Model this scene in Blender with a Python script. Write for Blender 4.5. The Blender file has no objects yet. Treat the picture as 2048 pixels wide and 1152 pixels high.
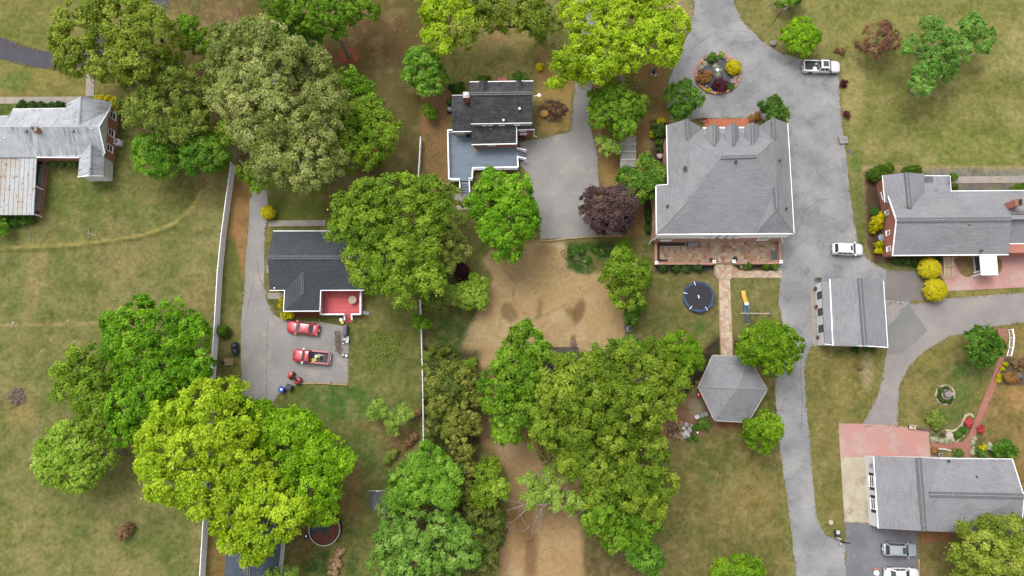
import bpy, math, random
import numpy as np
from mathutils import Vector, Matrix
R = math.radians
scene = bpy.context.scene
COL = scene.collection
rnd = random.Random(7)
# ------------------------------------------------------------------ camera, sky, sun, exposure
FPX, TILT, HCAM = 1423.0, R(9.3), 105.0
cam = bpy.data.cameras.new('drone_camera')
cam.sensor_width = 36.0
cam.lens = FPX / 2048 * 36.0
cam.clip_end = 4000
camo = bpy.data.objects.new('drone_camera', cam)
camo.location = (0, 0, HCAM)
camo.rotation_euler = (TILT, 0, 0)
COL.objects.link(camo)
scene.camera = camo

SUN_EL, SUN_AZ = R(62), R(-35)          # azimuth measured from +Y towards +X
world = bpy.data.worlds.new('World')
scene.world = world
world.use_nodes = True
wn = world.node_tree
wn.nodes.clear()
w_out = wn.nodes.new('ShaderNodeOutputWorld')
w_bg = wn.nodes.new('ShaderNodeBackground')
w_sky = wn.nodes.new('ShaderNodeTexSky')
w_sky.sky_type = 'NISHITA'
w_sky.sun_disc = False
w_sky.sun_elevation = SUN_EL
w_sky.sun_rotation = SUN_AZ
w_sky.dust_density = 4.0
w_hs = wn.nodes.new('ShaderNodeHueSaturation')
w_hs.inputs['Saturation'].default_value = 0.10      # overcast: the cloud layer greys the blue
wn.links.new(w_sky.outputs[0], w_hs.inputs['Color'])
wn.links.new(w_hs.outputs[0], w_bg.inputs['Color'])
wn.links.new(w_bg.outputs[0], w_out.inputs['Surface'])
w_bg.inputs['Strength'].default_value = 0.15
sun = bpy.data.lights.new('sun', 'SUN')
sun.energy = 0.8
sun.angle = R(30)
sun.color = (1.0, 0.96, 0.90)
suno = bpy.data.objects.new('sun', sun)
d = Vector((math.sin(SUN_AZ) * math.cos(SUN_EL), math.cos(SUN_AZ) * math.cos(SUN_EL), math.sin(SUN_EL)))
suno.rotation_euler = d.to_track_quat('Z', 'Y').to_euler()
suno.location = d * 300
COL.objects.link(suno)
vs = scene.view_settings
vs.view_transform = 'Standard'
vs.look = 'None'
vs.gamma = 1.0
vs.use_curve_mapping = False
vs.exposure = 1.02
KLIT = 1.75                              # brightness of a white level surface under this light

# ------------------------------------------------------------------ pixel <-> world (survey of the photograph)
ct, st = math.cos(TILT), math.sin(TILT)
def P(px, py, z=0.0):
    u = (px - 1024) / FPX
    v = (576 - py) / FPX
    t = (HCAM - z) / (ct - v * st)
    return Vector((u * t, (st + v * ct) * t, z))
def mpp(px, py, z=0.0):                   # metres per photo pixel at that place
    p = P(px, py, z)
    return (p.y * st + (HCAM - z) * ct) / FPX
def C(r, g, b, k=None):
    k = KLIT if k is None else k
    def f(c):
        c /= 255.0
        c = c / 12.92 if c <= 0.04045 else ((c + 0.055) / 1.055) ** 2.4
        return min(c / k, 0.9)
    return (f(r), f(g), f(b))

# ------------------------------------------------------------------ object helpers
def tag(o, label=None, cat=None, group=None, kind=None):
    if label: o['label'] = label
    if cat: o['category'] = cat
    if group: o['group'] = group
    if kind: o['kind'] = kind
    return o
def thing(name, label, cat, loc, group=None, rz=0.0):
    o = bpy.data.objects.new(name, None)
    o.empty_display_size = 0.3
    COL.objects.link(o)
    o.location = loc
    o.rotation_euler = (0, 0, rz)
    return tag(o, label, cat, group)
def dup(root, loc, rz=None, label=None, group=None):
    r = root.copy(); COL.objects.link(r); r.location = loc
    if rz is not None: r.rotation_euler = (0, 0, rz)
    if label: r['label'] = label
    if group: r['group'] = group
    for ch in list(root.children):
        c = ch.copy(); COL.objects.link(c); c.parent = r
        for g in list(ch.children):
            e = g.copy(); COL.objects.link(e); e.parent = c
    return r
def root_of(o):
    off = Vector((0, 0, 0))
    while o is not None:
        off += Vector(o.location); o = o.parent
    return off

class MB:
    """collects faces in world (or local) coordinates and links them as ONE object"""
    def __init__(s): s.v = []; s.f = []
    def face(s, pts):
        n = len(s.v); s.v += [tuple(p) for p in pts]; s.f.append(list(range(n, n + len(pts)))); return s
    def hexa(s, b, t):                      # bottom loop, top loop (counter-clockwise from above)
        n = len(s.v); k = len(b)
        s.v += [tuple(p) for p in b] + [tuple(p) for p in t]
        s.f.append([n + i for i in reversed(range(k))]); s.f.append([n + k + i for i in range(k)])
        for i in range(k):
            j = (i + 1) % k
            s.f.append([n + i, n + j, n + k + j, n + k + i])
        return s
    def prism(s, poly, z0, z1):
        a = sum(poly[i][0] * poly[(i + 1) % len(poly)][1] - poly[(i + 1) % len(poly)][0] * poly[i][1] for i in range(len(poly)))
        if a < 0: poly = poly[::-1]
        return s.hexa([(p[0], p[1], z0) for p in poly], [(p[0], p[1], z1) for p in poly])
    def box(s, c, size, rz=0.0, taper=1.0):
        hx, hy, hz = size[0] / 2, size[1] / 2, size[2] / 2
        co, si = math.cos(rz), math.sin(rz)
        def q(x, y, z): return (c[0] + x * co - y * si, c[1] + x * si + y * co, c[2] + z)
        b = [q(-hx, -hy, -hz), q(hx, -hy, -hz), q(hx, hy, -hz), q(-hx, hy, -hz)]
        hx *= taper; hy *= taper
        t = [q(-hx, -hy, hz), q(hx, -hy, hz), q(hx, hy, hz), q(-hx, hy, hz)]
        return s.hexa(b, t)
    def bar(s, p, q, w, h):
        p = Vector(p); q = Vector(q); d = (q - p).normalized()
        side = Vector((-d.y, d.x, 0))
        if side.length < 1e-4: side = Vector((1, 0, 0))
        side = side.normalized(); up = d.cross(side) * -1
        if up.z < 0: up = -up
        if abs(d.z) > .99: up = Vector((0, 1, 0)); side = Vector((1, 0, 0))
        a, b = side * w / 2, up * h / 2
        n = len(s.v)
        for c in (p, q): s.v += [tuple(c - a - b), tuple(c + a - b), tuple(c + a + b), tuple(c - a + b)]
        s.f += [[n, n + 1, n + 2, n + 3], [n + 7, n + 6, n + 5, n + 4]]
        for i in range(4):
            j = (i + 1) % 4
            s.f.append([n + j, n + i, n + 4 + i, n + 4 + j])
        return s
    def tube(s, pts, radii, k=7):
        pts = [Vector(p) for p in pts]
        if not isinstance(radii, (list, tuple)): radii = [radii] * len(pts)
        n0 = len(s.v)
        for i, p in enumerate(pts):
            d = (pts[min(i + 1, len(pts) - 1)] - pts[max(i - 1, 0)]).normalized()
            a = d.cross(Vector((0.31, 0.2, 1) if abs(d.z) < .9 else Vector((1, 0.1, 0)))).normalized(); b = d.cross(a)
            for m in range(k):
                t = 2 * math.pi * m / k
                s.v.append(tuple(p + (a * math.cos(t) + b * math.sin(t)) * radii[i]))
        for i in range(len(pts) - 1):
            for m in range(k):
                m2 = (m + 1) % k
                s.f.append([n0 + i * k + m, n0 + i * k + m2, n0 + (i + 1) * k + m2, n0 + (i + 1) * k + m])
        s.f.append([n0 + m for m in reversed(range(k))])
        s.f.append([n0 + (len(pts) - 1) * k + m for m in range(k)])
        return s
    def lathe(s, c, prof, k=16, sx=1.0, sy=1.0):     # prof: (radius, z) from bottom to top
        n0 = len(s.v)
        for r, z in prof:
            for m in range(k):
                t = 2 * math.pi * m / k
                s.v.append((c[0] + r * sx * math.cos(t), c[1] + r * sy * math.sin(t), c[2] + z))
        for i in range(len(prof) - 1):
            for m in range(k):
                m2 = (m + 1) % k
                s.f.append([n0 + i * k + m, n0 + i * k + m2, n0 + (i + 1) * k + m2, n0 + (i + 1) * k + m])
        s.f.append([n0 + m for m in reversed(range(k))])
        s.f.append([n0 + (len(prof) - 1) * k + m for m in range(k)])
        return s
    def rock(s, c, r, seed=0, sq=.6):
        q = random.Random(seed); n0 = len(s.v)
        rings = [(-.6, .75), (.1, 1.0), (.65, .7)]
        for z, rr in rings:
            for m in range(7):
                t = 2 * math.pi * m / 7
                k = r * rr * q.uniform(.8, 1.15)
                s.v.append((c[0] + k * math.cos(t), c[1] + k * math.sin(t), c[2] + z * r * sq * q.uniform(.85, 1.1)))
        for i in range(2):
            for m in range(7):
                m2 = (m + 1) % 7
                s.f.append([n0 + i * 7 + m, n0 + i * 7 + m2, n0 + i * 7 + 7 + m2, n0 + i * 7 + 7 + m])
        s.f.append([n0 + 14 + m for m in range(7)]); s.f.append([n0 + m for m in reversed(range(7))])
        return s
    def build(s, name, mat, parent=None, smooth=False, uv=True, local=False):
        off = Vector((0, 0, 0)) if (parent is None or local) else root_of(parent)
        vv = [(p[0] - off.x, p[1] - off.y, p[2] - off.z) for p in s.v]
        me = bpy.data.meshes.new(name)
        me.from_pydata(vv, [], s.f)
        if uv:                               # metric UV: u along the eave / wall, v up the slope
            l = me.uv_layers.new(name='UVMap')
            data = np.zeros(len(me.loops) * 2, dtype=np.float32)
            vs_ = me.vertices
            for pl in me.polygons:
                n = pl.normal
                e = Vector((-n.y, n.x, 0))
                if e.length < 0.08: e = Vector((1, 0, 0))
                e.normalize(); w = n.cross(e)
                for li in pl.loop_indices:
                    p = vs_[me.loops[li].vertex_index].co + off
                    data[2 * li] = p.dot(e); data[2 * li + 1] = p.dot(w)
            l.data.foreach_set('uv', data)
        if mat is not None: me.materials.append(mat)
        if smooth: me.polygons.foreach_set('use_smooth', [True] * len(me.polygons))
        o = bpy.data.objects.new(name, me)
        COL.objects.link(o)
        if parent is not None: o.parent = parent
        return o
def inst(o, loc, rz=0.0, parent=None, mat=None):
    c = o.copy(); COL.objects.link(c); c.location = loc; c.rotation_euler = (0, 0, rz)
    if parent is not None: c.parent = parent
    return c

# ------------------------------------------------------------------ materials
def newmat(name):
    m = bpy.data.materials.new(name); m.use_nodes = True
    nt = m.node_tree; nt.nodes.clear()
    o = nt.nodes.new('ShaderNodeOutputMaterial'); b = nt.nodes.new('ShaderNodeBsdfPrincipled')
    nt.links.new(b.outputs[0], o.inputs[0])
    return m, nt, b
def N(nt, t, **kw):
    n = nt.nodes.new(t)
    for k, v in kw.items(): setattr(n, k, v)
    return n
def noise(nt, scale, detail=3, rough=.6, vec=None, stretch=None):
    n = N(nt, 'ShaderNodeTexNoise'); n.inputs['Scale'].default_value = scale
    n.inputs['Detail'].default_value = detail; n.inputs['Roughness'].default_value = rough
    if vec is None:
        vec = N(nt, 'ShaderNodeNewGeometry').outputs['Position']
    if stretch:
        mp = N(nt, 'ShaderNodeMapping'); mp.inputs['Scale'].default_value = stretch[:3]
        if len(stretch) > 3: mp.inputs['Rotation'].default_value = (0, 0, stretch[3])
        nt.links.new(vec, mp.inputs[0]); vec = mp.outputs[0]
    nt.links.new(vec, n.inputs['Vector'])
    return n.outputs['Fac']
def rng(nt, fac, a, b, lo=.3, hi=.7):
    m = N(nt, 'ShaderNodeMapRange'); nt.links.new(fac, m.inputs[0])
    for i, v in enumerate((lo, hi, a, b)): m.inputs[i + 1].default_value = v
    return m.outputs[0]
def mul(nt, col, fac):
    m = N(nt, 'ShaderNodeVectorMath', operation='SCALE')
    if isinstance(col, tuple): m.inputs[0].default_value = col[:3]
    else: nt.links.new(col, m.inputs[0])
    nt.links.new(fac, m.inputs['Scale'])
    return m.outputs[0]
def mix(nt, fac, a, b):
    m = N(nt, 'ShaderNodeMix', data_type='RGBA')
    if isinstance(fac, float): m.inputs[0].default_value = fac
    else: nt.links.new(fac, m.inputs[0])
    for k, v in ((6, a), (7, b)):
        if isinstance(v, tuple): m.inputs[k].default_value = (*v[:3], 1)
        else: nt.links.new(v, m.inputs[k])
    return m.outputs[2]
def bump(nt, b, h, strength=.4, dist=.02):
    n = N(nt, 'ShaderNodeBump'); n.inputs['Strength'].default_value = strength; n.inputs['Distance'].default_value = dist
    nt.links.new(h, n.inputs['Height']); nt.links.new(n.outputs[0], b.inputs['Normal'])
_mats = {}
def mat(name, rgb, rough=.8, var=.12, scale=2.0, metal=0.0, spec=.3, bmp=0.0, k=None):
    if name in _mats: return _mats[name]
    m, nt, b = newmat(name)
    f = noise(nt, scale, 4)
    nt.links.new(mul(nt, C(*rgb, k), rng(nt, f, 1 - var, 1 + var)), b.inputs['Base Color'])
    b.inputs['Roughness'].default_value = rough; b.inputs['Metallic'].default_value = metal
    b.inputs['Specular IOR Level'].default_value = spec
    if bmp: bump(nt, b, noise(nt, scale * 6, 3), bmp, .03)
    _mats[name] = m
    return m
def m_two(name, a, c, scale=1.0, fine=8.0, rough=.9, lo=.35, hi=.65, var=.15, stretch=None, extra=None, bmp=.3):
    if name in _mats: return _mats[name]
    m, nt, b = newmat(name)
    col = mix(nt, rng(nt, noise(nt, scale, 4, .6, stretch=stretch), 0, 1, lo, hi), C(*a), C(*c))
    if extra:                                # (rgb, scale, lo, hi)
        col = mix(nt, rng(nt, noise(nt, extra[1], 5, .65), 0, 1, extra[2], extra[3]), col, C(*extra[0]))
    col = mul(nt, col, rng(nt, noise(nt, fine, 3, .7), 1 - var, 1 + var))
    nt.links.new(col, b.inputs['Base Color']); b.inputs['Roughness'].default_value = rough
    b.inputs['Specular IOR Level'].default_value = .2
    if bmp: bump(nt, b, noise(nt, fine * 2, 3), bmp, .03)
    _mats[name] = m
    return m
def m_brick(name, a, c, mortar, bw=.22, bh=.075, ms=.012, var=.15, big=.25, rough=.9, streak=None, bmp=.4, soft=.1, tint=None):
    """courses on metric UV: bricks, shingles, siding, pavers"""
    if name in _mats: return _mats[name]
    m, nt, b = newmat(name)
    uv = N(nt, 'ShaderNodeUVMap').outputs[0]
    t = N(nt, 'ShaderNodeTexBrick'); nt.links.new(uv, t.inputs['Vector'])
    t.inputs['Color1'].default_value = (*C(*a), 1); t.inputs['Color2'].default_value = (*C(*c), 1); t.inputs['Mortar'].default_value = (*C(*mortar), 1)
    t.inputs['Scale'].default_value = 1.0; t.inputs['Mortar Size'].default_value = ms; t.inputs['Mortar Smooth'].default_value = soft
    t.inputs['Brick Width'].default_value = bw; t.inputs['Row Height'].default_value = bh; t.inputs['Bias'].default_value = 0
    col = mul(nt, t.outputs['Color'], rng(nt, noise(nt, 6.0, 3), 1 - var, 1 + var))
    col = mul(nt, col, rng(nt, noise(nt, big, 3), .9, 1.1))
    if tint: col = mix(nt, rng(nt, noise(nt, tint[1], 4), 0, tint[2], .45, .75), col, C(*tint[0]))
    if streak:                               # weather streaks running down the slope
        s = noise(nt, 1.0, 5, .7, vec=uv, stretch=(streak[1], streak[2], 1))
        big_ = noise(nt, .35, 2)
        k = N(nt, 'ShaderNodeMath', operation='MULTIPLY'); nt.links.new(rng(nt, s, 0, 1, .45, .7), k.inputs[0]); nt.links.new(rng(nt, big_, 0, 1, .36, .54), k.inputs[1])
        col = mix(nt, k.outputs[0], col, C(*streak[0]))
    nt.links.new(col, b.inputs['Base Color']); b.inputs['Roughness'].default_value = rough
    b.inputs['Specular IOR Level'].default_value = .2
    if bmp:
        inv = rng(nt, t.outputs['Fac'], 1, 0, 0, 1); bump(nt, b, inv, bmp, .015)
    _mats[name] = m
    return m
def m_gloss(name, rgb, rough=.25, metal=0.0, coat=.6, spec=.5):
    if name in _mats: return _mats[name]
    m, nt, b = newmat(name)
    nt.links.new(mul(nt, C(*rgb), rng(nt, noise(nt, 3.0, 3), .96, 1.04)), b.inputs['Base Color'])
    b.inputs['Roughness'].default_value = rough; b.inputs['Metallic'].default_value = metal
    b.inputs['Coat Weight'].default_value = coat; b.inputs['Coat Roughness'].default_value = .08
    b.inputs['Specular IOR Level'].default_value = spec
    _mats[name] = m
    return m
def m_leaf(name, lo, midc, hi, trans=.42, k=1.0):
    if name in _mats: return _mats[name]
    m = bpy.data.materials.new(name); m.use_nodes = True; nt = m.node_tree; nt.nodes.clear()
    o = N(nt, 'ShaderNodeOutputMaterial')
    at = N(nt, 'ShaderNodeAttribute', attribute_name='tint')
    rp = N(nt, 'ShaderNodeValToRGB'); nt.links.new(at.outputs['Fac'], rp.inputs[0])
    e = rp.color_ramp.elements
    e[0].position = 0; e[0].color = (*C(*lo, KLEAF), 1); e[1].position = 1; e[1].color = (*C(*hi, KLEAF), 1)
    q = e.new(.5); q.color = (*C(*midc, KLEAF), 1)
    d_ = N(nt, 'ShaderNodeBsdfDiffuse'); nt.links.new(rp.outputs[0], d_.inputs[0])
    t_ = N(nt, 'ShaderNodeBsdfTranslucent'); nt.links.new(rp.outputs[0], t_.inputs[0])
    g = N(nt, 'ShaderNodeBsdfGlossy'); g.inputs['Roughness'].default_value = .45; g.inputs[0].default_value = (.8, .85, .9, 1)
    mx = N(nt, 'ShaderNodeMixShader'); mx.inputs[0].default_value = trans
    nt.links.new(d_.outputs[0], mx.inputs[1]); nt.links.new(t_.outputs[0], mx.inputs[2])
    m2 = N(nt, 'ShaderNodeMixShader'); m2.inputs[0].default_value = .008
    nt.links.new(mx.outputs[0], m2.inputs[1]); nt.links.new(g.outputs[0], m2.inputs[2])
    nt.links.new(m2.outputs[0], o.inputs[0])
    _mats[name] = m
    return m
KLEAF = 1.0

WHITE = mat('white_paint', (250, 250, 252), .6, .04, k=1.15)
VINYL = mat('weathered_white_vinyl', (245, 245, 250), .55, .06, k=1.2)
GLASS = m_gloss('window_glass', (70, 76, 88), .12, 0, .3)
CARGLASS = m_gloss('car_glass', (62, 68, 80), .1, 0, .4)
BLACK = mat('black_rubber', (42, 42, 45), .8, .15)
DARKMETAL = mat('dark_metal', (70, 70, 76), .5, .15, 3, .3)
CHROME = m_gloss('chrome', (200, 200, 205), .25, .8, 0)
BARK = m_two('grey_bark', (120, 112, 100), (160, 152, 140), 3, 14)
PALEBARK = m_two('pale_bark', (165, 158, 145), (195, 190, 178), 3, 14)
BRICK = m_brick('red_brick', (206, 122, 100), (184, 104, 86), (196, 160, 144))
SH_GREY = m_brick('grey_shingles', (162, 161, 163), (147, 147, 151), (126, 126, 130), .9, .2, .02, .12, .3, tint=((164, 163, 176), .16, .45))
SH_CHAR = m_brick('charcoal_blue_shingles', (92, 96, 102), (80, 85, 91), (66, 70, 76), .5, .19, .02, .14, .35)
SH_BLK = m_brick('black_shingles', (86, 86, 90), (66, 66, 70), (52, 52, 56), .9, .2, .02, .2, .5, tint=((112, 110, 112), 1.1, .6))
SH_PALE = m_brick('pale_weathered_shingles', (204, 208, 213), (196, 200, 206), (178, 181, 186), .9, .22, .015, .05, .3, streak=((118, 116, 120), 3.2, .28))
CONCRETE = m_two('pale_concrete', (176, 170, 160), (158, 152, 144), .8, 9)
PINKWALL = m_brick('pink_brick', (226, 176, 154), (212, 160, 140), (214, 186, 168))
SIDING = m_brick('cream_siding', (236, 226, 202), (232, 222, 198), (200, 190, 168), 4.0, .16, .014, .05)
WSIDING = m_brick('white_siding', (255, 255, 255), (255, 255, 255), (236, 236, 242), 4.0, .16, .012, .03)

# ------------------------------------------------------------------ foliage
FOL = {}
def style(name, lo, m_, hi, rc=.8, leaf=.36, cov=1.25, inner=.32, trans=.45, twig=0, limb=BARK, open_=0.0, flat=.8, jit=.11, dens=1.0, bumps=.85):
    FOL[name] = dict(mat=m_leaf('leaf_' + name, lo, m_, hi, trans), rc=rc, leaf=leaf, cov=cov, inner=inner, twig=twig, limb=limb, open=open_, flat=flat, jit=jit, dens=dens, bumps=bumps)
def leaf_mesh(name, pos, nrm, tint, size, rs):
    n = len(pos)
    nrm = nrm / np.linalg.norm(nrm, axis=1, keepdims=True)
    a = np.cross(nrm, rs.normal(size=(n, 3))); a /= np.linalg.norm(a, axis=1, keepdims=True) + 1e-9
    b = np.cross(nrm, a)
    l = size * rs.uniform(.7, 1.3, (n, 1)); w = l * rs.uniform(.55, .85, (n, 1))
    v = np.empty((n, 4, 3), dtype=np.float32)
    v[:, 0] = pos - a * l * .5; v[:, 1] = pos + b * w * .5 + nrm * l * .06; v[:, 2] = pos + a * l * .5; v[:, 3] = pos - b * w * .5 + nrm * l * .06
    me = bpy.data.meshes.new(name)
    me.vertices.add(4 * n); me.vertices.foreach_set('co', v.ravel())
    me.loops.add(4 * n); me.loops.foreach_set('vertex_index', np.arange(4 * n, dtype=np.int32))
    me.polygons.add(n); me.polygons.foreach_set('loop_start', np.arange(0, 4 * n, 4, dtype=np.int32))
    try: me.polygons.foreach_set('loop_total', np.full(n, 4, dtype=np.int32))
    except Exception: pass
    at = me.attributes.new('tint', 'FLOAT', 'POINT'); at.data.foreach_set('value', np.repeat(tint, 4).astype(np.float32))
    me.update(calc_edges=True)
    return me
NLEAF = [0]
def crown_mesh(name, lobes, s, seed, lscale=1.0):
    """lobes: (x, y, z, r, rz). Leaf clumps on a lumpy envelope, each clump a spray of small leaf faces"""
    rs = np.random.RandomState(seed)
    rc, leaf = s['rc'] * lscale, s['leaf'] * lscale
    L = np.array(lobes, dtype=float)
    cl, od, lt = [], [], []
    for i, (x, y, z, r, rz) in enumerate(L):
        re = max(r - rc * .3, r * .5); ze = max(rz - rc * .3, rz * .45)
        n = int(4 * re * (re + ze) / 2 / rc ** 2 * .95 * (1 - s['open']) * s['dens']) + 5
        dv = rs.normal(size=(n, 3)); dv /= np.linalg.norm(dv, axis=1, keepdims=True)
        dv[:, 2] = np.where(dv[:, 2] < -.45, -dv[:, 2], dv[:, 2])
        lump = 1 + s['jit'] * (np.sin(dv @ rs.normal(size=3) * 4 + rs.uniform(0, 6)) * .6 + rs.normal(size=n) * .5)
        btint = 0.0; thin = np.zeros(n, bool)
        if s['bumps'] and re > rc * 1.6:       # boughs: swellings parted by deep creases
            k2 = max(5, int(re * re / (rc * rc) * .42)); bc = rs.normal(size=(k2, 3)); bc[:, 2] = np.abs(bc[:, 2]) * .9 - .2 * rs.uniform(size=k2); bc /= np.linalg.norm(bc, axis=1, keepdims=True)
            dots = dv @ bc.T; bi = dots.argmax(1); ang = np.arccos(np.clip(dots.max(1), -1, 1)) / math.sqrt(3.2 / k2)
            blen = rs.uniform(.88, 1.14, k2)
            lump = lump * (1 - (1 - blen[bi]) * s['bumps']) - .22 * s['bumps'] * np.clip(ang, 0, 1.1) ** 2
            btint = rs.uniform(-.26, .26, k2)[bi]; thin = (ang > .8) & (rs.uniform(size=n) < .35 * s['bumps'])
        inn = rs.uniform(size=n) < s['inner']
        lump = np.where(inn, rs.uniform(.35, .85, n), np.minimum(lump, 1.15))
        p = np.array([x, y, z]) + dv * lump[:, None] * np.array([re, re, ze])
        keep = ~thin
        for j, (x2, y2, z2, r2, rz2) in enumerate(L):
            if j != i:
                q = ((p[:, 0] - x2) / r2) ** 2 + ((p[:, 1] - y2) / r2) ** 2 + ((p[:, 2] - z2) / rz2) ** 2
                keep &= ~((q < .55) & (rs.uniform(size=n) < .85))
        cl.append(p[keep]); od.append(dv[keep]); lt.append((np.full(n, rs.uniform(-.1, .1)) + btint)[keep])
    cl = np.concatenate(cl); od = np.concatenate(od); lt = np.concatenate(lt)
    k = max(6, int(s['cov'] * 2 * math.pi * rc ** 2 / (leaf * leaf * .7 * .5)))
    m = len(cl)
    ctint = np.clip(.48 + lt + rs.normal(size=m) * .12, 0, 1)
    crad = rc * rs.uniform(.7, 1.25, m)
    up = od * .6 + np.array([0, 0, .55]) + rs.normal(size=(m, 3)) * .25
    up /= np.linalg.norm(up, axis=1, keepdims=True)
    ci = np.repeat(np.arange(m), k)
    q = rs.normal(size=(m * k, 3)); q /= np.linalg.norm(q, axis=1, keepdims=True)
    dt = np.einsum('ij,ij->i', q, up[ci])
    q = np.where((dt < -.15)[:, None], q - 2 * dt[:, None] * up[ci], q)
    rad = crad[ci] * np.minimum(.35 + np.abs(rs.normal(size=m * k)) * .42, 1.45)
    off = q * rad[:, None]
    dt = np.einsum('ij,ij->i', off, up[ci])
    off -= up[ci] * (dt * (1 - s['flat']))[:, None]
    pos = cl[ci] + off
    pos[:, 2] = np.maximum(pos[:, 2], .06)
    nr = q * .55 + up[ci] * .55 + rs.normal(size=(m * k, 3)) * .38
    tint = np.clip(ctint[ci] + rs.normal(size=m * k) * .13, 0, 1)
    NLEAF[0] += m * k
    return leaf_mesh(name, pos, nr, tint, leaf, rs)
_seed = [100]
def tree(name, label, lobes, h, st_, base=None, cat='tree', group=None, lscale=1.0, zc=.62, trunk_r=None, twigs=None):
    s = FOL[st_]; _seed[0] += 1; sd = _seed[0]; q = random.Random(sd)
    W = []
    for lb in lobes:
        px, py, r = lb[:3]
        z = h * zc + (lb[3] if len(lb) > 3 else q.uniform(-.1, .09) * h)
        p = P(px, py, z); rm = r * mpp(px, py, z)
        rz = max(min(rm * .85, h * (1 - zc) * 1.0), rm * .45)
        W.append((p.x, p.y, z, rm, rz))
    if base is None:
        tw = sum(w[3] ** 2 for w in W)
        b = Vector((sum(w[0] * w[3] ** 2 for w in W) / tw, sum(w[1] * w[3] ** 2 for w in W) / tw, 0))
    else: b = P(*base)
    root = thing(name, label, cat, b, group)
    rr = trunk_r or max(.05, h * .022)
    mb = MB()
    zt = h * zc * .75
    top = Vector((b.x, b.y, zt)) + (Vector((sum(w[0] for w in W) / len(W), sum(w[1] for w in W) / len(W), zt)) - Vector((b.x, b.y, zt))) * .6
    midp = b.lerp(top, .5) + Vector((q.uniform(-.2, .2), q.uniform(-.2, .2), 0))
    mb.tube([b - Vector((0, 0, .2)), b + Vector((0, 0, .3)), midp, top], [rr * 1.7, rr * 1.1, rr * .85, rr * .6], 8)
    for w in W:
        c = Vector((w[0], w[1], w[2]))
        a = midp.lerp(top, q.uniform(.2, 1))
        k = a.lerp(c, .5) + Vector((q.uniform(-.4, .4), q.uniform(-.4, .4), q.uniform(0, .6)))
        mb.tube([a, k, c], [rr * .5, rr * .34, rr * .2], 6)
        for t in range(s['twig'] if twigs is None else twigs):
            an = q.uniform(0, 6.28); el = q.uniform(.3, 1.2)
            dv = Vector((math.cos(an) * math.cos(el) * w[3], math.sin(an) * math.cos(el) * w[3], math.sin(el) * w[4])) * q.uniform(.92, 1.05)
            j = c + dv * .5 + Vector((q.uniform(-.3, .3), q.uniform(-.3, .3), q.uniform(-.1, .3)))
            mb.tube([c, j, c + dv], [rr * .2, rr * .13, .02], 5)
            e2 = c + dv * .9 + Vector((q.uniform(-1, 1), q.uniform(-1, 1), q.uniform(0, .4))) * w[3] * .22
            mb.tube([j, e2], [rr * .1, .015], 4)
    mb.build('trunk', s['limb'], root, smooth=True, uv=False)
    me = crown_mesh('crown', [(w[0] - b.x, w[1] - b.y, w[2], w[3], w[4]) for w in W], s, sd, lscale)
    me.materials.append(s['mat'])
    o = bpy.data.objects.new('crown', me); COL.objects.link(o); o.parent = root
    return root
def shrub(name, label, px, py, r, st_, h=None, cat='shrub', group=None, lscale=1.0, sy=1.0, extra=()):
    """low plant: short stems and a leafy dome resting on the ground; extra: more (px, py, r) lobes"""
    s = FOL[st_]; _seed[0] += 1
    rm = r * mpp(px, py); h = h or rm * 1.5
    zc = h * .5
    W = []
    for (x, y, r_) in [(px, py, r)] + list(extra):
        p = P(x, y, zc); k = r_ * mpp(x, y, zc); W.append((p.x, p.y, zc, k, h * .52 * (k / rm) ** .5))
    b = Vector((W[0][0], W[0][1], 0))
    root = thing(name, label, cat, b, group)
    mb = MB(); q = random.Random(_seed[0])
    for w in W:
        for i in range(3):
            an = q.uniform(0, 6.28)
            mb.tube([(w[0], w[1], -.05), (w[0] + math.cos(an) * w[3] * .4, w[1] + math.sin(an) * w[3] * .4, zc)], [.035, .015], 5)
    mb.build('stem', BARK, root, uv=False)
    me = crown_mesh('foliage', [(w[0] - b.x, w[1] - b.y, w[2], w[3], w[4]) for w in W], s, _seed[0], lscale)
    me.materials.append(s['mat'])
    o = bpy.data.objects.new('foliage', me); COL.objects.link(o); o.parent = root
    return root
# ------------------------------------------------------------------ ground: one sheet to the horizon, soil and grass colours mapped over it
def vnoise(x, y, cell, seed, octs=3):
    rs = np.random.RandomState(seed); tab = rs.uniform(-1, 1, (256, 256)); out = np.zeros_like(x); amp = 1.0; tot = 0
    for o in range(octs):
        fx, fy = x / cell + 17.3 * o, y / cell + 5.1 * o
        ix, iy = np.floor(fx).astype(int), np.floor(fy).astype(int)
        tx, ty = fx - ix, fy - iy
        tx = tx * tx * (3 - 2 * tx); ty = ty * ty * (3 - 2 * ty)
        g = lambda a, b_: tab[(ix + a) & 255, (iy + b_) & 255]
        out += amp * ((g(0, 0) * (1 - tx) + g(1, 0) * tx) * (1 - ty) + (g(0, 1) * (1 - tx) + g(1, 1) * tx) * ty)
        tot += amp; amp *= .5; cell *= .5
    return out / tot
def sstep(a, b_, x):
    t = np.clip((x - a) / (b_ - a), 0, 1); return t * t * (3 - 2 * t)
def polydist(px, py, poly):
    poly = np.array(poly, float); n = len(poly); d = np.full(px.shape, 1e9); ins = np.zeros(px.shape, bool)
    for i in range(n):
        a, b_ = poly[i], poly[(i + 1) % n]; e = b_ - a
        t = np.clip(((px - a[0]) * e[0] + (py - a[1]) * e[1]) / (e @ e + 1e-9), 0, 1)
        d = np.minimum(d, np.hypot(px - a[0] - t * e[0], py - a[1] - t * e[1]))
        c = (a[1] > py) != (b_[1] > py)
        with np.errstate(divide='ignore', invalid='ignore'):
            ins ^= c & (px < (b_[0] - a[0]) * (py - a[1]) / (b_[1] - a[1] + 1e-12) + a[0])
    return np.where(ins, d, -d)
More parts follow.
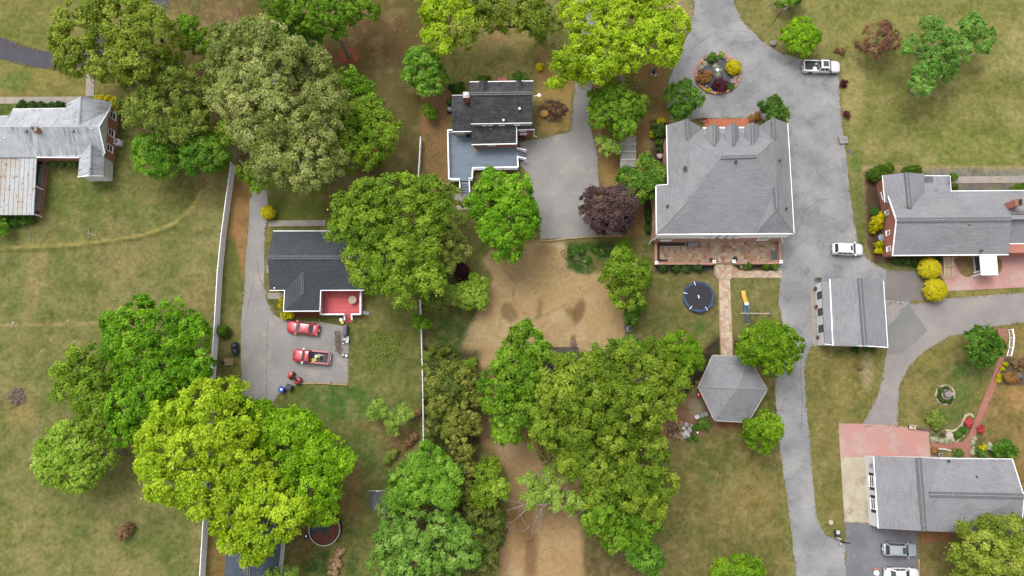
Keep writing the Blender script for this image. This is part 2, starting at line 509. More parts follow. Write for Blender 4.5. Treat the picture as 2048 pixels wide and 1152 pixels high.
def linedist(px, py, pts):
    d = np.full(px.shape, 1e9)
    for a, b_ in zip(pts[:-1], pts[1:]):
        a = np.array(a, float); e = np.array(b_, float) - a
        t = np.clip(((px - a[0]) * e[0] + (py - a[1]) * e[1]) / (e @ e), 0, 1)
        d = np.minimum(d, np.hypot(px - a[0] - t * e[0], py - a[1] - t * e[1]))
    return d
def axis(a, b_, step, far):
    inner = list(np.arange(a, b_ + 1e-6, step)); o = []; d = step
    lo, hi = inner[0], inner[-1]; left, right = [], []
    while lo > -far: d *= 1.6; lo -= d; left.append(lo); 
    d = step
    while hi < far: d *= 1.6; hi += d; right.append(hi)
    return np.array(left[::-1] + inner + right)
gx, gy = axis(-88, 88, .36, 1800), axis(-28, 70, .36, 1800)
X, Y = np.meshgrid(gx, gy); X = X.ravel(); Y = Y.ravel()
dep = np.maximum(Y * st + HCAM * ct, 8.0)
PX = 1024 + FPX * X / dep; PY = 576 - FPX * (Y * ct - HCAM * st) / dep
PX = np.clip(PX, -3000, 5000); PY = np.clip(PY, -3000, 5000)
nA = vnoise(PX, PY, 60, 1, 4); nB = vnoise(PX, PY, 14, 2, 3); nC = vnoise(PX, PY, 150, 3, 3); nD = vnoise(PX, PY, 5, 4, 2)
GC = np.empty((len(X), 3)); GC[:] = C(124, 116, 64)
BARE = np.zeros(len(X))
def lay(col, m, bare=None):
    global BARE
    m = np.clip(m, 0, 1)[:, None]
    GC[:] = GC * (1 - m) + np.array(C(*col)) * m
    if bare is not None: BARE = BARE * (1 - m[:, 0]) + bare * m[:, 0]
def area(poly, col, edge=10, amp=12, op=1.0, bare=None):
    lay(col, sstep(-edge, edge, polydist(PX, PY, poly) + (nA * .6 + nB * .5) * amp) * op, bare)
def blob(cx, cy, rx, ry, col, op=1.0, rough=.55, soft=.6, bare=None, rot=0):
    c_, s_ = math.cos(R(rot)), math.sin(R(rot)); dx, dy = PX - cx, PY - cy
    d = np.hypot((dx * c_ + dy * s_) / rx, (-dx * s_ + dy * c_) / ry) + (nA * .6 + nB * .4) * rough
    lay(col, sstep(1 + soft * .5, 1 - soft, d) * op, bare)
def line(pts, w, col, op=1.0, amp=2, soft=3):
    lay(col, sstep(w + soft, w - soft, linedist(PX, PY, pts) + nB * amp) * op)
def patch(col, nz, lo, hi, op=1.0): lay(col, sstep(lo, hi, nz) * op)
# general lawn mottling
patch((104, 106, 48), nA + nC * .5, .05, .5, .6); patch((150, 134, 84), -nA + nC * .4, .15, .6, .55)
# left field
area([(-900, 340), (470, 335), (405, 1900), (-900, 1900)], (114, 115, 60), 8, 6, .8)
patchL = polydist(PX, PY, [(-900, 345), (465, 345), (400, 1900), (-900, 1900)])
lay((152, 134, 90), sstep(0, .5, np.sin(PX / 30 + nC * 2) * .5 + nA) * (patchL > 0) * .55)
lay((104, 106, 56), sstep(.2, .9, np.sin(PY / 9 + nA * 1.2)) * (patchL > 0) * .35)
lay((90, 106, 44), sstep(.0, .6, nC - nA * .5) * (patchL > 0) * .55)
blob(150, 395, 75, 45, (92, 106, 42), .6); blob(75, 540, 22, 120, (158, 134, 90), .7, rot=12); blob(245, 505, 90, 55, (146, 124, 84), .6)
blob(400, 600, 40, 45, (150, 124, 80), .6); blob(150, 560, 30, 130, (112, 112, 60), .5, rot=8); blob(90, 690, 110, 30, (132, 118, 76), .5)
blob(20, 460, 60, 40, (88, 98, 42), .5); blob(300, 1090, 90, 45, (84, 102, 36), .6); blob(240, 1145, 80, 26, (156, 134, 92), .6); blob(60, 950, 90, 60, (108, 106, 58), .5)
line([(-60, 500), (70, 494), (150, 489), (220, 482), (290, 469), (345, 448), (385, 415), (402, 385)], 2.2, (166, 148, 78), .75)
line([(-60, 505), (150, 496), (290, 476), (350, 455)], 3.5, (92, 90, 42), .5)
line([(-60, 652), (60, 650), (230, 645)], 2.5, (160, 132, 92), .7); line([(150, 350), (165, 640)], 8, (136, 126, 72), .35, 6, 8)
blob(28, 798, 42, 30, (128, 104, 70), .7); blob(45, 830, 30, 20, (160, 130, 74), .6)
# front yards at the upper left
area([(-900, -900), (340, -900), (340, 160), (-900, 178)], (124, 118, 58), 6, 8, .8); blob(20, 60, 70, 35, (98, 110, 40), .6); blob(150, 60, 60, 50, (140, 126, 72), .5)
area([(-300, 122), (130, 140), (250, 150), (230, 190), (-300, 192)], (140, 124, 64), 5, 5, .85); blob(30, 160, 40, 22, (84, 108, 36), .9); blob(-10, 215, 42, 18, (62, 96, 32), .9)
area([(48, 205), (132, 205), (132, 222), (40, 222)], (110, 112, 52), 4, 5, .9)
area([(330, -200), (500, -200), (500, 170), (430, 340), (300, 300), (230, 190), (250, 120)], (118, 96, 62), 20, 22, .9); blob(455, 30, 50, 30, (122, 88, 66), .9); blob(300, 240, 30, 40, (150, 118, 82), .7)
area([(245, 210), (262, 320), (90, 430), (85, 330), (240, 300)], (98, 106, 46), 6, 8, .8)
area([(250, 320), (455, 320), (445, 420), (260, 400)], (118, 108, 58), 12, 12, .8); blob(420, 355, 22, 14, (160, 128, 88), .8)
# woods floor
area([(500, -200), (905, -200), (905, 170), (845, 440), (500, 440), (470, 250)], (104, 88, 52), 16, 20, .95); blob(760, 75, 90, 75, (108, 78, 54), .9); blob(765, 220, 50, 110, (114, 98, 60), .8)
blob(640, 110, 28, 22, (150, 88, 62), .9, .3); blob(697, 112, 24, 18, (158, 80, 58), 1, .25); blob(760, 310, 24, 26, (150, 80, 60), .8); blob(600, 120, 40, 60, (78, 88, 36), .7)
blob(720, 370, 60, 25, (140, 118, 80), .8); blob(790, 330, 30, 40, (124, 112, 66), .8); area([(520, 345), (650, 365), (650, 445), (535, 440)], (104, 110, 44), 10, 12, .95)
area([(842, 190), (900, 180), (897, 400), (860, 400), (843, 290)], (150, 108, 76), 7, 8, .95); blob(870, 320, 22, 60, (140, 112, 66), .6)
area([(900, 50), (1075, 60), (1090, 160), (900, 165)], (150, 132, 78), 12, 12, .95); blob(1000, 70, 45, 22, (166, 128, 86), .8); blob(930, 130, 40, 30, (132, 126, 66), .7)
area([(1075, 95), (1150, 160), (1142, 262), (1075, 272)], (176, 138, 82), 8, 10, .95); blob(1105, 225, 34, 28, (120, 92, 70), .5); blob(1085, 130, 22, 40, (150, 110, 70), .8)
area([(1185, 140), (1335, 120), (1340, 240), (1320, 480), (1205, 480), (1195, 310), (1178, 250)], (140, 106, 68), 8, 10, .97); blob(1222, 345, 20, 40, (172, 132, 78), .8); blob(1270, 190, 22, 30, (112, 108, 70), .5)
blob(1350, 15, 50, 30, (176, 146, 116), .9); blob(1285, 290, 22, 60, (150, 114, 74), .7); area([(1185, 165), (1200, 165), (1205, 310), (1195, 320)], (166, 118, 88), 3, 3, .9)
# right lawn
area([(1470, -900), (5000, -900), (5000, 345), (1700, 345), (1680, 120), (1530, 80)], (136, 128, 70), 6, 8, 1)
RL = polydist(PX, PY, [(1690, -900), (5000, -900), (5000, 345), (1710, 345)])
lay((114, 116, 52), sstep(-.1, .7, np.sin(PY / 12.5) + nA * .9) * (RL > 0) * .7); lay((166, 150, 98), sstep(.1, .6, -nA + nB * .7 + nC * .4) * (RL > 0) * .6)
blob(1706, 180, 24, 70, (170, 148, 98), .8); blob(1840, 225, 80, 25, (104, 104, 44), .6); blob(1960, 290, 140, 40, (112, 122, 44), .6); blob(1750, 60, 120, 40, (132, 130, 58), .4)
blob(1560, 10, 30, 20, (130, 106, 84), .6); area([(1480, 0), (1530, 70), (1600, 105), (1675, 115), (1675, 90), (1560, 60)], (120, 116, 60), 8, 8, .6); blob(1712, 320, 14, 30, (92, 112, 44), .8)
# straw covered bare lot
LOT = [(1078, 482), (1135, 484), (1150, 540), (1200, 545), (1250, 600), (1252, 690), (1180, 715), (1100, 720), (990, 760), (962, 790), (940, 755), (915, 660), (950, 630), (985, 560), (962, 520), (1000, 490)]
LOT2 = [(950, 835), (1010, 850), (1100, 900), (1175, 960), (1150, 1010), (1170, 1090), (1168, 1400), (985, 1400), (1000, 1080), (1020, 960), (985, 900), (935, 880)]
area([(1050, 480), (1260, 480), (1290, 640), (1260, 720), (1050, 700)], (126, 104, 62), 10, 12, .8)
area(LOT, (188, 152, 110), 5, 8, 1, 1.0); area(LOT2, (182, 142, 102), 6, 9, 1, 1.0); area([(960, 740), (1180, 710), (1190, 900), (960, 870)], (110, 84, 54), 10, 12, .85, .5)
lay((166, 134, 98), sstep(.0, .5, nA + nB * .4) * np.clip(BARE, 0, 1) * .5); lay((202, 174, 138), sstep(.1, .6, -nA + nB * .5) * np.clip(BARE, 0, 1) * .5)
blob(1017, 622, 16, 22, (112, 88, 60), .7, .5, .4, 1, -30); blob(1080, 615, 6, 22, (120, 96, 58), .7, .4, .5, 1, 8); blob(1158, 622, 12, 28, (116, 86, 58), .75, .5, .35, 1, 18); blob(1145, 625, 16, 12, (130, 98, 64), .7, .5, .5, 1)
blob(1147, 677, 6, 8, (120, 88, 60), .8, .4, .5, 1); blob(1090, 500, 22, 14, (146, 112, 70), .6); blob(1085, 560, 26, 60, (170, 140, 92), .5, bare=1)
line([(1005, 530), (1030, 565), (1025, 600), (1060, 640), (1110, 620), (1160, 595)], 1.0, (128, 104, 68), .7, 2, 1.5)
blob(1050, 1050, 24, 50, (132, 98, 60), .8, bare=1); blob(1062, 1110, 16, 60, (124, 88, 60), .7, .6, .5, 1); blob(1030, 1030, 25, 18, (126, 92, 58), .7, bare=1); blob(1120, 1080, 40, 90, (186, 148, 102), .6, bare=1)
area([(1131, 484), (1228, 482), (1240, 500), (1215, 540), (1165, 548), (1133, 535)], (54, 84, 30), 4, 7, 1, 0); blob(1172, 515, 22, 16, (124, 106, 66), .8); blob(1200, 530, 22, 14, (112, 92, 58), .8)
area([(1168, 1010), (1235, 1060), (1290, 1152), (1290, 1400), (1170, 1400)], (104, 82, 56), 8, 9, .95)
# yard of the left middle house and the strip down to the pool
area([(700, 600), (842, 610), (848, 910), (770, 1400), (560, 1400), (640, 960), (545, 800), (600, 770), (697, 768)], (106, 110, 52), 8, 10, 1)
blob(690, 810, 75, 40, (66, 106, 36), .9); blob(640, 790, 50, 20, (72, 104, 38), .7); blob(730, 880, 22, 50, (80, 106, 42), .7); blob(770, 690, 36, 40, (78, 100, 42), .8); blob(740, 640, 40, 30, (132, 118, 66), .7)
blob(800, 690, 22, 30, (136, 116, 68), .6); blob(800, 880, 46, 50, (124, 96, 64), .9); blob(740, 850, 26, 16, (140, 104, 70), .7); blob(700, 990, 32, 70, (136, 104, 66), .85); blob(680, 1030, 30, 40, (110, 98, 50), .6)
blob(640, 1125, 38, 30, (46, 80, 30), .95); blob(705, 1130, 18, 26, (52, 84, 32), .8); blob(610, 1085, 22, 40, (112, 82, 56), .8); blob(672, 1125, 18, 22, (170, 128, 90), .7)
area([(845, 600), (965, 600), (920, 690), (940, 770), (850, 760)], (92, 100, 46), 7, 9, .97); blob(900, 670, 35, 40, (66, 98, 36), .8); blob(880, 612, 22, 14, (126, 84, 60), 1, .3); blob(850, 660, 8, 40, (130, 92, 64), .7)
area([(848, 700), (960, 700), (960, 1152), (840, 1152)], (72, 66, 42), 10, 14, .9)
area([(470, 335), (508, 335), (500, 470), (482, 560), (455, 480)], (170, 122, 78), 4, 4, .97); area([(446, 480), (470, 470), (482, 545), (482, 800), (428, 800), (440, 640)], (112, 108, 56), 4, 6, 1)
blob(472, 560, 7, 60, (98, 116, 50), .7); blob(465, 660, 14, 30, (136, 120, 68), .7); area([(415, 1030), (450, 1060), (446, 1400), (410, 1400)], (142, 104, 62), 5, 7, .9); blob(430, 1070, 12, 30, (110, 100, 50), .7)
area([(530, 455), (550, 450), (540, 610), (527, 610)], (128, 116, 62), 3, 4, .9); area([(540, 450), (640, 450), (640, 462), (540, 464)], (88, 100, 44), 2, 3, .95)
area([(536, 595), (565, 595), (565, 630), (690, 632), (690, 642), (580, 642), (552, 632)], (84, 92, 44), 2, 3, 1)
# mansion gardens
area([(1300, 240), (1340, 240), (1340, 380), (1305, 380)], (64, 54, 48), 4, 5, .95); area([(1288, 395), (1312, 395), (1312, 482), (1292, 478)], (58, 54, 50), 3, 3, .95)
area([(1255, 470), (1440, 475), (1440, 700), (1420, 740), (1255, 690)], (112, 104, 58), 6, 7, .97); blob(1340, 640, 60, 30, (104, 100, 54), .6); blob(1400, 650, 12, 20, (74, 104, 40), .8); blob(1270, 560, 22, 60, (86, 90, 46), .7)
blob(1395, 595, 38, 38, (146, 124, 78), .8, .3, .3)
area([(1460, 556), (1560, 556), (1550, 690), (1460, 700)], (118, 112, 64), 3, 4, 1)
area([(1308, 529), (1432, 529), (1432, 546), (1312, 545)], (56, 54, 58), 1.5, 1, 1); area([(1470, 529), (1562, 529), (1562, 540), (1478, 540)], (64, 56, 60), 1.5, 1, 1)
area([(1405, 700), (1440, 672), (1440, 715), (1400, 760), (1370, 800), (1360, 780)], (62, 48, 44), 4, 4, 1); area([(1467, 670), (1490, 690), (1500, 716), (1467, 712)], (60, 48, 42), 3, 4, 1)
area([(1375, 790), (1400, 780), (1432, 842), (1500, 845), (1500, 862), (1440, 862), (1370, 885), (1320, 880), (1318, 845), (1350, 820)], (150, 108, 84), 4, 5, 1); blob(1395, 815, 16, 22, (158, 140, 118), .9); blob(1325, 858, 12, 16, (176, 122, 92), .9); area([(1440, 838), (1520, 838), (1520, 856), (1440, 860)], (146, 84, 62), 4, 5, .9)
area([(1345, 880), (1440, 862), (1500, 855), (1560, 900), (1592, 1400), (1300, 1400), (1350, 1000)], (116, 104, 56), 7, 8, 1); blob(1500, 990, 60, 70, (140, 116, 66), .7); blob(1430, 930, 60, 50, (96, 98, 46), .6); blob(1420, 1060, 45, 50, (110, 98, 52), .6); blob(1440, 1030, 30, 25, (140, 118, 72), .5); blob(1340, 1100, 40, 50, (126, 106, 70), .6)
area([(1530, 790), (1560, 740), (1556, 850), (1530, 850)], (94, 92, 46), 4, 4, 1)
# right hand properties
area([(1612, 695), (1765, 697), (1740, 850), (1690, 1060), (1650, 1060), (1630, 990), (1620, 850)], (126, 112, 60), 4, 5, 1); blob(1640, 770, 28, 40, (106, 100, 50), .7); blob(1700, 790, 40, 50, (140, 120, 64), .6); blob(1660, 950, 20, 60, (104, 100, 50), .6); blob(1735, 740, 14, 40, (170, 150, 120), .6)
area([(1700, 384), (1730, 340), (1728, 520), (1750, 540), (1720, 510)], (104, 110, 54), 4, 4, 1); area([(1728, 345), (1760, 345), (1775, 515), (1850, 515), (1850, 528), (1745, 530), (1732, 480)], (106, 82, 68), 4, 5, 1)
area([(1722, 340), (1732, 340), (1748, 530), (1738, 530)], (150, 124, 90), 2, 3, .9); area([(1755, 525), (1835, 525), (1835, 540), (1755, 540)], (104, 106, 54), 2, 4, .9)
area([(1725, 332), (5000, 326), (5000, 340), (1725, 343)], (168, 142, 102), 2, 3, .9); area([(1848, 338), (5000, 336), (5000, 352), (1848, 354)], (126, 120, 118), 2, 3, 1); area([(1905, 366), (5000, 366), (5000, 383), (1905, 383)], (112, 102, 104), 2, 3, 1)
area([(1890, 580), (5000, 566), (5000, 585), (1885, 597)], (140, 124, 66), 3, 4, 1)
area([(1800, 760), (1850, 705), (1900, 678), (1995, 655), (2010, 700), (1995, 750), (1955, 850), (1880, 880), (1795, 850)], (124, 112, 60), 4, 5, 1); blob(1930, 745, 40, 25, (66, 98, 36), .9); blob(1900, 830, 45, 16, (74, 104, 38), .8); blob(1830, 770, 35, 30, (150, 124, 76), .7); blob(1850, 720, 30, 16, (140, 122, 60), .7); blob(1925, 790, 20, 28, (86, 108, 46), .8)
area([(2010, 655), (5000, 640), (5000, 1200), (2030, 1060), (2000, 920), (1955, 890), (1975, 790), (2005, 720)], (150, 112, 70), 5, 6, 1); blob(2010, 850, 50, 40, (128, 106, 62), .7); blob(2040, 690, 30, 20, (120, 110, 58), .8); blob(2030, 800, 30, 30, (184, 130, 84), .6)
area([(2008, 715), (2060, 715), (2060, 772), (1992, 768)], (96, 80, 66), 3, 4, .95); blob(2020, 755, 24, 10, (150, 96, 56), .8)
area([(1860, 852), (1950, 838), (1958, 880), (1925, 885), (1862, 886)], (106, 98, 68), 3, 4, .9); area([(1862, 898), (1925, 896), (1925, 916), (1862, 916)], (120, 98, 72), 2, 3, .9); area([(1942, 870), (2020, 880), (2020, 916), (1942, 916)], (112, 92, 62), 4, 4, .9)
area([(1836, 1062), (1912, 1062), (1905, 1085), (1838, 1090)], (166, 104, 74), 4, 5, 1); area([(1835, 1085), (1930, 1085), (2100, 1400), (1838, 1400)], (122, 104, 58), 5, 6, 1); blob(1880, 1110, 22, 16, (104, 92, 48), .7)
# tussocks, thin spots and mown out patches a few feet across
nE = vnoise(PX, PY, 26, 11, 4); nF = vnoise(PX, PY, 9, 12, 3); soft = 1 - np.clip(BARE, 0, 1)
lay((78, 88, 38), sstep(.12, .5, nE + nF * .5) * soft * .42); lay((162, 142, 94), sstep(.15, .5, -nE + nF * .6) * soft * .3)
for poly in ([(500, -200), (905, -200), (905, 170), (845, 440), (500, 440), (470, 250)], [(842, 190), (900, 180), (897, 400), (860, 400), (843, 290)], [(470, 335), (508, 335), (500, 470), (482, 560), (455, 480)], [(1075, 95), (1150, 160), (1142, 262), (1075, 272)], [(1185, 140), (1335, 120), (1340, 240), (1320, 480), (1205, 480), (1195, 310), (1178, 250)], [(1728, 345), (1760, 345), (1775, 515), (1850, 515), (1850, 528), (1745, 530), (1732, 480)], [(1300, 240), (1340, 240), (1340, 482), (1292, 478)], [(1308, 529), (1562, 529), (1562, 540), (1312, 545)], [(1405, 700), (1440, 672), (1500, 716), (1500, 862), (1370, 885), (1320, 880), (1318, 845), (1370, 800)], [(1992, 715), (2060, 715), (2060, 772), (1992, 768)]):
    BARE = np.maximum(BARE, sstep(-6, 6, polydist(PX, PY, poly)) * .85)
lay((84, 62, 50), sstep(-4, 4, polydist(PX, PY, [(1729, 345), (1760, 345), (1775, 515), (1850, 515), (1850, 526), (1745, 528), (1733, 480)]) + nF * 4) * .85)
line([(-60, 500), (70, 494), (150, 489), (220, 482), (290, 469), (345, 448), (385, 415), (402, 385)], 2.6, (168, 150, 84), .95)
line([(-60, 505), (150, 496), (290, 476), (350, 455)], 4, (84, 86, 40), .6)
line([(-60, 652), (60, 650), (230, 645)], 2.5, (164, 136, 96), .8)
# small leaf litter and blades
lay((170, 150, 104), sstep(.45, .75, nD * .7 + nB * .5) * (1 - np.clip(BARE, 0, 1)) * .35)
lay((70, 76, 36), sstep(.4, .7, -nD * .7 - nB * .5) * (1 - np.clip(BARE, 0, 1)) * .4)
_l = (GC @ np.array([.2126, .7152, .0722]))[:, None]; GC[:] = (_l + (GC - _l) * .93) * np.array([.97, 1.05, .98])
nx, ny = len(gx), len(gy)
ii = np.arange((ny - 1) * (nx - 1)); r_, c_ = ii // (nx - 1), ii % (nx - 1); v0 = r_ * nx + c_
F = np.stack([v0, v0 + 1, v0 + nx + 1, v0 + nx], 1).astype(np.int32)
me = bpy.data.meshes.new('ground')
me.vertices.add(len(X)); me.vertices.foreach_set('co', np.stack([X, Y, np.zeros_like(X)], 1).astype(np.float32).ravel())
me.loops.add(F.size); me.loops.foreach_set('vertex_index', F.ravel())
me.polygons.add(len(F)); me.polygons.foreach_set('loop_start', np.arange(0, F.size, 4, dtype=np.int32))
at = me.attributes.new('soil', 'FLOAT_COLOR', 'POINT'); at.data.foreach_set('color', np.concatenate([GC, np.clip(BARE, 0, 1)[:, None]], 1).astype(np.float32).ravel())
me.update(calc_edges=True)
gm, nt, b = newmat('lawn_and_soil')
at = N(nt, 'ShaderNodeAttribute', attribute_name='soil')
f1 = noise(nt, 1.6, 5, .72); f2 = noise(nt, 9.0, 3, .75); f3 = noise(nt, .75, 5, .7)
col = mul(nt, at.outputs['Color'], rng(nt, f1, .66, 1.4)); col = mul(nt, col, rng(nt, f2, .62, 1.42))
warm = mix(nt, rng(nt, f3, 0, .42, .46, .68), col, C(164, 148, 104)); isgrass = rng(nt, at.outputs['Alpha'], 1, 0, 0, 1)
green = mix(nt, rng(nt, noise(nt, .42, 5, .7), 0, .38, .48, .66), warm, mul(nt, C(94, 112, 42), rng(nt, f2, .7, 1.3)))
soil = mul(nt, at.outputs['Color'], rng(nt, f1, .86, 1.15)); soil = mul(nt, soil, rng(nt, f2, .88, 1.12))
fin = mix(nt, isgrass, soil, green)
nt.links.new(fin, b.inputs['Base Color']); b.inputs['Roughness'].default_value = 1; b.inputs['Specular IOR Level'].default_value = .05
bump(nt, b, f2, .7, .08)
me.materials.append(gm)
g = bpy.data.objects.new('ground', me); COL.objects.link(g); tag(g, kind='structure')

# ------------------------------------------------------------------ paved surfaces
def chaikin(p, n):
    for _ in range(n):
        q = []
        for a, b_ in zip(p, p[1:] + p[:1]):
            q += [(a[0] * .75 + b_[0] * .25, a[1] * .75 + b_[1] * .25), (a[0] * .25 + b_[0] * .75, a[1] * .25 + b_[1] * .75)]
        p = q
    return p
EDGES = []
def sheet(name, poly, m, z, smooth=0, rag=.06, z0=-.05, kind='structure', parent=None):
    p = [P(x, y, z) for x, y in poly]; p = chaikin([(v.x, v.y) for v in p], smooth)
    out = []; q = random.Random(len(p) + int(p[0][0] * 10))
    for a, b_ in zip(p, p[1:] + p[:1]):
        L = math.hypot(b_[0] - a[0], b_[1] - a[1]); n = max(1, int(L / .7)) if rag else 1
        for i in range(n):
            t = i / n
            out.append((a[0] + (b_[0] - a[0]) * t + (q.uniform(-rag, rag) if rag else 0), a[1] + (b_[1] - a[1]) * t + (q.uniform(-rag, rag) if rag else 0)))
    if name in ('driveway', 'parking_pad', 'road'): EDGES.append(out)
    o = MB().prism(out, z0, z).build(name, m, parent)
    return tag(o, kind=kind) if parent is None else o
ASPH = m_two('worn_asphalt', (168, 167, 166), (142, 142, 144), .2, 2.2, .95, .36, .62, .11, extra=((124, 124, 127), .4, .54, .8))
ASPH2 = m_two('newer_asphalt', (136, 136, 142), (118, 118, 124), .2, 5, .95, extra=((152, 150, 150), .5, .55, .8), var=.1)
ASPHD = m_two('dark_asphalt', (92, 90, 98), (84, 82, 90), .4, 7, .95, var=.1)
ASPHW = m_two('warm_worn_asphalt', (166, 162, 159), (148, 144, 141), .2, 5, .95, var=.1, extra=((182, 172, 160), .35, .54, .72))
CONCD = m_two('old_concrete_drive', (164, 158, 154), (146, 139, 136), .25, 5, .95, var=.08, extra=((180, 168, 158), .5, .56, .8))
BROWNC = m_two('brown_worn_pavement', (142, 132, 128), (126, 122, 122), .3, 6, .95, var=.1)
PATCHM = m_two('grey_patch_asphalt', (132, 132, 132), (142, 140, 134), .3, 6, .95, var=.08)
PINK = m_two('pink_stamped_concrete', (202, 148, 138), (188, 150, 142), .35, 6, .9, var=.1, extra=((200, 178, 170), .25, .5, .7))
APRON = m_two('tan_concrete_apron', (204, 194, 170), (188, 176, 152), .35, 7, .95, var=.08, extra=((150, 136, 112), .5, .5, .72))
sheet('driveway', [(1388, -60), (1388, 10), (1381, 60), (1352, 120), (1336, 168), (1333, 215), (1372, 242), (1405, 236), (1515, 236), (1560, 250), (1560, 480), (1552, 540), (1560, 560), (1556, 610), (1566, 645), (1550, 745), (1551, 800), (1560, 900), (1575, 1005), (1594, 1160), (1600, 1320), (1700, 1320), (1690, 1085), (1652, 1070), (1635, 1040), (1628, 985), (1622, 900), (1612, 800), (1608, 740), (1622, 690), (1700, 692), (1772, 640), (1830, 600), (1840, 560), (1835, 543), (1772, 540), (1742, 524), (1718, 497), (1708, 440), (1700, 384), (1690, 290), (1680, 205), (1678, 150), (1672, 123), (1602, 118), (1562, 106), (1522, 80), (1484, 40), (1468, 5), (1468, -60)], ASPH, .03)
sheet('parking_pad', [(1690, 1044), (1752, 1046), (1760, 1050), (1836, 1050), (1838, 1180), (1842, 1320), (1701, 1320), (1690, 1084)], ASPH2, .034)
sheet('driveway', [(1148, -60), (1150, 20), (1165, 100), (1150, 168), (1140, 262), (1085, 276), (1040, 282), (1040, 330), (1055, 345), (1082, 478), (1150, 478), (1198, 470), (1245, 466), (1215, 450), (1198, 400), (1196, 310), (1180, 252), (1186, 165), (1195, 60), (1200, -60)], ASPHW, .03)
sheet('driveway', [(555, -60), (560, 0), (575, 80), (540, 170), (505, 260), (497, 350), (508, 362), (500, 400), (492, 500), (486, 600), (482, 650), (482, 810), (545, 806), (560, 785), (597, 768), (697, 767), (697, 655), (640, 643), (580, 642), (552, 632), (535, 605), (528, 560), (530, 460), (536, 440), (535, 372), (528, 350), (540, 260), (575, 170), (592, 80), (590, 0), (590, -60)], ASPHW, .03)
sheet('road', [(-200, 50), (0, 73), (40, 90), (100, 105), (150, 95), (220, 60), (290, 20), (297, 0), (300, -60), (350, -60), (340, 0), (330, 20), (310, 30), (255, 75), (190, 128), (135, 140), (60, 134), (0, 116), (-200, 90)], ASPHD, .03, 1)
sheet('driveway', [(1772, 640), (1778, 605), (1830, 608), (1890, 597), (2100, 580), (2100, 636), (2010, 650), (1990, 655), (1900, 672), (1852, 700), (1820, 730), (1800, 770), (1797, 800), (1796, 852), (1722, 852), (1752, 800), (1768, 740), (1775, 692)], CONCD, .036, 0)
sheet('asphalt_patch', [(1770, 600), (1773, 540), (1836, 542), (1848, 562), (1855, 598), (1818, 604)], BROWNC, .042, 0, .03)
sheet('asphalt_patch', [(1817, 607), (1856, 662), (1802, 709), (1778, 709), (1774, 690), (1776, 655)], PATCHM, .046, 0, .03)
sheet('patio', [(1884, 512), (2019, 508), (2019, 480), (2100, 480), (2100, 572), (1960, 579), (1896, 582), (1888, 560), (1874, 540)], PINK, .05, 0, .02)
sheet('patio', [(1677, 846), (1795, 851), (1858, 862), (1861, 914), (1681, 916)], PINK, .05, 0, .02)
sheet('garage_apron', [(1681, 914), (1752, 914), (1762, 1047), (1689, 1044)], APRON, .056, 0, 0)

CRK = mat('asphalt_crack', (92, 88, 86), .95)
def crack(pts, z=.034, w=.07):
    Q = [P(x, y, z) for x, y in pts]; q = random.Random(len(pts)); mb = MB()
    R_ = [p.lerp(n, i / 6) + Vector((q.uniform(-.06, .06), q.uniform(-.06, .06), 0)) for p, n in zip(Q[:-1], Q[1:]) for i in range(6)] + [Q[-1]]
    for p, n in zip(R_[:-1], R_[1:]):
        s = Vector((-(n - p).y, (n - p).x, 0)).normalized() * w * q.uniform(.3, .6); mb.face([p - s, p + s, n + s, n - s][::-1])
    tag(mb.build('crack', CRK), kind='structure')
crack([(537, 640), (534, 660), (534, 700), (533, 740), (533, 800)]); crack([(510, 560), (498, 600), (490, 650)], w=.05); crack([(533, 580), (520, 560), (512, 520)], w=.05); crack([(1600, 700), (1604, 800), (1602, 860)], w=.05); crack([(1590, 480), (1610, 420), (1640, 400), (1690, 395)], w=.05); crack([(1380, 100), (1420, 70), (1470, 60), (1510, 66)], w=.05); crack([(1620, 300), (1635, 350), (1660, 370)], w=.04)
def quadmap(c, u, v):
    a, b_, c2, d_ = c
    return ((a[0] * (1 - u) + b_[0] * u) * (1 - v) + (d_[0] * (1 - u) + c2[0] * u) * v, (a[1] * (1 - u) + b_[1] * u) * (1 - v) + (d_[1] * (1 - u) + c2[1] * u) * v)
def pavers(root, name, corners, nu, nv, mats, z, jit=.28, gap=.05, h=.04, seed=1):
    """single stones laid over a four cornered area (pixel corners), jittered joints"""
    q = random.Random(seed); G = {}
    for i in range(nu + 1):
        for j in range(nv + 1):
            ju = 0 if i in (0, nu) else q.uniform(-jit, jit); jv = 0 if j in (0, nv) else q.uniform(-jit, jit)
            x, y = quadmap(corners, (i + ju) / nu, (j + jv) / nv); G[i, j] = P(x, y, z)
    for i in range(nu):
        for j in range(nv):
            k = [G[i, j], G[i + 1, j], G[i + 1, j + 1], G[i, j + 1]]; c = sum(k, Vector()) / 4
            k = [c + (p - c) * (1 - gap) for p in k]; dz = q.uniform(0, .012) if jit else 0
            MB().prism([(p.x, p.y) for p in k], z - h, z + dz).build(name, q.choice(mats), root)
FS = [m_two('flagstone_' + n, a, c, 1.5, 8, .9, var=.15) for n, a, c in (('pink', (206, 170, 148), (190, 148, 126)), ('buff', (212, 186, 154), (188, 158, 128)), ('grey', (204, 188, 172), (180, 162, 146)), ('rust', (192, 142, 114), (174, 122, 98)), ('cream', (224, 202, 174), (200, 176, 148)), ('tan', (200, 164, 126), (182, 142, 108)))]
FSW = FS[:3] + [FS[4]] * 2 + [m_two('flagstone_pale', (226, 208, 186), (206, 186, 164), 1.5, 8, .9, var=.12)] * 2
GROUT = mat('sandy_grout', (180, 150, 122), .95, .15, 3)
w = sheet('garden_walk', [(1428, 528), (1466, 528), (1478, 541), (1563, 541), (1566, 556), (1460, 556), (1464, 640), (1466, 712), (1442, 712), (1438, 640), (1437, 560), (1428, 548)], GROUT, .06, 0, 0)
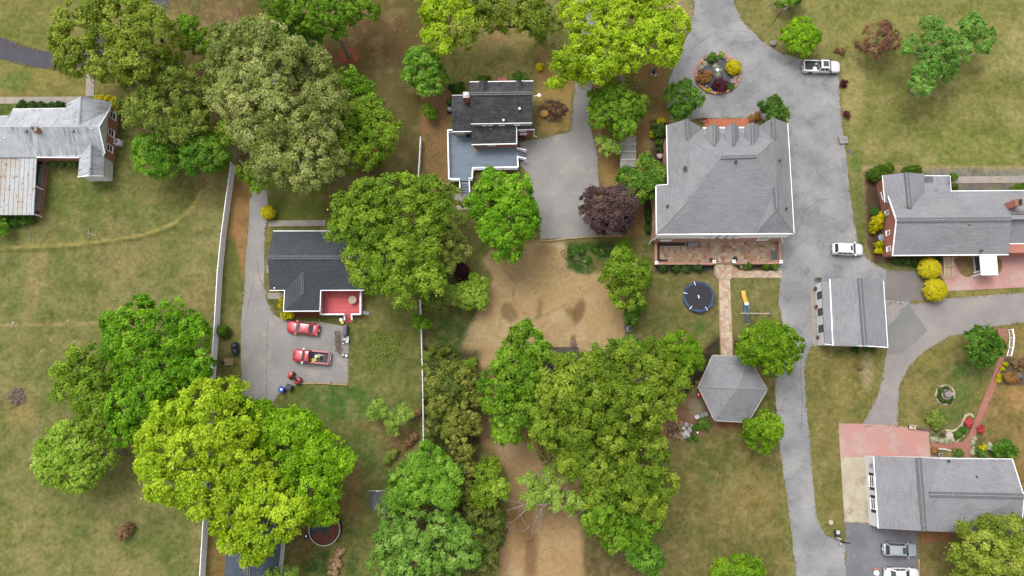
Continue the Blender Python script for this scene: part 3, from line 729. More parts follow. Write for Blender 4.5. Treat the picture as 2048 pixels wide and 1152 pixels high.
pavers(w, 'flagstone', [(1429, 529), (1466, 529), (1462, 558), (1437, 558)], 6, 5, FSW, .085, seed=3)
pavers(w, 'flagstone', [(1438, 559), (1460, 559), (1465, 711), (1443, 711)], 4, 26, FSW, .085, seed=4)
pavers(w, 'flagstone', [(1478, 542), (1564, 542), (1565, 555), (1463, 555)], 16, 3, FSW, .085, seed=5)
SLAB = [CONCRETE, m_two('concrete_slab_warm', (180, 170, 156), (164, 154, 142), .8, 9), m_two('concrete_slab_grey', (176, 168, 160), (156, 150, 144), .8, 9)]
for k, (nm, cr, nu, nv) in enumerate((('sidewalk', [(-30, 194), (165, 193), (165, 206), (-30, 208)], 10, 1), ('sidewalk', [(173, 140), (189, 140), (188, 193), (171, 193)], 1, 3), ('sidewalk', [(537, 441), (652, 440), (652, 452), (536, 453)], 6, 1),
        ('sidewalk', [(905, 388), (942, 388), (948, 418), (915, 420)], 2, 2), ('sidewalk', [(1905, 353), (2100, 351), (2100, 365), (1905, 367)], 10, 1), ('sidewalk', [(533, 530), (540, 530), (540, 546), (533, 546)], 1, 1), ('sidewalk', [(535, 586), (566, 586), (566, 598), (536, 598)], 2, 1), ('garage_apron', [(1620, 572), (1641, 566), (1646, 690), (1626, 692)], 1, 6))):
    w = sheet(nm, cr, GROUT, .048, 0, 0); pavers(w, 'concrete_slab', cr, nu, nv, SLAB, .07, 0, .03, seed=20 + k)
w = sheet('apron_panel', [(1683, 916), (1751, 916), (1760, 1045), (1690, 1043)], GROUT, .058, 0, 0); w.name = 'concrete_apron'
pavers(w, 'concrete_slab', [(1682, 915), (1752, 915), (1761, 1046), (1690, 1043)], 1, 3, [APRON], .075, 0, .01)
PAVER = m_brick('clay_pavers', (188, 128, 112), (172, 114, 100), (150, 108, 96), .22, .11, .01)
sheet('brick_walk', [(1862, 884), (1925, 884), (1937, 872), (1985, 752), (1997, 716), (2008, 714), (2000, 752), (1951, 872), (1943, 890), (1941, 914), (1926, 914), (1922, 898), (1862, 896)], PAVER, .06, 0, 0)
ST = m_brick('red_brick_paving', (204, 124, 92), (186, 108, 80), (170, 120, 98), .22, .11, .01)
sheet('brick_walk', [(1405, 238), (1515, 236), (1498, 262), (1412, 262)], ST, .07, 0, 0)
sheet('brick_walk', [(994, 155), (1014, 155), (1014, 180), (994, 180)], BRICK, .06, 0, 0)
# ------------------------------------------------------------------ building helpers
def roof(parent, faces, m, th=.16, name='roof'):
    key = {}; V = []
    def vid(p):
        k = (round(p[0], 1), round(p[1], 1), round(p[2], 2))
        if k not in key: key[k] = len(V); V.append(P(*p))
        return key[k]
    F = []
    for f in faces:
        ids = [vid(p) for p in f]
        n = Vector()
        for i in range(len(ids)):
            a, b_ = V[ids[i]], V[ids[(i + 1) % len(ids)]]
            n += Vector(((a.y - b_.y) * (a.z + b_.z), (a.z - b_.z) * (a.x + b_.x), (a.x - b_.x) * (a.y + b_.y)))
        F.append(ids if n.z > 0 else ids[::-1])
    E = {}
    for f in F:
        for i in range(len(f)):
            E[(f[i], f[(i + 1) % len(f)])] = 1
    n = len(V); mb = MB(); mb.v = [tuple(p) for p in V] + [(p.x, p.y, p.z - th) for p in V]
    mb.f = [list(f) for f in F] + [[n + i for i in reversed(f)] for f in F]
    for (a, b_) in E:
        if (b_, a) not in E: mb.f.append([b_, a, n + a, n + b_])
    return mb.build(name, m, parent)
def trim(parent, pts, m=None, w=.12, h=.16, name='gutter', dz=-.08):
    mb = MB(); Q = [P(*p) + Vector((0, 0, dz)) for p in pts]
    for a, b_ in zip(Q[:-1], Q[1:]): mb.bar(a, b_, w, h)
    return mb.build(name, m or WHITE, parent)
def ridge(parent, pts, m, w=.34, name='ridge_cap'):
    mb = MB(); Q = [P(*p) for p in pts]; q = random.Random(3)
    for a, b_ in zip(Q[:-1], Q[1:]):          # overlapping cap shingles, each a little proud of the next
        n = max(2, int((b_ - a).length / .34)); 
        for i in range(n):
            p, r = a.lerp(b_, i / n), a.lerp(b_, (i + 1.12) / n)
            d = (r - p).normalized(); s = Vector((-d.y, d.x, 0)).normalized() * w / 2
            u = Vector((0, 0, .05 + .02 * (i % 2))); v = Vector((0, 0, .1 * w / .3))
            mb.face([p - s + u - v, r - s + u - v, r + u, p + u]); mb.face([p + u, r + u, r + s + u - v, p + s + u - v])
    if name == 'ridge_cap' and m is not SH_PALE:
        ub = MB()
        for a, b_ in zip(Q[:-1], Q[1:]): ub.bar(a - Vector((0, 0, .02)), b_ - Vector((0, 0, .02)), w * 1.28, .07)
        ub.build('ridge_shade_strip', RSHADE, parent)  # dark underlay paints the shade lines along both edges of the cap
    return mb.build(name, m, parent)
RSHADE = mat('ridge_shade_dark', (112, 112, 115), .9)
def inset(poly, d):
    a = sum(poly[i].x * poly[(i + 1) % len(poly)].y - poly[(i + 1) % len(poly)].x * poly[i].y for i in range(len(poly)))
    sg = 1 if a > 0 else -1; n = len(poly); out = []
    for i in range(n):
        p0, p1, p2 = poly[i - 1], poly[i], poly[(i + 1) % n]
        d1 = (p1 - p0).to_2d().normalized(); d2 = (p2 - p1).to_2d().normalized()
        n1 = Vector((-d1.y, d1.x)) * sg; n2 = Vector((-d2.y, d2.x)) * sg
        k = max(1 + n1.dot(n2), .2)
        o = (n1 + n2) * d / k
        out.append(Vector((p1.x + o.x, p1.y + o.y, 0)))
    return out
def walls(parent, px, zt, m, d=.45, z0=-.1, name='wall', ze=None):
    W = inset([P(x, y, zt if ze is None else ze) for x, y in px], d)
    MB().prism([(p.x, p.y) for p in W], z0, zt - .14).build(name, m, parent)
    return W
def gable(parent, a, b_, r, m, inward, d=.3, name='gable_wall', drop=.18):
    """triangular wall under the rake; inward: world xy direction into the building"""
    A, B, T = P(*a), P(*b_), P(*r); iv = Vector((inward[0], inward[1], 0)).normalized()
    off = iv * d; mb = MB(); dz = Vector((0, 0, -drop)); e = (B - A) * .05
    f = [A + off + dz + e, B + off + dz - e, T + off + dz]; g_ = [p + iv * .15 for p in f]
    mb.face(f); mb.face(g_[::-1])
    for i in range(3):
        j = (i + 1) % 3; mb.face([f[j], f[i], g_[i], g_[j]])
    return mb.build(name, m, parent)
def window(parent, W, i, t, zc, w, h, fr=None, shutters=None, name='window', sill=True):
    a, b_ = W[i], W[(i + 1) % len(W)]; c = sum(W, Vector()) / len(W)
    e = (b_ - a).to_2d().normalized(); nrm = Vector((-e.y, e.x)); p = a.lerp(b_, t)
    n2 = Vector((-e.y, e.x))
    # outward side: away from the polygon interior at this edge
    area_ = sum(W[k].x * W[(k + 1) % len(W)].y - W[(k + 1) % len(W)].x * W[k].y for k in range(len(W)))
    if area_ > 0: nrm = -nrm
    def q(u, o, z): return Vector((p.x + e.x * u + nrm.x * o, p.y + e.y * u + nrm.y * o, z))
    def slab(u0, u1, z0, z1, o0, o1):
        m_ = MB()
        b4 = [q(u0, o0, z0), q(u1, o0, z0), q(u1, o1, z0), q(u0, o1, z0)]; t4 = [q(u0, o0, z1), q(u1, o0, z1), q(u1, o1, z1), q(u0, o1, z1)]
        m_.hexa(b4, t4); return m_
    fm = MB(); f = .09
    for (u0, u1, z0, z1) in ((-w / 2, w / 2, zc + h / 2 - f, zc + h / 2), (-w / 2, w / 2, zc - h / 2, zc - h / 2 + f), (-w / 2, -w / 2 + f, zc - h / 2 + f, zc + h / 2 - f), (w / 2 - f, w / 2, zc - h / 2 + f, zc + h / 2 - f), (-w / 2 + f, w / 2 - f, zc - .03, zc + .03)):
        k = slab(u0, u1, z0, z1, -.02, .06); n0 = len(fm.v); fm.v += k.v; fm.f += [[n0 + x for x in ff] for ff in k.f]
    fo = fm.build(name, fr or WHITE, parent)
    slab(-w / 2 + f, w / 2 - f, zc - h / 2 + f, zc + h / 2 - f, -.01, .025).build('pane', GLASS, fo)
    if sill: slab(-w / 2 - .05, w / 2 + .05, zc - h / 2 - .08, zc - h / 2 - .002, -.02, .12).build('sill', fr or WHITE, fo)
    if shutters:
        for s in (-1, 1): slab(s * (w / 2 + .03) if s > 0 else -w / 2 - .43, w / 2 + .43 if s > 0 else -w / 2 - .03, zc - h / 2, zc + h / 2, -.02, .05).build('shutter', shutters, parent)
    return fo
def vent(parent, px, py, z, r=.12, h=.4, m=None, name='vent_pipe'):
    p = P(px, py, z); return MB().lathe(p - Vector((0, 0, h)), [(r, 0), (r, h), (r * 1.4, h), (r * 1.4, h + .07), (r * .6, h + .1)], 8).build(name, m or DARKMETAL, parent)
def railing(parent, pts, z0, h=1.0, m=None, step=.13, post=2.0, pw=.1, tw=.12):
    """white rail: posts, top and bottom rails, balusters; pts in photo pixels at deck height z0"""
    m = m or VINYL; Q = [P(x, y, z0) for x, y in pts]; bal = MB()
    for si, (a, b_) in enumerate(zip(Q[:-1], Q[1:])):
        L = (b_ - a).length; n = max(1, round(L / post))
        up = Vector((0, 0, h + .005 * si))
        MB().bar(a + up, b_ + up, tw, .07).build('top_rail', m, parent); MB().bar(a + Vector((0, 0, .12)), b_ + Vector((0, 0, .12)), .07, .06).build('bottom_rail', m, parent)
        for i in range(1 if si else 0, n + 1):
            p = a.lerp(b_, i / n); MB().box((p.x, p.y, p.z + h / 2 + .05), (pw, pw, h + .1)).build('rail_post', m, parent)
        k = int(L / step)
        for i in range(1, k):
            p = a.lerp(b_, i / k); bal.box((p.x, p.y, p.z + .12 + (h - .12) / 2), (.04, .04, h - .16))
    if bal.f: tag(bal.build('baluster', m, parent, uv=False), kind='stuff')
def boards(parent, poly, z, m, along=0.0, bw=.15, gap=.012, name='deck_board', mats=None):
    """deck boards clipped to a polygon (world xy), laid in direction `along`"""
    ca, sa = math.cos(along), math.sin(along)
    L = [(p.x * ca + p.y * sa, -p.x * sa + p.y * ca) for p in poly]
    y = min(p[1] for p in L); y1 = max(p[1] for p in L); q = random.Random(5); out = []
    while y < y1 - .02:
        ym = y + bw / 2; xs = []
        for a, b_ in zip(L, L[1:] + L[:1]):
            if (a[1] > ym) != (b_[1] > ym): xs.append(a[0] + (b_[0] - a[0]) * (ym - a[1]) / (b_[1] - a[1]))
        xs.sort()
        for x0, x1 in zip(xs[::2], xs[1::2]):
            k = [(x0, y + gap / 2), (x1, y + gap / 2), (x1, y + bw - gap / 2), (x0, y + bw - gap / 2)]
            k = [(u * ca - v * sa, u * sa + v * ca) for u, v in k]
            MB().prism(k, z - .035, z + q.uniform(-.004, .004)).build(name, q.choice(mats) if mats else m, parent)
        y += bw
def steps(parent, a, b_, c, d_, z0, z1, n, m, name='step'):
    """a-b: top edge (px), d-c: bottom edge (px)"""
    for i in range(n):
        t0, t1 = i / n, (i + 1) / n; z = z1 + (z0 - z1) * (i + .5) / n
        f = lambda p, q_, t: P(p[0] + (q_[0] - p[0]) * t, p[1] + (q_[1] - p[1]) * t, z)
        k = [f(a, d_, t0), f(b_, c, t0), f(b_, c, t1), f(a, d_, t1)]
        MB().prism([(p.x, p.y) for p in k], max(z - .18, 0), z).build(name, m, parent)
def at(px, py): return P(px, py, 0)

# ------------------------------------------------------------------ pale roofed brick house, upper left
h = thing('brick_house', 'brick house with pale streaked grey roof at the upper left', 'house', at(110, 260))
ze, zr = 3.1, 5.3
roof(h, [[(26, 218, ze), (132.5, 216.5, ze), (158, 250, 5.0), (198, 254, zr), (5, 254, zr)],
         [(-150, 254, zr), (5, 254, zr), (26, 218, ze), (20, 231, ze), (-150, 231, ze)],
         [(-150, 254, zr), (5, 254, zr), (198, 254, zr), (210, 306, ze), (206, 315, ze), (73, 314.5, ze), (-150, 316, ze)],
         [(158, 250, 5.0), (218, 221.5, ze), (198, 254, zr)]], SH_PALE)
roof(h, [[(132.5, 207.7, ze), (161.7, 192.4, 5.0), (158, 250, 5.0), (132.5, 216.5, ze)], [(161.7, 192.4, 5.0), (223, 204, ze), (218, 221.5, ze), (158, 250, 5.0)]], SH_PALE, name='wing_roof')
W = walls(h, [(-150, 235), (22, 233), (30, 220), (133, 217), (133, 203), (222, 203), (211, 315), (-150, 316)], ze, BRICK, .35)
gable(h, (217.6, 222, ze), (210, 306, ze), (198, 254, zr), WSIDING, (-1, 0), .1)
gable(h, (133, 205, ze), (222, 203, ze), (161.7, 192.4, 5.0), WSIDING, (0, -1), .25)
trim(h, [(217.6, 222, ze), (198, 254, zr), (210, 306, ze)], name='rake_trim', dz=-.02); trim(h, [(26, 218, ze), (132.5, 216.5, ze)]); trim(h, [(73, 314.5, ze), (158, 315, ze)], h=.22); trim(h, [(222.5, 204, ze), (218, 221.5, ze)])
ridge(h, [(161.7, 192.4, 5.03), (158, 250, 5.03)], SH_PALE, .3)
for t in (.16, .5, .8): window(h, W, 5, t, 1.75, 1.1, 1.5)
tm = MB(); p = P(80, 264, 4.7)
tm.box((p.x, p.y, 5.2), (.75, .6, 1.6), 0).build('chimney', BRICK, h)
ch = h.children[-1]; MB().box((p.x, p.y, 6.05), (.9, .75, .1)).build('chimney_cap', CONCRETE, ch); MB().box((p.x - .15, p.y, 6.2), (.3, .3, .25)).build('flue', DARKMETAL, ch)
for x, y in ((51, 262), (145, 261)): p = P(x, y, 5.1); MB().box(p, (.4, .35, .3)).build('roof_vent', m_gloss('blue_black_vent', (60, 66, 100), .4), h)
vent(h, 183, 257, 5.2, .06, .5, WHITE); vent(h, 9, 276, 4.6, .06, .5, WHITE)
# the porch wing with white siding
roof(h, [[(181, 286.7, 4.6), (178.7, 351.5, 4.6), (155.6, 354, 2.8), (159, 316, 2.8)], [(181, 286.7, 4.6), (210, 308.5, 2.8), (206.7, 352.4, 2.8), (178.7, 351.5, 4.6)]], SH_PALE, name='porch_roof')
W2 = walls(h, [(163, 300), (208, 302), (206, 352), (158, 353)], 2.8, WSIDING, .12, name='porch_wall')
gable(h, (156.5, 353.5, 2.8), (206.7, 352.4, 2.8), (178.7, 351, 4.6), WSIDING, (0, 1), .12); trim(h, [(155.6, 354, 2.8), (178.7, 351.5, 4.6), (206.7, 352.4, 2.8)], w=.1, name='rake_trim', dz=0)
ridge(h, [(181, 286.7, 4.63), (178.7, 351.5, 4.63)], SH_PALE, .3)
# metal roofed carport
METAL = m_two('galvanised_roof', (196, 200, 206), (186, 178, 168), .16, 5, .6, .42, .56, var=.05, stretch=(1, .35, 1), extra=((164, 128, 100), 1.5, .56, .66))
c = thing('carport', 'carport with a ribbed metal roof partly rusted, beside the pale roofed brick house', 'carport', at(30, 370))
roof(c, [[(-60, 297, 2.9), (72.5, 306, 2.9), (65.6, 430, 2.6), (-60, 430, 2.6)]], METAL, .08)
mb = MB()
for i in range(14):
    x0 = 68 - i * 9.2; mb.bar(P(x0, 306, 2.93), P(x0 * .99 - 6, 430, 2.63), .05, .05)
mb.build('roof_rib', METAL, c)
MB().bar(P(-60, 296, 3.05), P(11, 296, 3.05), .9, .4).build('parapet', WHITE, c); MB().bar(P(11, 304.5, 3.0), P(73, 304.5, 3.0), .5, .25).build('parapet', WHITE, c); trim(c, [(72.8, 307, 2.9), (66, 430, 2.6)], m=METAL, w=.14)
for x, y in ((70, 312), (64, 425), (20, 425), (68, 370), (-30, 425)): p = P(x, y, 2.5); MB().box((p.x - .2, p.y, 1.25), (.12, .12, 2.5)).build('post', WHITE, c)
w = sheet('patio', [(76, 318), (96, 320), (82, 430), (66, 432)], CONCRETE, .06, 0, 0); tag(w, kind='structure')
for i in range(14): p = P(95 - i * .95, 324 + i * 7.9, .06); MB().box((p.x, p.y, .09), (.35, .78, .12), R(-8)).build('edging_brick', BRICK, w)
t = thing('patio_table', 'long dark table standing on the narrow patio beside the carport', 'table', at(79, 352))
MB().box((at(79, 352).x, at(79, 352).y, .74), (.7, 2.9, .06), R(-3)).build('table_top', mat('charcoal_wood', (74, 72, 78), .7), t)
for dx in (-.28, .28):
    for dy in (-1.3, 1.3): p = at(79, 352); MB().box((p.x + dx, p.y + dy, .36), (.06, .06, .7)).build('leg', DARKMETAL, t)
t = thing('bench', 'dark bench against the brick wall at the head of the narrow patio', 'bench', at(80, 325)); p = at(80, 325)
MB().box((p.x, p.y, .42), (1.1, .9, .08)).build('seat', BLACK, t); MB().box((p.x, p.y + .42, .7), (1.1, .07, .5)).build('backrest', BLACK, t)
for s in (-.45, .45): MB().box((p.x + s, p.y, .2), (.08, .8, .38)).build('leg', BLACK, t)
t = thing('planter_box', 'small red planter at the foot of the narrow patio', 'planter', at(74, 427)); p = at(74, 427)
MB().box((p.x, p.y, .18), (.9, .35, .36), R(10), 1.1).build('box', mat('red_plastic', (190, 60, 50), .5), t); MB().box((p.x, p.y, .365), (.8, .27, .02), R(10)).build('soil', mat('dark_soil', (80, 62, 50)), t)
t = thing('air_conditioner', 'white square air conditioner with round fan beside the brick house wall', 'air conditioner', at(239, 287)); p = at(239, 287)
MB().box((p.x, p.y, .05), (1.3, 1.1, .1)).build('pad', CONCRETE, t); MB().box((p.x, p.y, .5), (.8, .8, .8)).build('casing', WHITE, t)
f = MB().lathe((p.x, p.y, .9), [(.3, 0), (.3, .03), (.24, .04)], 20).build('fan_grille', m_gloss('blue_grey_grille', (90, 100, 130), .4), t); MB().lathe((p.x, p.y, .94), [(.1, 0), (.1, .03)], 12).build('hub', WHITE, f)
t = thing('meter_box', 'small grey meter box on the brick wall under the last window', 'meter box', at(228, 296)); p = at(231, 297)
MB().box((p.x - .2, p.y, 1.2), (.3, .7, .9)).build('box', mat('grey_metal_box', (150, 148, 150), .5), t); MB().lathe((p.x - .03, p.y - .15, 1.3), [(.16, 0), (.16, .1)], 12).build('meter', GLASS, t); MB().box((p.x - .2, p.y, .4), (.08, .08, .8)).build('conduit', DARKMETAL, t)

# ------------------------------------------------------------------ charcoal roofed house with the red deck
h = thing('brick_house', 'low house with plain charcoal blue roof and a red deck', 'house', at(640, 540)); ze, zr = 3.0, 5.0
roof(h, [[(546.5, 462, ze), (733, 462, ze), (722, 514.8, zr), (535, 514.8, zr)],
         [(535, 514.8, zr), (722, 514.8, zr), (728, 580, ze), (641, 580.4, ze), (603.75, 545, 4.05), (569.4, 580.4, ze), (539, 580.4, ze)]], SH_CHAR)
roof(h, [[(569.4, 580.4, ze), (603.75, 545, 4.05), (606, 588, 4.05), (567, 622, ze)], [(567, 622, ze), (606, 588, 4.05), (639.5, 621.7, ze)], [(639.5, 621.7, ze), (606, 588, 4.05), (603.75, 545, 4.05), (641, 580.4, ze)]], SH_CHAR, name='wing_roof')
W = walls(h, [(546.5, 462), (733, 462), (728, 580), (641, 580), (639.5, 621), (567, 621), (569.4, 580.4), (539, 580.4)], ze, BRICK, .4)
gable(h, (546.5, 462, ze), (539, 580, ze), (535, 514.8, zr), WSIDING, (1, 0), .4); gable(h, (733, 462, ze), (728, 580, ze), (722, 514.8, zr), WSIDING, (-1, 0), .15)
trim(h, [(546.5, 462, ze), (733, 462, ze)], h=.2); trim(h, [(539, 580.6, ze), (569.2, 580.6, ze), (566.8, 622.3, ze), (639.6, 622, ze), (641.3, 580.6, ze), (728, 580.4, ze)], h=.18)
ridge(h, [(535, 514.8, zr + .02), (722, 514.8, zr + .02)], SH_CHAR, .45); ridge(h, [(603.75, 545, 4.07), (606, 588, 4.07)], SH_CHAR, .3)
for i, t, in ((4, .5), (2, .3), (2, .75)): window(h, W, i, t, 1.9, 1.2, 1.2)
vent(h, 549, 576, 3.2, .08, .3, WHITE)
RED = [m_two('red_deck_stain_' + n, a, c, .8, 10, .8, var=.06) for n, a, c in (('one', (228, 112, 116), (214, 100, 106)), ('two', (234, 120, 124), (222, 108, 114)))]
dk = thing('red_deck', 'red boarded deck with white railings on the low charcoal roofed house', 'deck', at(684, 606)); zd = .75
D = [P(x, y, zd) for x, y in ((644, 582), (724, 582), (723, 629.5), (644, 630))]
boards(dk, D, zd, RED[0], 0.0, .14, .012, mats=RED)
for x, y in ((648, 627), (684, 627), (719, 626), (719, 588)): p = P(x, y, .3); MB().box((p.x, p.y, .33), (.14, .14, .66)).build('deck_post', VINYL, dk)
MB().bar(D[3] - Vector((0, 0, .17)), D[2] - Vector((0, 0, .17)), .05, .25).build('fascia', VINYL, dk); MB().bar(D[2] - Vector((0, 0, .17)), D[1] - Vector((0, 0, .17)), .05, .25).build('fascia', VINYL, dk)
railing(dk, [(644, 584), (644, 630), (691, 630)], zd, .95, tw=.16); railing(dk, [(705, 630), (723, 629.5), (723.5, 584)], zd, .95, tw=.16)
steps(dk, (692, 631), (704, 631), (704, 645), (692, 645), 0.05, .7, 3, RED[0]); railing(dk, [(691, 630), (691, 641)], .45, .8); railing(dk, [(705, 630), (706, 641)], .45, .8)
steps(dk, (727, 621), (726, 628), (737, 631), (738, 624), .05, .7, 4, mat('grey_step', (196, 196, 204), .8), 'side_step')
t = thing('patio_table', 'round pale table with a plant on the red deck', 'table', P(707, 601, zd)); p = P(707, 601, zd)
MB().lathe((p.x, p.y, zd + .68), [(.55, 0), (.6, .02), (.6, .06), (.57, .07)], 24).build('table_top', m_two('mosaic_top', (206, 190, 164), (180, 164, 140), 4, 14), t)
MB().lathe((p.x, p.y, zd), [(.35, 0), (.3, .05), (.06, .1), (.06, .68)], 12).build('leg', DARKMETAL, t)
sheet('brick_bed', [(579, 626), (640, 626), (640, 634), (580, 634)], m_two('red_mulch', (140, 72, 56), (112, 58, 46), 2, 14, var=.3), .05, 0, .03)

# ------------------------------------------------------------------ black shingled house with the blue grey deck, top centre
h = thing('brick_house', 'two level house with black shingles, cream siding and blue grey deck', 'house', at(990, 250)); zE, zR = 5.3, 7.6
roof(h, [[(939.3, 164.3, zE), (1066.5, 162.4, zE), (1064.5, 186.2, zR), (940.5, 187.4, zR)], [(940.5, 187.4, zR), (1064.5, 186.2, zR), (1064.5, 245, zE), (941.7, 247, zE)]], SH_BLK)
roof(h, [[(904, 191, 3.6), (940, 190, 3.6), (941, 222, 4.5), (903, 222, 4.5)], [(903, 222, 4.5), (941, 222, 4.5), (943, 262, 3.4), (905.3, 262.5, 3.4)]], SH_BLK, name='wing_roof')
roof(h, [[(943, 253, 4.3), (1032.4, 251.5, 4.3), (1033.4, 287, 3.2), (943, 288.8, 3.2)]], SH_BLK, name='lower_roof')
W = walls(h, [(939.3, 164.3), (1066.5, 162.4), (1064.5, 245), (941.7, 247)], zE, SIDING, .1, name='upper_wall', z0=2.7)
WB = walls(h, [(947, 182), (1062, 182), (1067, 260), (1036, 260), (1034, 287), (944, 288), (945, 262)], 3.2, BRICK, .2)
WC = walls(h, [(904, 191), (940, 190), (943, 262), (905.3, 262.5)], 3.4, SIDING, .25, name='wing_wall')
for t in (.78, .7, .5, .24): window(h, W, 2, t, 4.6, .9, .62)
window(h, WB, 4, .58, 2.45, 1.1, .8); window(h, WB, 2, .6, 2.75, 1.0, .6); window(h, WB, 2, .55, 1.3, 1.0, .5); window(h, WC, 2, .6, 2.55, .9, .6)
gable(h, (1066.5, 163, zE), (1064.5, 245, zE), (1064.5, 186.2, zR), SIDING, (-1, 0), .2); gable(h, (939.3, 164.3, zE), (941.7, 247, zE), (940.5, 187.4, zR), SIDING, (1, 0), .2)
trim(h, [(941.7, 247.3, zE), (1064.5, 245.3, zE)], h=.12); trim(h, [(1033, 253, 4.3), (1033.6, 287.4, 3.2), (943, 289.2, 3.2)], h=.2); trim(h, [(905.3, 263, 3.4), (943, 262.5, 3.4)], h=.12); trim(h, [(904, 190.6, 3.6), (932, 190, 3.6)], h=.12); trim(h, [(939.3, 163.6, zE), (1066.7, 161.8, zE)], h=.14)
roof(h, [[(1034, 252, 3.9), (1068, 251, 3.9), (1068.5, 258, 3.6), (1034, 259, 3.6)]], SH_BLK, name='small_roof'); trim(h, [(1034, 259.5, 3.6), (1068.5, 258.5, 3.6), (1068, 271, .5), (1073, 273, .2)], h=.12, name='downpipe')
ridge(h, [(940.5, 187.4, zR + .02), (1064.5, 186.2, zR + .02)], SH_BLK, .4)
for x in (967, 1038.5):                           # two front dormers facing away, seen from behind the ridge
    roof(h, [[(x - 9, 163, 6.5), (x, 160.5, 7.3), (x, 184, 7.35), (x - 9, 180, 6.8)], [(x, 160.5, 7.3), (x + 9, 163, 6.5), (x + 9, 180, 6.8), (x, 184, 7.35)]], SH_BLK, .12, 'dormer_roof')
    a, b_ = P(x - 7, 166, 6.4), P(x + 7, 179, 6.6); MB().prism([(a.x, a.y), (b_.x, a.y), (b_.x, b_.y), (a.x, b_.y)], 5.5, 6.5).build('dormer_wall', SIDING, h)
p = P(934, 202, 4.0); MB().box((p.x, p.y, 4.3), (.8, .8, 3.6)).build('chimney', BRICK, h); ch = h.children[-1]
MB().box((p.x, p.y, 6.15), (.9, .9, .1)).build('chimney_cap', mat('pale_cap', (222, 214, 208), .8), ch); MB().lathe((p.x, p.y, 6.2), [(.2, 0), (.2, .25)], 10).build('flue', WHITE, ch)
vent(h, 1007, 240, 5.7, .12, .3, WHITE); vent(h, 1039, 217, 6.6, .12, .3, WHITE); vent(h, 981, 258, 4.3, .14, .2, mat('clay_vent', (150, 100, 80)))
sd = thing('satellite_dish', 'white satellite dish bracket at the right end of the black shingled roof', 'satellite dish', P(1071, 191, 5)); p = P(1068, 192, 5.2)
MB().bar(p, p + Vector((.75, .1, .0)), .1, .1).build('arm', WHITE, sd); MB().lathe(p + Vector((.75, .1, 0)), [(.05, 0), (.25, .1), (.26, .12)], 12).build('dish', WHITE, sd)
GDECK = [m_two('blue_grey_deck_' + n, a, c, .7, 10, .85, var=.06) for n, a, c in (('one', (136, 150, 164), (124, 138, 152)), ('two', (142, 156, 169), (128, 143, 158)), ('three', (132, 145, 158), (140, 152, 164)))]
dk = thing('wooden_deck', 'large blue grey L-shaped deck with white railings behind the black shingled house', 'deck', at(960, 310)); zd = 1.0
DP = [(897, 266), (944, 264), (944, 291), (1034, 289), (1036, 339), (945.5, 340), (944, 361), (920, 362), (899, 362)]
boards(dk, [P(x, y, zd) for x, y in DP], zd, None, 0.0, .15, .012, mats=GDECK)
fm = MB(); Q = [P(x, y, zd - .17) for x, y in DP]
for i in range(3, 9): fm.bar(Q[i], Q[(i + 1) % 9], .05, .26)
fm.build('fascia', VINYL, dk)
for x, y in ((899, 360), (918, 360), (945, 341), (990, 338), (1034, 337), (899, 310), (944, 358)): p = P(x, y, 0); MB().box((P(x, y, zd).x, P(x, y, zd).y, .4), (.14, .14, .85)).build('deck_post', VINYL, dk)
railing(dk, [(908, 265), (896.5, 265), (899, 362), (920, 362)], zd, 1.0, tw=.2); railing(dk, [(938.5, 361), (945, 361), (946, 340), (1036, 338.5), (1035, 317)], zd, 1.0, tw=.2)
steps(dk, (921, 364), (938, 364), (939, 389), (922, 390), .05, .9, 5, GDECK[2]); railing(dk, [(920, 363), (921, 388)], .5, .9, tw=.16); railing(dk, [(939, 363), (940, 388)], .5, .9, tw=.16)
steps(dk, (1036, 302), (1036, 318), (1052, 320), (1052, 304), .05, .9, 4, GDECK[0]); railing(dk, [(1034, 300), (1052, 304)], .6, .9, tw=.14); railing(dk, [(1035, 317), (1052, 321)], .6, .9, tw=.14)
t = thing('doormat', 'small tan mat by the brick wall on the blue grey deck', 'mat', P(951, 301, zd)); p = P(951, 301, zd); MB().box((p.x, p.y, zd + .02), (.42, .3, .03)).build('mat', mat('tan_mat', (196, 158, 90)), t)
t = thing('storage_bench', 'black storage bench against the cream wing wall on the deck', 'bench', P(937, 268, zd)); p = P(936.5, 270, zd)
MB().box((p.x, p.y, zd + .3), (.6, .7, .6)).build('box', BLACK, t); MB().box((p.x, p.y, zd + .63), (.64, .74, .06)).build('lid', DARKMETAL, t)
t = thing('air_conditioner', 'dark heat pump beside the left wing of the black shingled house', 'air conditioner', at(899, 222)); p = at(899.5, 223)
MB().box((p.x, p.y, .45), (.7, .75, .8)).build('casing', mat('dark_casing', (60, 60, 66), .5), t); MB().lathe((p.x, p.y + .1, .85), [(.28, 0), (.28, .03)], 16).build('fan_grille', mat('pale_grille', (170, 172, 178), .5), t)
t = thing('cellar_steps', 'dark cellar stairwell with brown rails at the corner of the brick wall', 'stairwell', at(1043, 277))
steps(t, (1036, 272), (1036, 281), (1051, 281), (1051, 272), .02, .3, 6, mat('brown_tread', (110, 70, 56)))
for y in (272, 281.5): MB().bar(P(1035, y, .7), P(1052, y, .4), .06, .06).build('handrail', mat('brown_rail', (130, 84, 66)), t)
for x in (1036, 1051): MB().box((P(x, 281.5).x, P(x, 281.5).y, .3), (.06, .06, .6)).build('rail_post', mat('brown_rail', (130, 84, 66)), t)
t = thing('porch_railing', 'brown porch rails flanking the brick step behind the black shingled roof', 'railing', at(1003, 165))
for x in (993, 1015): 
    MB().bar(P(x, 153, .9), P(x, 168, .9), .08, .08).build('handrail', mat('brown_rail', (130, 84, 66)), t)
    for y in (153, 160, 167): MB().box((P(x, y).x, P(x, y).y, .45), (.07, .07, .9)).build('rail_post', mat('brown_rail', (130, 84, 66)), t)

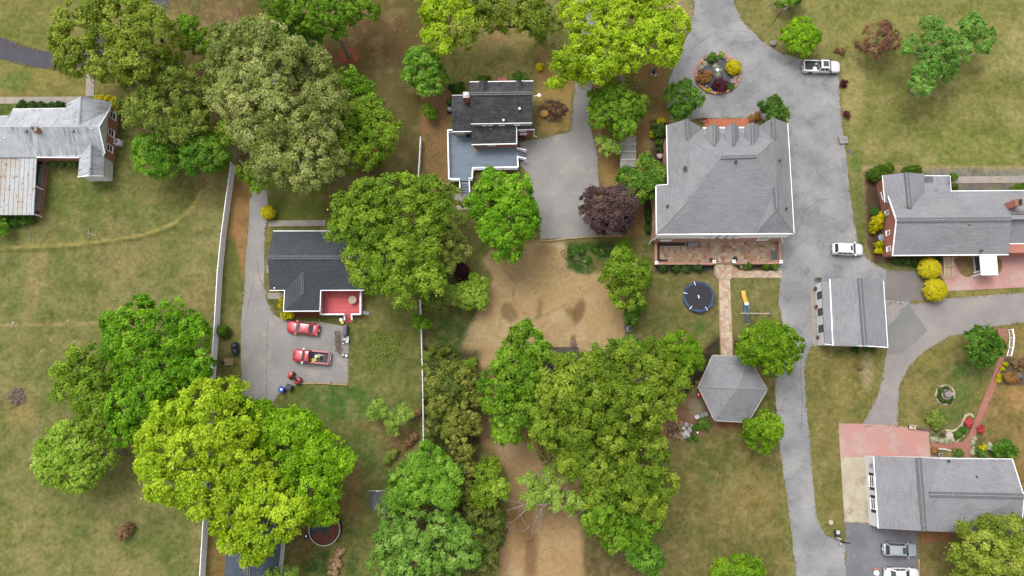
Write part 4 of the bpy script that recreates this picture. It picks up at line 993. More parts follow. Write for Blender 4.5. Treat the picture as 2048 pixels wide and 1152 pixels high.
# ------------------------------------------------------------------ the big grey roofed house with three dormers
h = thing('big_brick_house', 'large two storey house with grey hipped roof and three dormers', 'house', at(1450, 350)); ze, zr = 6.0, 10.4
LAV = SH_GREY
A = dict(nw=(1333.3, 250.3, ze), nwr=(1373.8, 238, 8.3), nwi=(1377, 279, 8.3), nwv=(1406, 256.6, ze), rw=(1442, 315, zr), re=(1513, 312.7, zr), swh=(1380.6, 384, 8.3), w1=(1336, 369, ze), w2=(1312, 371, ze), wa=(1373, 405, 7.9), sw=(1313, 469, ze), sv=(1413, 465, ze),
         nev=(1514, 255.5, ze), ner=(1546, 235, 8.3), nei=(1548, 278, 8.3), ne=(1575, 246.5, ze), se=(1588, 467, ze), er=(1552, 376, 8.7), er2=(1554, 416.4, 8.7), s2=(1511.5, 466, ze))
f = lambda *k: [A[x] for x in k]
roof(h, [f('nw', 'nwr', 'nwi', 'rw', 'swh', 'w1'), f('nwr', 'nwv', 'nwi'), f('nwv', 'nev', 'nei', 're', 'rw', 'nwi'), f('nev', 'ner', 'nei'), f('ner', 'ne', 'se', 'er2', 'er', 're', 'nei'), f('rw', 're', 'er', 's2', 'sv', 'wa', 'swh'), f('er', 'er2', 's2'), f('er2', 'se', 's2'), f('w1', 'swh', 'wa', 'w2'), f('w2', 'wa', 'sw'), f('wa', 'sv', 'sw')], LAV, .2)
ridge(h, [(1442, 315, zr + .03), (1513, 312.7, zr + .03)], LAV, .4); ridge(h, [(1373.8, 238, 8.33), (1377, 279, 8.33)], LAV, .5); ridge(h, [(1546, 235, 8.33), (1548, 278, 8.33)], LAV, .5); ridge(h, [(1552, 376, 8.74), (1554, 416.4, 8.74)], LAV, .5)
PALECAP = m_brick('pale_cap_shingles', (166, 166, 168), (152, 153, 156), (140, 140, 143), .32, .2, .02, .1)
for a, b_ in (('rw', 'swh'), ('rw', 'nwi'), ('re', 'er'), ('wa', 'sw'), ('wa', 'w2'), ('er2', 'se'), ('re', 'nei'), ('er2', 's2'), ('wa', 'swh')): ridge(h, [(A[a][0], A[a][1], A[a][2] + .005), (A[b_][0], A[b_][1], A[b_][2] + .005)], PALECAP, .3, 'hip_cap')
W = walls(h, [(1341, 256), (1406, 256), (1514, 255.5), (1575, 255), (1588, 467), (1315, 469), (1316, 371), (1342, 369)], ze, PINKWALL, .15)
trim(h, [A['nw'], A['w1'], A['w2'], A['sw']], w=.14, h=.2); trim(h, [A['sw'], A['se']], w=.14, h=.18); trim(h, [A['ne'], A['se']], w=.15, h=.18); trim(h, [(1406, 256.2, ze), (1514, 255.2, ze)], w=.25, h=.2)
# white frieze under the south eave and the dark glazed band in it
a, b_ = W[4], W[5]; o = Vector((0, -.06, 0))
MB().bar(Vector((a.x, a.y, 4.55)) + o, Vector((b_.x, b_.y, 4.55)) + o, .1, 2.5).build('frieze_board', WHITE, h)
Wf = [p + Vector((0, -.12, 0)) for p in W]
for t, w_ in ((.62, 1.3), (.56, 1.5), (.5, 1.5), (.44, 1.5), (.39, 1.0)): window(h, Wf, 4, t, 4.3, w_, 1.1)
for t in (.9, .15): window(h, W, 4, t, 2.4, 1.6, 1.5, sill=True)
for t in (.15, .4, .65, .88): window(h, W, 3, t, 2.0, 1.1, 1.6); window(h, W, 0, t, 4.6, 1.0, 1.4)
for xl, xr_, xm, yt in ((1412, 1439, 1428, 247.5), (1450, 1477.6, 1467, 246), (1489, 1518, 1504.5, 244.7)):
    roof(h, [[(xl, yt + 8, 7.9), (xm, yt, 9.0), (xm + 1, 291, 9.0), (xl, 283, 7.9)], [(xm, yt, 9.0), (xr_, yt + 6, 7.9), (xr_, 281, 7.9), (xm + 1, 291, 9.0)]], LAV, .12, 'dormer_roof'); ridge(h, [(xm, yt, 9.03), (xm + 1, 291, 9.03)], LAV, .3)
    a, b_ = P(xl + 1, yt + 11, 7.8), P(xr_ - 3, 282, 7.8)
    MB().prism([(a.x, a.y), (b_.x, a.y), (b_.x, b_.y), (a.x, b_.y)], 6.3, 7.86).build('dormer_wall', WSIDING, h)
    Wd = [Vector((a.x, a.y, 0)), Vector((b_.x, a.y, 0)), Vector((b_.x, b_.y, 0)), Vector((a.x, b_.y, 0))]; window(h, Wd, 0, .5, 7.2, .9, 1.0)
for x, y, z, r in ((1370, 336, 8.2, .22), (1472, 323, 10.2, .16), (1561, 320, 7.9, .13), (1335, 412, 6.9, .13), (1573.5, 417, 7.3, .13)): vent(h, x, y, z + .2, r, .4)
pt = thing('raised_patio', 'raised flagstone patio with low pink walls along the large house', 'patio', at(1436, 505)); zp = .35
PW = [P(x, y, zp) for x, y in ((1312, 478), (1562, 478), (1562, 527), (1312, 527))]
MB().prism([(p.x, p.y) for p in PW], -.05, zp - .05).build('base', GROUT, pt)
pavers(pt, 'flagstone', [(1317, 478), (1420, 478), (1420, 524), (1317, 524)], 17, 8, FS, zp, .3, .04, .05, 8); pavers(pt, 'flagstone', [(1421, 478), (1488, 478), (1488, 524), (1421, 524)], 9, 7, FSW[:4] + FS[3:5], zp, .3, .04, .05, 9); pavers(pt, 'flagstone', [(1489, 478), (1556, 478), (1556, 524), (1489, 524)], 11, 8, FS, zp, .3, .04, .05, 10)
PCAP = m_two('pink_wall_cap', (206, 158, 138), (190, 142, 122), 1, 8)
for pts in (((1312, 480), (1312, 527), (1427, 527)), ((1469, 526), (1561, 526), (1559, 480))):
    for a, b_ in zip(pts[:-1], pts[1:]):
        p0, p1 = P(*a, .9), P(*b_, .9); MB().bar(p0 - Vector((0, 0, .45)), p1 - Vector((0, 0, .45)), .26, .9).build('patio_wall', PINKWALL, pt); MB().bar(p0 + Vector((0, 0, .03)), p1 + Vector((0, 0, .03)), .34, .06).build('wall_cap', PCAP, pt)
for x, y in ((1313, 525.5), (1428.5, 523.5), (1468, 523), (1562, 523.5)):
    p = P(x, y, 1.1); pr = MB().box((p.x, p.y, .55), (.4, .4, 1.1)).build('pier', PINKWALL, pt); MB().box((p.x, p.y, 1.14), (.48, .48, .08)).build('pier_cap', WHITE, pr); MB().lathe((p.x, p.y, 1.18), [(.06, 0), (.08, .1), (.08, .22), (.02, .26)], 8).build('pier_lamp', DARKMETAL, pr)
for k, (x, y, lb) in enumerate(((1420.5, 521, 'brown round planter at the left of the patio opening'), (1468.5, 518.5, 'dark round planter at the right of the patio opening'))):
    t = thing('planter', lb, 'planter', P(x, y, zp), 'round planters at the patio opening'); p = P(x, y, zp); r = MB().lathe((p.x, p.y, zp), [(.24, 0), (.32, .45), (.36, .48), (.3, .5)], 16).build('pot', mat('pot_brown' if k == 0 else 'pot_dark', (170, 130, 84) if k == 0 else (66, 58, 54)), t); MB().lathe((p.x, p.y, zp + .5), [(.29, 0), (.27, .02)], 14).build('soil', mat('dark_soil', (80, 62, 50)), t)
t = thing('bench', 'grey slatted bench standing on the flagstones against the house wall', 'bench', P(1385, 488, zp)); p = P(1385, 487, zp)
for i in range(4): MB().box((p.x, p.y - .05 - i * .14, zp + .45), (1.75, .11, .04)).build('slat', mat('grey_slat', (176, 172, 176), .6), t)
for i in range(2): MB().box((p.x, p.y + .2, zp + .65 + i * .16), (1.75, .04, .12)).build('back_slat', mat('grey_slat', (176, 172, 176), .6), t)
for s in (-.85, .85):
    MB().box((p.x + s, p.y - .2, zp + .22), (.06, .6, .44)).build('leg', DARKMETAL, t); MB().box((p.x + s, p.y - .2, zp + .62), (.07, .6, .05)).build('armrest', DARKMETAL, t)
t = thing('raised_bed_frame', 'narrow planting bed with a pale edge along the left side of the flagstone patio', 'garden bed', P(1345, 505, zp))
for x, y, x2, y2 in ((1314.5, 480, 1319, 523), (1319, 518, 1335, 523), (1319, 485.5, 1370, 492)):
    a, b_ = P(x, y2, zp), P(x2, y, zp); MB().prism([(a.x, a.y), (b_.x, a.y), (b_.x, b_.y), (a.x, b_.y)], zp - .02, zp + .1).build('soil', mat('dark_soil', (80, 62, 50)), t)
MB().bar(P(1320, 493, zp + .1), P(1371, 492.5, zp + .1), .07, .12).build('edge_board', mat('pale_edge', (206, 196, 188)), t); MB().bar(P(1320, 493, zp + .1), P(1320, 518, zp + .1), .07, .12).build('edge_board', mat('pale_edge', (206, 196, 188)), t); MB().bar(P(1320, 518, zp + .1), P(1336, 518, zp + .1), .07, .12).build('edge_board', mat('pale_edge', (206, 196, 188)), t)
t = thing('fish_pond', 'small dark green rectangular pond with tan rim at the right end of the patio', 'pond', P(1547, 510, zp)); a, b_ = P(1541, 520, zp), P(1553, 501, zp)
MB().prism([(a.x - .1, a.y - .1), (b_.x + .1, a.y - .1), (b_.x + .1, b_.y + .1), (a.x - .1, b_.y + .1)], zp, zp + .1).build('rim', FS[1], t); MB().prism([(a.x, a.y), (b_.x, a.y), (b_.x, b_.y), (a.x, b_.y)], zp + .05, zp + .112).build('pond_water', m_gloss('pond_water', (66, 74, 48), .15), t)
for i, (pts, lb) in enumerate(((((1563, 476, 3.2), (1566, 484, 1.6), (1562, 489, .3)), 'white curved downpipe at the right corner of the large house'), (((1310, 478, 3.0), (1302, 481, .8), (1299, 488, .2)), 'white curved downpipe at the left corner of the large house'))):
    t = tag(MB().tube([P(*p) for p in pts], .07, 6).build('downpipe', WHITE), lb, 'downpipe')

# ------------------------------------------------------------------ right brick house
h = thing('brick_house', 'brick house with grey gabled roof and white patio cover at the right edge', 'house', at(1890, 440)); ze, zr = 3.0, 5.3
roof(h, [[(1792.4, 440.3, zr), (1776, 393, 3.5), (1770, 404.6, ze), (1774, 386, ze), (1849.4, 384, ze), (1902, 382.5, ze), (2100, 381, ze), (2100, 438, zr), (2023.4, 438.5, zr)], [(1792.4, 440.3, zr), (2023.4, 438.5, zr), (2017, 509, ze), (1784.5, 510.5, ze)]], SH_GREY)
roof(h, [[(1765.6, 350.7, ze), (1812.4, 344.7, 4.7), (1820, 415, 4.7), (1770, 404.6, ze)], [(1812.4, 344.7, 4.7), (1848.4, 348, ze), (1849.4, 385, ze), (1820, 415, 4.7)]], SH_GREY, name='wing_roof')
roof(h, [[(2022, 425.5, 5.0), (2150, 425, 5.0), (2150, 486, 2.9), (2018, 486.7, 2.9)], [(2022, 425.5, 5.0), (2150, 425, 5.0), (2150, 384, 3.0), (2022, 385, 3.0)]], SH_GREY, name='east_roof')
roof(h, [[(1848, 352, 2.7), (1899.7, 352, 2.7), (1902.3, 383.5, 2.9), (1849, 386, 2.9)]], m_two('flat_roof_membrane', (164, 164, 168), (150, 150, 156), .5, 8, extra=((110, 108, 122), .3, .45, .55)), .2, 'flat_roof'); trim(h, [(1848.5, 351.5, 2.7), (1900, 351.5, 2.7), (1902.6, 382, 2.9)], w=.1, h=.12)
W = walls(h, [(1767, 352), (1848, 350), (1849, 383), (2100, 381), (2100, 508), (1784.5, 510), (1779, 400)], ze, BRICK, .25)
gable(h, (1774, 391, ze), (1784.5, 510, ze), (1792.4, 440.3, zr), BRICK, (1, 0), .15); gable(h, (1766, 351, ze), (1848, 348.5, ze), (1812.4, 344.7, 4.7), BRICK, (0, -1), .3)
trim(h, [(1776, 393, 3.5), (1792.4, 440.3, zr), (1784.5, 510.5, ze)], w=.12, name='rake_trim', dz=0); trim(h, [(1784.5, 511, ze), (2017, 509.4, ze)], h=.2); trim(h, [(1765.6, 350.7, ze), (1770, 404.6, ze)], h=.16); trim(h, [(1902, 382, ze), (2100, 380.5, ze)], h=.14); trim(h, [(2018, 487.2, 2.9), (2150, 486.4, 2.9)], h=.16)
for t in (.12, .42, .8): window(h, W, 5, t, 1.75, .75, 1.0)
window(h, W, 6, .35, 1.6, 1.2, 1.2)
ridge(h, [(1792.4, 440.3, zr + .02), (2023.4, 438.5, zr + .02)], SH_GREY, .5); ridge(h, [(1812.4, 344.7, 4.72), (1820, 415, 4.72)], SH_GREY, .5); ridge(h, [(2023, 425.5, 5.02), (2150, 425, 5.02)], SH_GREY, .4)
p = P(2021, 411, 4.6); MB().box((p.x, p.y, 5.0), (1.0, .95, 2.4), R(8)).build('chimney', BRICK, h); ch = h.children[-1]
MB().box((p.x, p.y, 6.24), (1.1, 1.05, .09), R(8)).build('chimney_cap', mat('brown_cap', (150, 112, 90)), ch); 
for s in (-.2, .2): MB().lathe((p.x + .15, p.y + s, 6.28), [(.15, 0), (.15, .3), (.2, .32), (.2, .36)], 10).build('flue', DARKMETAL, ch)
for x, y, r in ((1938, 446, .3), (1945, 479, .1), (1964, 501, .13), (1791, 418, .08)): vent(h, x, y, 4.9 if r > .2 else 3.9, r, .4)
aw = thing('patio_cover', 'white ribbed patio cover projecting over the pink patio', 'awning', at(1977, 530)); WR = MB()
roof(aw, [[(1959, 509.5, 2.75), (1993, 509, 2.75), (1996.5, 550, 2.4), (1962.5, 550.5, 2.4)]], WHITE, .08)
for i in range(10):
    x = 1961 + i * 3.5; MB().bar(P(x, 510, 2.78), P(x + 3.2, 550, 2.43), .05, .08).build('rib', WHITE, aw)
for x, y in ((1964, 547), (1994, 547)): p = P(x, y, 2.3); MB().box((p.x, p.y, 1.15), (.1, .1, 2.3)).build('post', WHITE, aw)
t = thing('cellar_hatch', 'pale framed basement stairwell beside the white patio cover', 'stairwell', at(1953, 530)); a, b_ = P(1947, 545), P(1960, 513)
for (x0, x1, y0, y1) in ((a.x, a.x + .12, a.y, b_.y), (b_.x - .12, b_.x, a.y, b_.y), (a.x + .12, b_.x - .12, a.y, a.y + .12)): MB().prism([(x0, y0), (x1, y0), (x1, y1), (x0, y1)], -.05, .4).build('kerb', mat('pale_frame', (206, 206, 210)), t)
MB().prism([(a.x + .12, a.y + .12), (b_.x - .12, a.y + .12), (b_.x - .12, b_.y), (a.x + .12, b_.y)], 0, .07).build('well_floor', mat('well_dark', (86, 86, 98)), t); MB().bar(P(1947, 546, .45), P(1960, 541, .9), .07, .07).build('handrail', WHITE, t)
t = thing('garden_stairs', 'tan timber stairs with wire rails climbing to the brick house', 'stairs', at(1895, 535)); TW = m_two('tan_timber', (206, 184, 150), (190, 166, 130), 1.2, 9)
steps(t, (1888, 513), (1902, 513), (1903, 556), (1889, 557), .08, .8, 8, TW)
for x in (1887.5, 1904, 1907): MB().bar(P(x, 513, 1.5), P(x + 1, 556, .9), .05, .05).build('handrail', mat('pale_edge', (206, 196, 188)), t)
for x in (1887.5, 1904):
    for y in (515, 535, 555): MB().box((P(x, y).x, P(x, y).y, .6), (.06, .06, 1.2)).build('rail_post', TW, t)
for nm, pl, lb in (('garden_bed', [(1905, 515), (1948, 513), (1950, 548), (1935, 556), (1918, 545), (1912, 528)], 'curved planting bed left of the basement stairwell'), ('garden_bed', [(1994, 515), (2004, 520), (2005, 535), (1998, 550), (1975, 553), (1965, 551), (1996, 549)], 'crescent bed right of the white patio cover')):
    o = sheet(nm, pl, m_two('bed_soil', (122, 104, 62), (136, 116, 84), 1.2, 9, var=.3), .07, 1, .03); tag(o, lb, 'garden bed', kind='structure')

# ------------------------------------------------------------------ detached garage
h = thing('garage', 'detached garage with grey shingle roof and white front with dark windows', 'garage', at(1705, 625)); ze, zr = 2.7, 4.6
roof(h, [[(1660, 558.2, ze + .3), (1719.8, 556.5, zr), (1730, 691, zr), (1666.3, 691, ze + .3)], [(1719.8, 556.5, zr), (1766.3, 561.3, ze), (1775.3, 694.5, ze), (1730, 691, zr)]], SH_GREY)
roof(h, [[(1643.4, 564.3, 2.5), (1659.5, 563.7, 2.9), (1666.5, 687, 2.9), (1649, 687, 2.5)]], SH_GREY, .12, 'lean_to_roof')
W = walls(h, [(1643, 562), (1766, 561), (1775, 694), (1649, 690)], 2.5, WSIDING, .12, ze=2.5)
gable(h, (1664, 690.5, ze), (1775, 694, ze), (1730, 690.5, zr), WSIDING, (0, 1), .12, drop=.15)
trim(h, [(1660, 558, ze + .32), (1666.3, 691.2, ze + .32)], w=.14, h=.16); trim(h, [(1766.5, 561.3, ze), (1775.5, 694.6, ze)], w=.14); trim(h, [(1649, 688, 2.45), (1666, 690, 2.6), (1730, 691.6, zr - .02), (1775.3, 694.8, ze)], w=.1, h=.2, name='rake_trim', dz=-.05)
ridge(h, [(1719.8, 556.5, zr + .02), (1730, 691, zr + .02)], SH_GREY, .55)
DARKWIN = m_gloss('dark_window_panel', (52, 46, 56), .2)
for t in (.2, .47, .74): window(h, W, 3, 1 - t, 1.35, 1.05, 1.55, fr=mat('dark_frame', (66, 58, 64)), sill=False)
PL = mat('terracotta_dark', (112, 84, 74))
for x, y, m_, lb, rr in ((1629.5, 578, mat('dark_wicker', (92, 80, 74)), 'dark round wicker planter at the top of the garage strip', .32), (1631, 613.5, mat('red_glaze', (168, 56, 66), .4), 'red glazed pot between the garage windows', .3), (1634.5, 675, mat('olive_pot', (96, 88, 66)), 'olive planter at the foot of the garage strip', .3)):
    t = thing('planter', lb, 'planter', P(x, y, .08)); p = P(x, y, .08); MB().lathe(p, [(rr * .65, 0), (rr * .95, .35), (rr, .4), (rr * .85, .42)], 14).build('pot', m_, t); MB().lathe(p + Vector((0, 0, .42)), [(rr * .8, 0), (rr * .5, .12), (.05, .22)], 10).build('plant', m_two('pot_plant', (92, 74, 64), (110, 70, 70), 5, 20), t)
t = thing('stone_trough', 'weathered stone trough on the asphalt at the garage corner', 'trough', P(1635.5, 559)); p = P(1635.5, 559)
MB().box((p.x, p.y, .2), (.9, .5, .4)).build('trough', m_two('mossy_stone', (150, 146, 124), (128, 124, 104), 2, 10), t); MB().box((p.x, p.y, .405), (.75, .36, .02)).build('soil', mat('dark_soil', (80, 62, 50)), t)

# ------------------------------------------------------------------ garage house, lower right
h = thing('garage_house', 'grey roofed building with white shuttered front by the tan apron at lower right', 'house', at(1890, 990)); ze, zr = 2.9, 5.3
roof(h, [[(1747.8, 911.9, ze), (1837, 915.4, zr), (1849, 1062, zr), (1757.3, 1057, ze)], [(1837, 915.4, zr), (1882, 918, 4.2), (1858, 989, zr - .25), (1892.6, 1064, 4.2), (1849, 1062, zr)],
         [(1882, 918, 4.2), (2024.8, 918.5, ze), (2048, 993, zr - .25), (1858, 989, zr - .25)], [(1858, 989, zr - .25), (2048, 993, zr - .25), (2043, 1064, ze), (1892.6, 1064, 4.2)]], SH_GREY)
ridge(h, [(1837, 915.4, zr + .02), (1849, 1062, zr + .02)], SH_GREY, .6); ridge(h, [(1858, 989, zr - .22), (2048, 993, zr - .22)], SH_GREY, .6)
W = walls(h, [(1747.8, 913), (2022, 918), (2043, 1063), (1757.3, 1057)], ze, WSIDING, .08)
trim(h, [(1747.6, 911.9, ze), (1757.1, 1057, ze)], w=.12); trim(h, [(1882, 917.6, ze + .3), (2025, 918.2, ze), (2048.4, 993, zr - .25), (2043, 1064, ze)], w=.12)
SHUT = mat('dark_shutter', (60, 58, 72), .6)
for t in (.36, .68): window(h, W, 3, 1 - t, 1.7, 1.5, 1.25, shutters=SHUT)
MB().box((W[0].x - .15, W[0].y - 1.2, 2.1), (.22, .5, .5)).build('wall_lamp', mat('grey_lamp', (150, 160, 164), .4), h)
for x, y in ((1898, 922), (1953, 954), (2025.5, 1024)): vent(h, x, y, 4.4, .13, .4)
p = P(1804, 1063); t = thing('brick_pile', 'small heap of orange bricks against the white wall under the eave', 'bricks', p)
for i in range(6): MB().box((p.x + (i % 3) * .24 - .2, p.y - .1 - (i // 3) * .12, .06 + .07 * (i // 3)), (.21, .1, .07), .1 * i).build('brick', BRICK, t)

# ------------------------------------------------------------------ gazebo
h = thing('gazebo', 'hexagonal gazebo with grey shingle roof at the end of the stone walk', 'gazebo', at(1468, 785)); ze, za = 2.8, 5.2
HX = [(1425.8, 710.4), (1497, 714.6), (1534.3, 779.4), (1496, 844.6), (1429.4, 841), (1397, 774)]; AP = (1475, 777.5, za)
roof(h, [[(*HX[i], ze), (*HX[(i + 1) % 6], ze), AP] for i in range(6)], SH_GREY, .14)
for i in range(6): ridge(h, [AP, (*HX[i], ze + .01)], PALECAP, .26, 'hip_cap')
trim(h, [(*p, ze) for p in HX + HX[:1]], m=mat('cream_trim', (226, 216, 206)), w=.14, h=.14, name='fascia')
W = inset([P(*p, ze) for p in HX], .5)
MB().prism([(p.x, p.y) for p in W], -.05, .18).build('floor', m_two('deck_grey', (160, 150, 142), (140, 130, 122), 1, 9), h)
for p in W: MB().box((p.x, p.y, 1.45), (.16, .16, 2.6)).build('post', WHITE, h)
W2 = inset(W, .02)
for i in (1, 2, 3, 4, 5):
    a, b_ = W2[i], W2[(i + 1) % 6]
    MB().bar(Vector((a.x, a.y, 1.05)), Vector((b_.x, b_.y, 1.05)), .08, .06).build('rail', WHITE, h); MB().bar(Vector((a.x, a.y, .35)), Vector((b_.x, b_.y, .35)), .06, .05).build('rail', WHITE, h)
    bl = MB(); n = int((b_ - a).length / .2)
    for k in range(1, n): p = a.lerp(b_, k / n); bl.box((p.x, p.y, .7), (.04, .04, .66))
    bl.build('balusters', WHITE, h, uv=False)
MB().lathe((P(*AP).x, P(*AP).y, za - .02), [(.1, 0), (.08, .12), (.02, .22)], 8).build('finial', SH_GREY, h)

# ------------------------------------------------------------------ small sheds and part hidden roofs
h = thing('shed', 'small shed with grey corrugated roof beside the purple leaved tree', 'shed', at(1256, 303)); CORR = m_two('corrugated_grey', (176, 170, 166), (150, 146, 142), .8, 8, .6, stretch=(1, .2, 1))
roof(h, [[(1241, 272, 2.5), (1272, 272, 2.7), (1272.5, 334, 2.7), (1240.5, 335, 2.5)]], CORR, .05)
mb = MB()
for i in range(24): y = 273 + i * 2.6; mb.bar(P(1241, y, 2.53), P(1272, y, 2.73), .07, .05)
mb.build('corrugation', CORR, h); walls(h, [(1242, 273), (1271, 273), (1271, 334), (1242, 334)], 2.4, mat('grey_boards', (150, 144, 138)), .15)
for y in (288, 303, 319): MB().bar(P(1241, y, 2.6), P(1272.5, y, 2.8), .16, .03).build('roof_lap', mat('pale_lap', (196, 192, 188)), h)
h = thing('dark_roof_house', 'dark slate blue roof showing below the yellow green tree at the lower left', 'house', at(510, 1120))
roof(h, [[(458, 1045, 3), (500, 1040, 4.6), (494, 1230, 4.6), (441, 1230, 3)], [(500, 1040, 4.6), (566, 1050, 3), (548, 1230, 3), (494, 1230, 4.6)]], m_brick('slate_blue_shingles', (92, 100, 114), (80, 88, 102), (68, 74, 88), .4, .2, .015, .1)); walls(h, [(458, 1046), (566, 1050), (548, 1230), (441, 1230)], 3, WSIDING, .3)
trim(h, [(566.5, 1050, 3.0), (548.5, 1230, 3.0)], m=mat('mossy_gutter', (160, 168, 160)), w=.3, h=.14); ridge(h, [(500, 1040, 4.62), (494, 1230, 4.62)], SH_CHAR, .4)
h = thing('shed', 'dark arched shed roof peeping out left of the round green tree', 'shed', at(760, 1000)); mb = MB(); pts = []
for i in range(7):
    a = math.pi * i / 6; pts.append((756 - math.cos(a) * 17, 1.5 + math.sin(a) * .9))
for i in range(6): mb.face([P(pts[i][0], 982, pts[i][1]), P(pts[i][0], 1018, pts[i][1]), P(pts[i + 1][0], 1018, pts[i + 1][1]), P(pts[i + 1][0], 982, pts[i + 1][1])])
mb.build('roof', mat('shed_dark', (92, 90, 96), .6), h); walls(h, [(741, 984), (771, 984), (771, 1016), (741, 1016)], 1.7, mat('grey_boards', (150, 144, 138)), .1); trim(h, [(739, 982, 1.5), (756, 982, 2.42), (773, 982, 1.5)], w=.1, h=.1, dz=.04)
h = thing('shed', 'dark low roof half hidden under the oaks beside the bare dirt', 'shed', at(1128, 705))
roof(h, [[(1085, 694, 2.2), (1142, 694, 2.2), (1142, 716, 2.8), (1085, 716, 2.8)], [(1085, 716, 2.8), (1142, 716, 2.8), (1142, 738, 2.2), (1085, 738, 2.2)], ], m_two('tar_paper', (96, 88, 84), (78, 74, 74), .8, 8), .1)
roof(h, [[(1142, 693, 2.1), (1157, 694, 2.0), (1157, 722, 2.0), (1142, 722, 2.2)]], m_two('old_boards', (84, 76, 74), (104, 94, 88), 1, 8, stretch=(6, 1, 1)), .08, 'lean_to_roof'); walls(h, [(1086, 695), (1155, 695), (1155, 735), (1086, 735)], 2.1, mat('grey_boards', (150, 144, 138)), .2)
# ------------------------------------------------------------------ trees
style('olive_pale', (96, 110, 42), (138, 150, 76), (188, 192, 122), rc=0.68, leaf=0.31, twig=1, limb=PALEBARK)
style('olive_yellow', (84, 104, 22), (128, 146, 46), (176, 184, 82), rc=0.68, leaf=0.33, twig=1)
style('olive_thin', (94, 112, 38), (128, 146, 58), (162, 172, 86), rc=0.61, leaf=0.28, open_=.35, inner=.35, twig=2)
style('oak_green', (80, 112, 22), (120, 150, 38), (162, 186, 66), rc=0.65, leaf=0.33)
style('mid_green', (70, 114, 28), (106, 150, 46), (148, 186, 72), rc=0.50, leaf=0.29, bumps=0.50, dens=1.2)
style('bright', (74, 120, 16), (110, 158, 26), (150, 194, 52), rc=0.61, leaf=0.36)
style('bright_small', (72, 108, 18), (108, 146, 32), (148, 182, 58), rc=0.43, leaf=0.28)
style('yellow_green', (120, 146, 22), (156, 184, 34), (192, 214, 62), rc=0.61, leaf=0.36, twig=2, limb=PALEBARK)
style('lime', (78, 112, 12), (108, 144, 22), (148, 182, 46), rc=0.61, leaf=0.36, twig=1, limb=PALEBARK, bumps=0.50, dens=1.2)
style('lime_bright', (88, 128, 12), (124, 166, 22), (162, 200, 46), rc=.61, leaf=.36, twig=2, limb=PALEBARK, bumps=0.75, dens=1.2)
style('olive_green', (78, 104, 22), (118, 144, 38), (166, 180, 66), rc=.6, leaf=.3, twig=1)
style('round_green', (76, 120, 26), (112, 156, 42), (152, 190, 70), rc=.5, leaf=.28, bumps=.35, dens=1.3)
style('deep_green', (58, 92, 24), (88, 130, 38), (126, 166, 64), rc=0.40, leaf=.3, flat=.9, bumps=0.40, dens=1.2)
style('blue_green', (86, 126, 40), (120, 160, 62), (160, 192, 96), rc=0.47, leaf=.3, open_=.12)
style('purple', (54, 42, 42), (82, 62, 60), (114, 92, 88), rc=0.58, leaf=0.29, trans=.15, bumps=0.40, dens=1.2)
style('purple_dark', (48, 24, 30), (70, 34, 42), (96, 46, 54), rc=0.35, leaf=.22, trans=.15, bumps=0.40, dens=1.2)
style('pale_lime', (116, 150, 40), (150, 180, 60), (182, 206, 94), rc=0.40, leaf=.28, bumps=0.50, dens=1.2)
style('thin_lime', (112, 148, 46), (146, 174, 70), (178, 196, 104), rc=0.50, leaf=.24, open_=.45, inner=.3, twig=3)
style('windswept', (84, 126, 46), (116, 158, 66), (154, 186, 94), rc=0.43, leaf=.26, open_=.1, inner=.35, twig=3, limb=PALEBARK, bumps=.6)
style('red_thin', (96, 66, 50), (128, 94, 70), (136, 122, 76), rc=0.50, leaf=.2, open_=.4, inner=.35, trans=.15, twig=5)
style('bamboo', (88, 100, 32), (124, 134, 52), (164, 166, 82), rc=0.40, leaf=.3, open_=.1, twig=1)
style('conifer_dark', (66, 82, 30), (102, 116, 48), (142, 148, 74), rc=0.43, leaf=.3, open_=.1)
style('feathery', (74, 108, 46), (108, 136, 66), (140, 158, 92), rc=0.50, leaf=.24, open_=.2)
style('magnolia', (60, 100, 24), (100, 140, 44), (162, 176, 76), rc=0.50, leaf=.3, bumps=0.50, dens=1.2)
style('gold', (156, 144, 12), (192, 180, 26), (216, 204, 66), rc=.24, leaf=.13, cov=1.8, jit=.03, trans=.25, dens=2.2, inner=.1, bumps=0)
style('gold_green', (120, 140, 10), (196, 186, 14), (226, 210, 30), rc=0.24, leaf=.16, jit=.1, bumps=0.40, dens=1.2)
style('yew', (56, 84, 18), (86, 116, 28), (120, 146, 44), rc=0.25, leaf=.15, cov=1.6, jit=.05, dens=1.7, bumps=.3)
style('box', (40, 66, 22), (66, 94, 36), (92, 118, 56), rc=0.25, leaf=.15, cov=1.5, jit=.08, dens=1.5, bumps=.3)
style('hedge_green', (52, 88, 28), (84, 122, 40), (120, 150, 64), rc=0.30, leaf=.18, bumps=0.40, dens=1.2)
style('rust', (112, 76, 42), (148, 104, 62), (142, 126, 66), rc=0.25, leaf=.15, trans=.15, bumps=0.40, dens=1.2)
style('scarlet', (150, 46, 52), (180, 66, 70), (196, 104, 100), rc=0.25, leaf=.16, trans=.2, bumps=0.40, dens=1.2)
style('silver', (150, 160, 130), (186, 190, 160), (206, 206, 180), rc=0.20, leaf=.14, bumps=0.40, dens=1.2)
style('brown_dry', (86, 62, 44), (122, 94, 66), (160, 128, 96), rc=0.30, leaf=.16, open_=.3, trans=.1, twig=6)
style('tan_dry', (140, 108, 80), (170, 138, 108), (190, 162, 130), rc=0.30, leaf=.18, open_=.2, trans=.1)

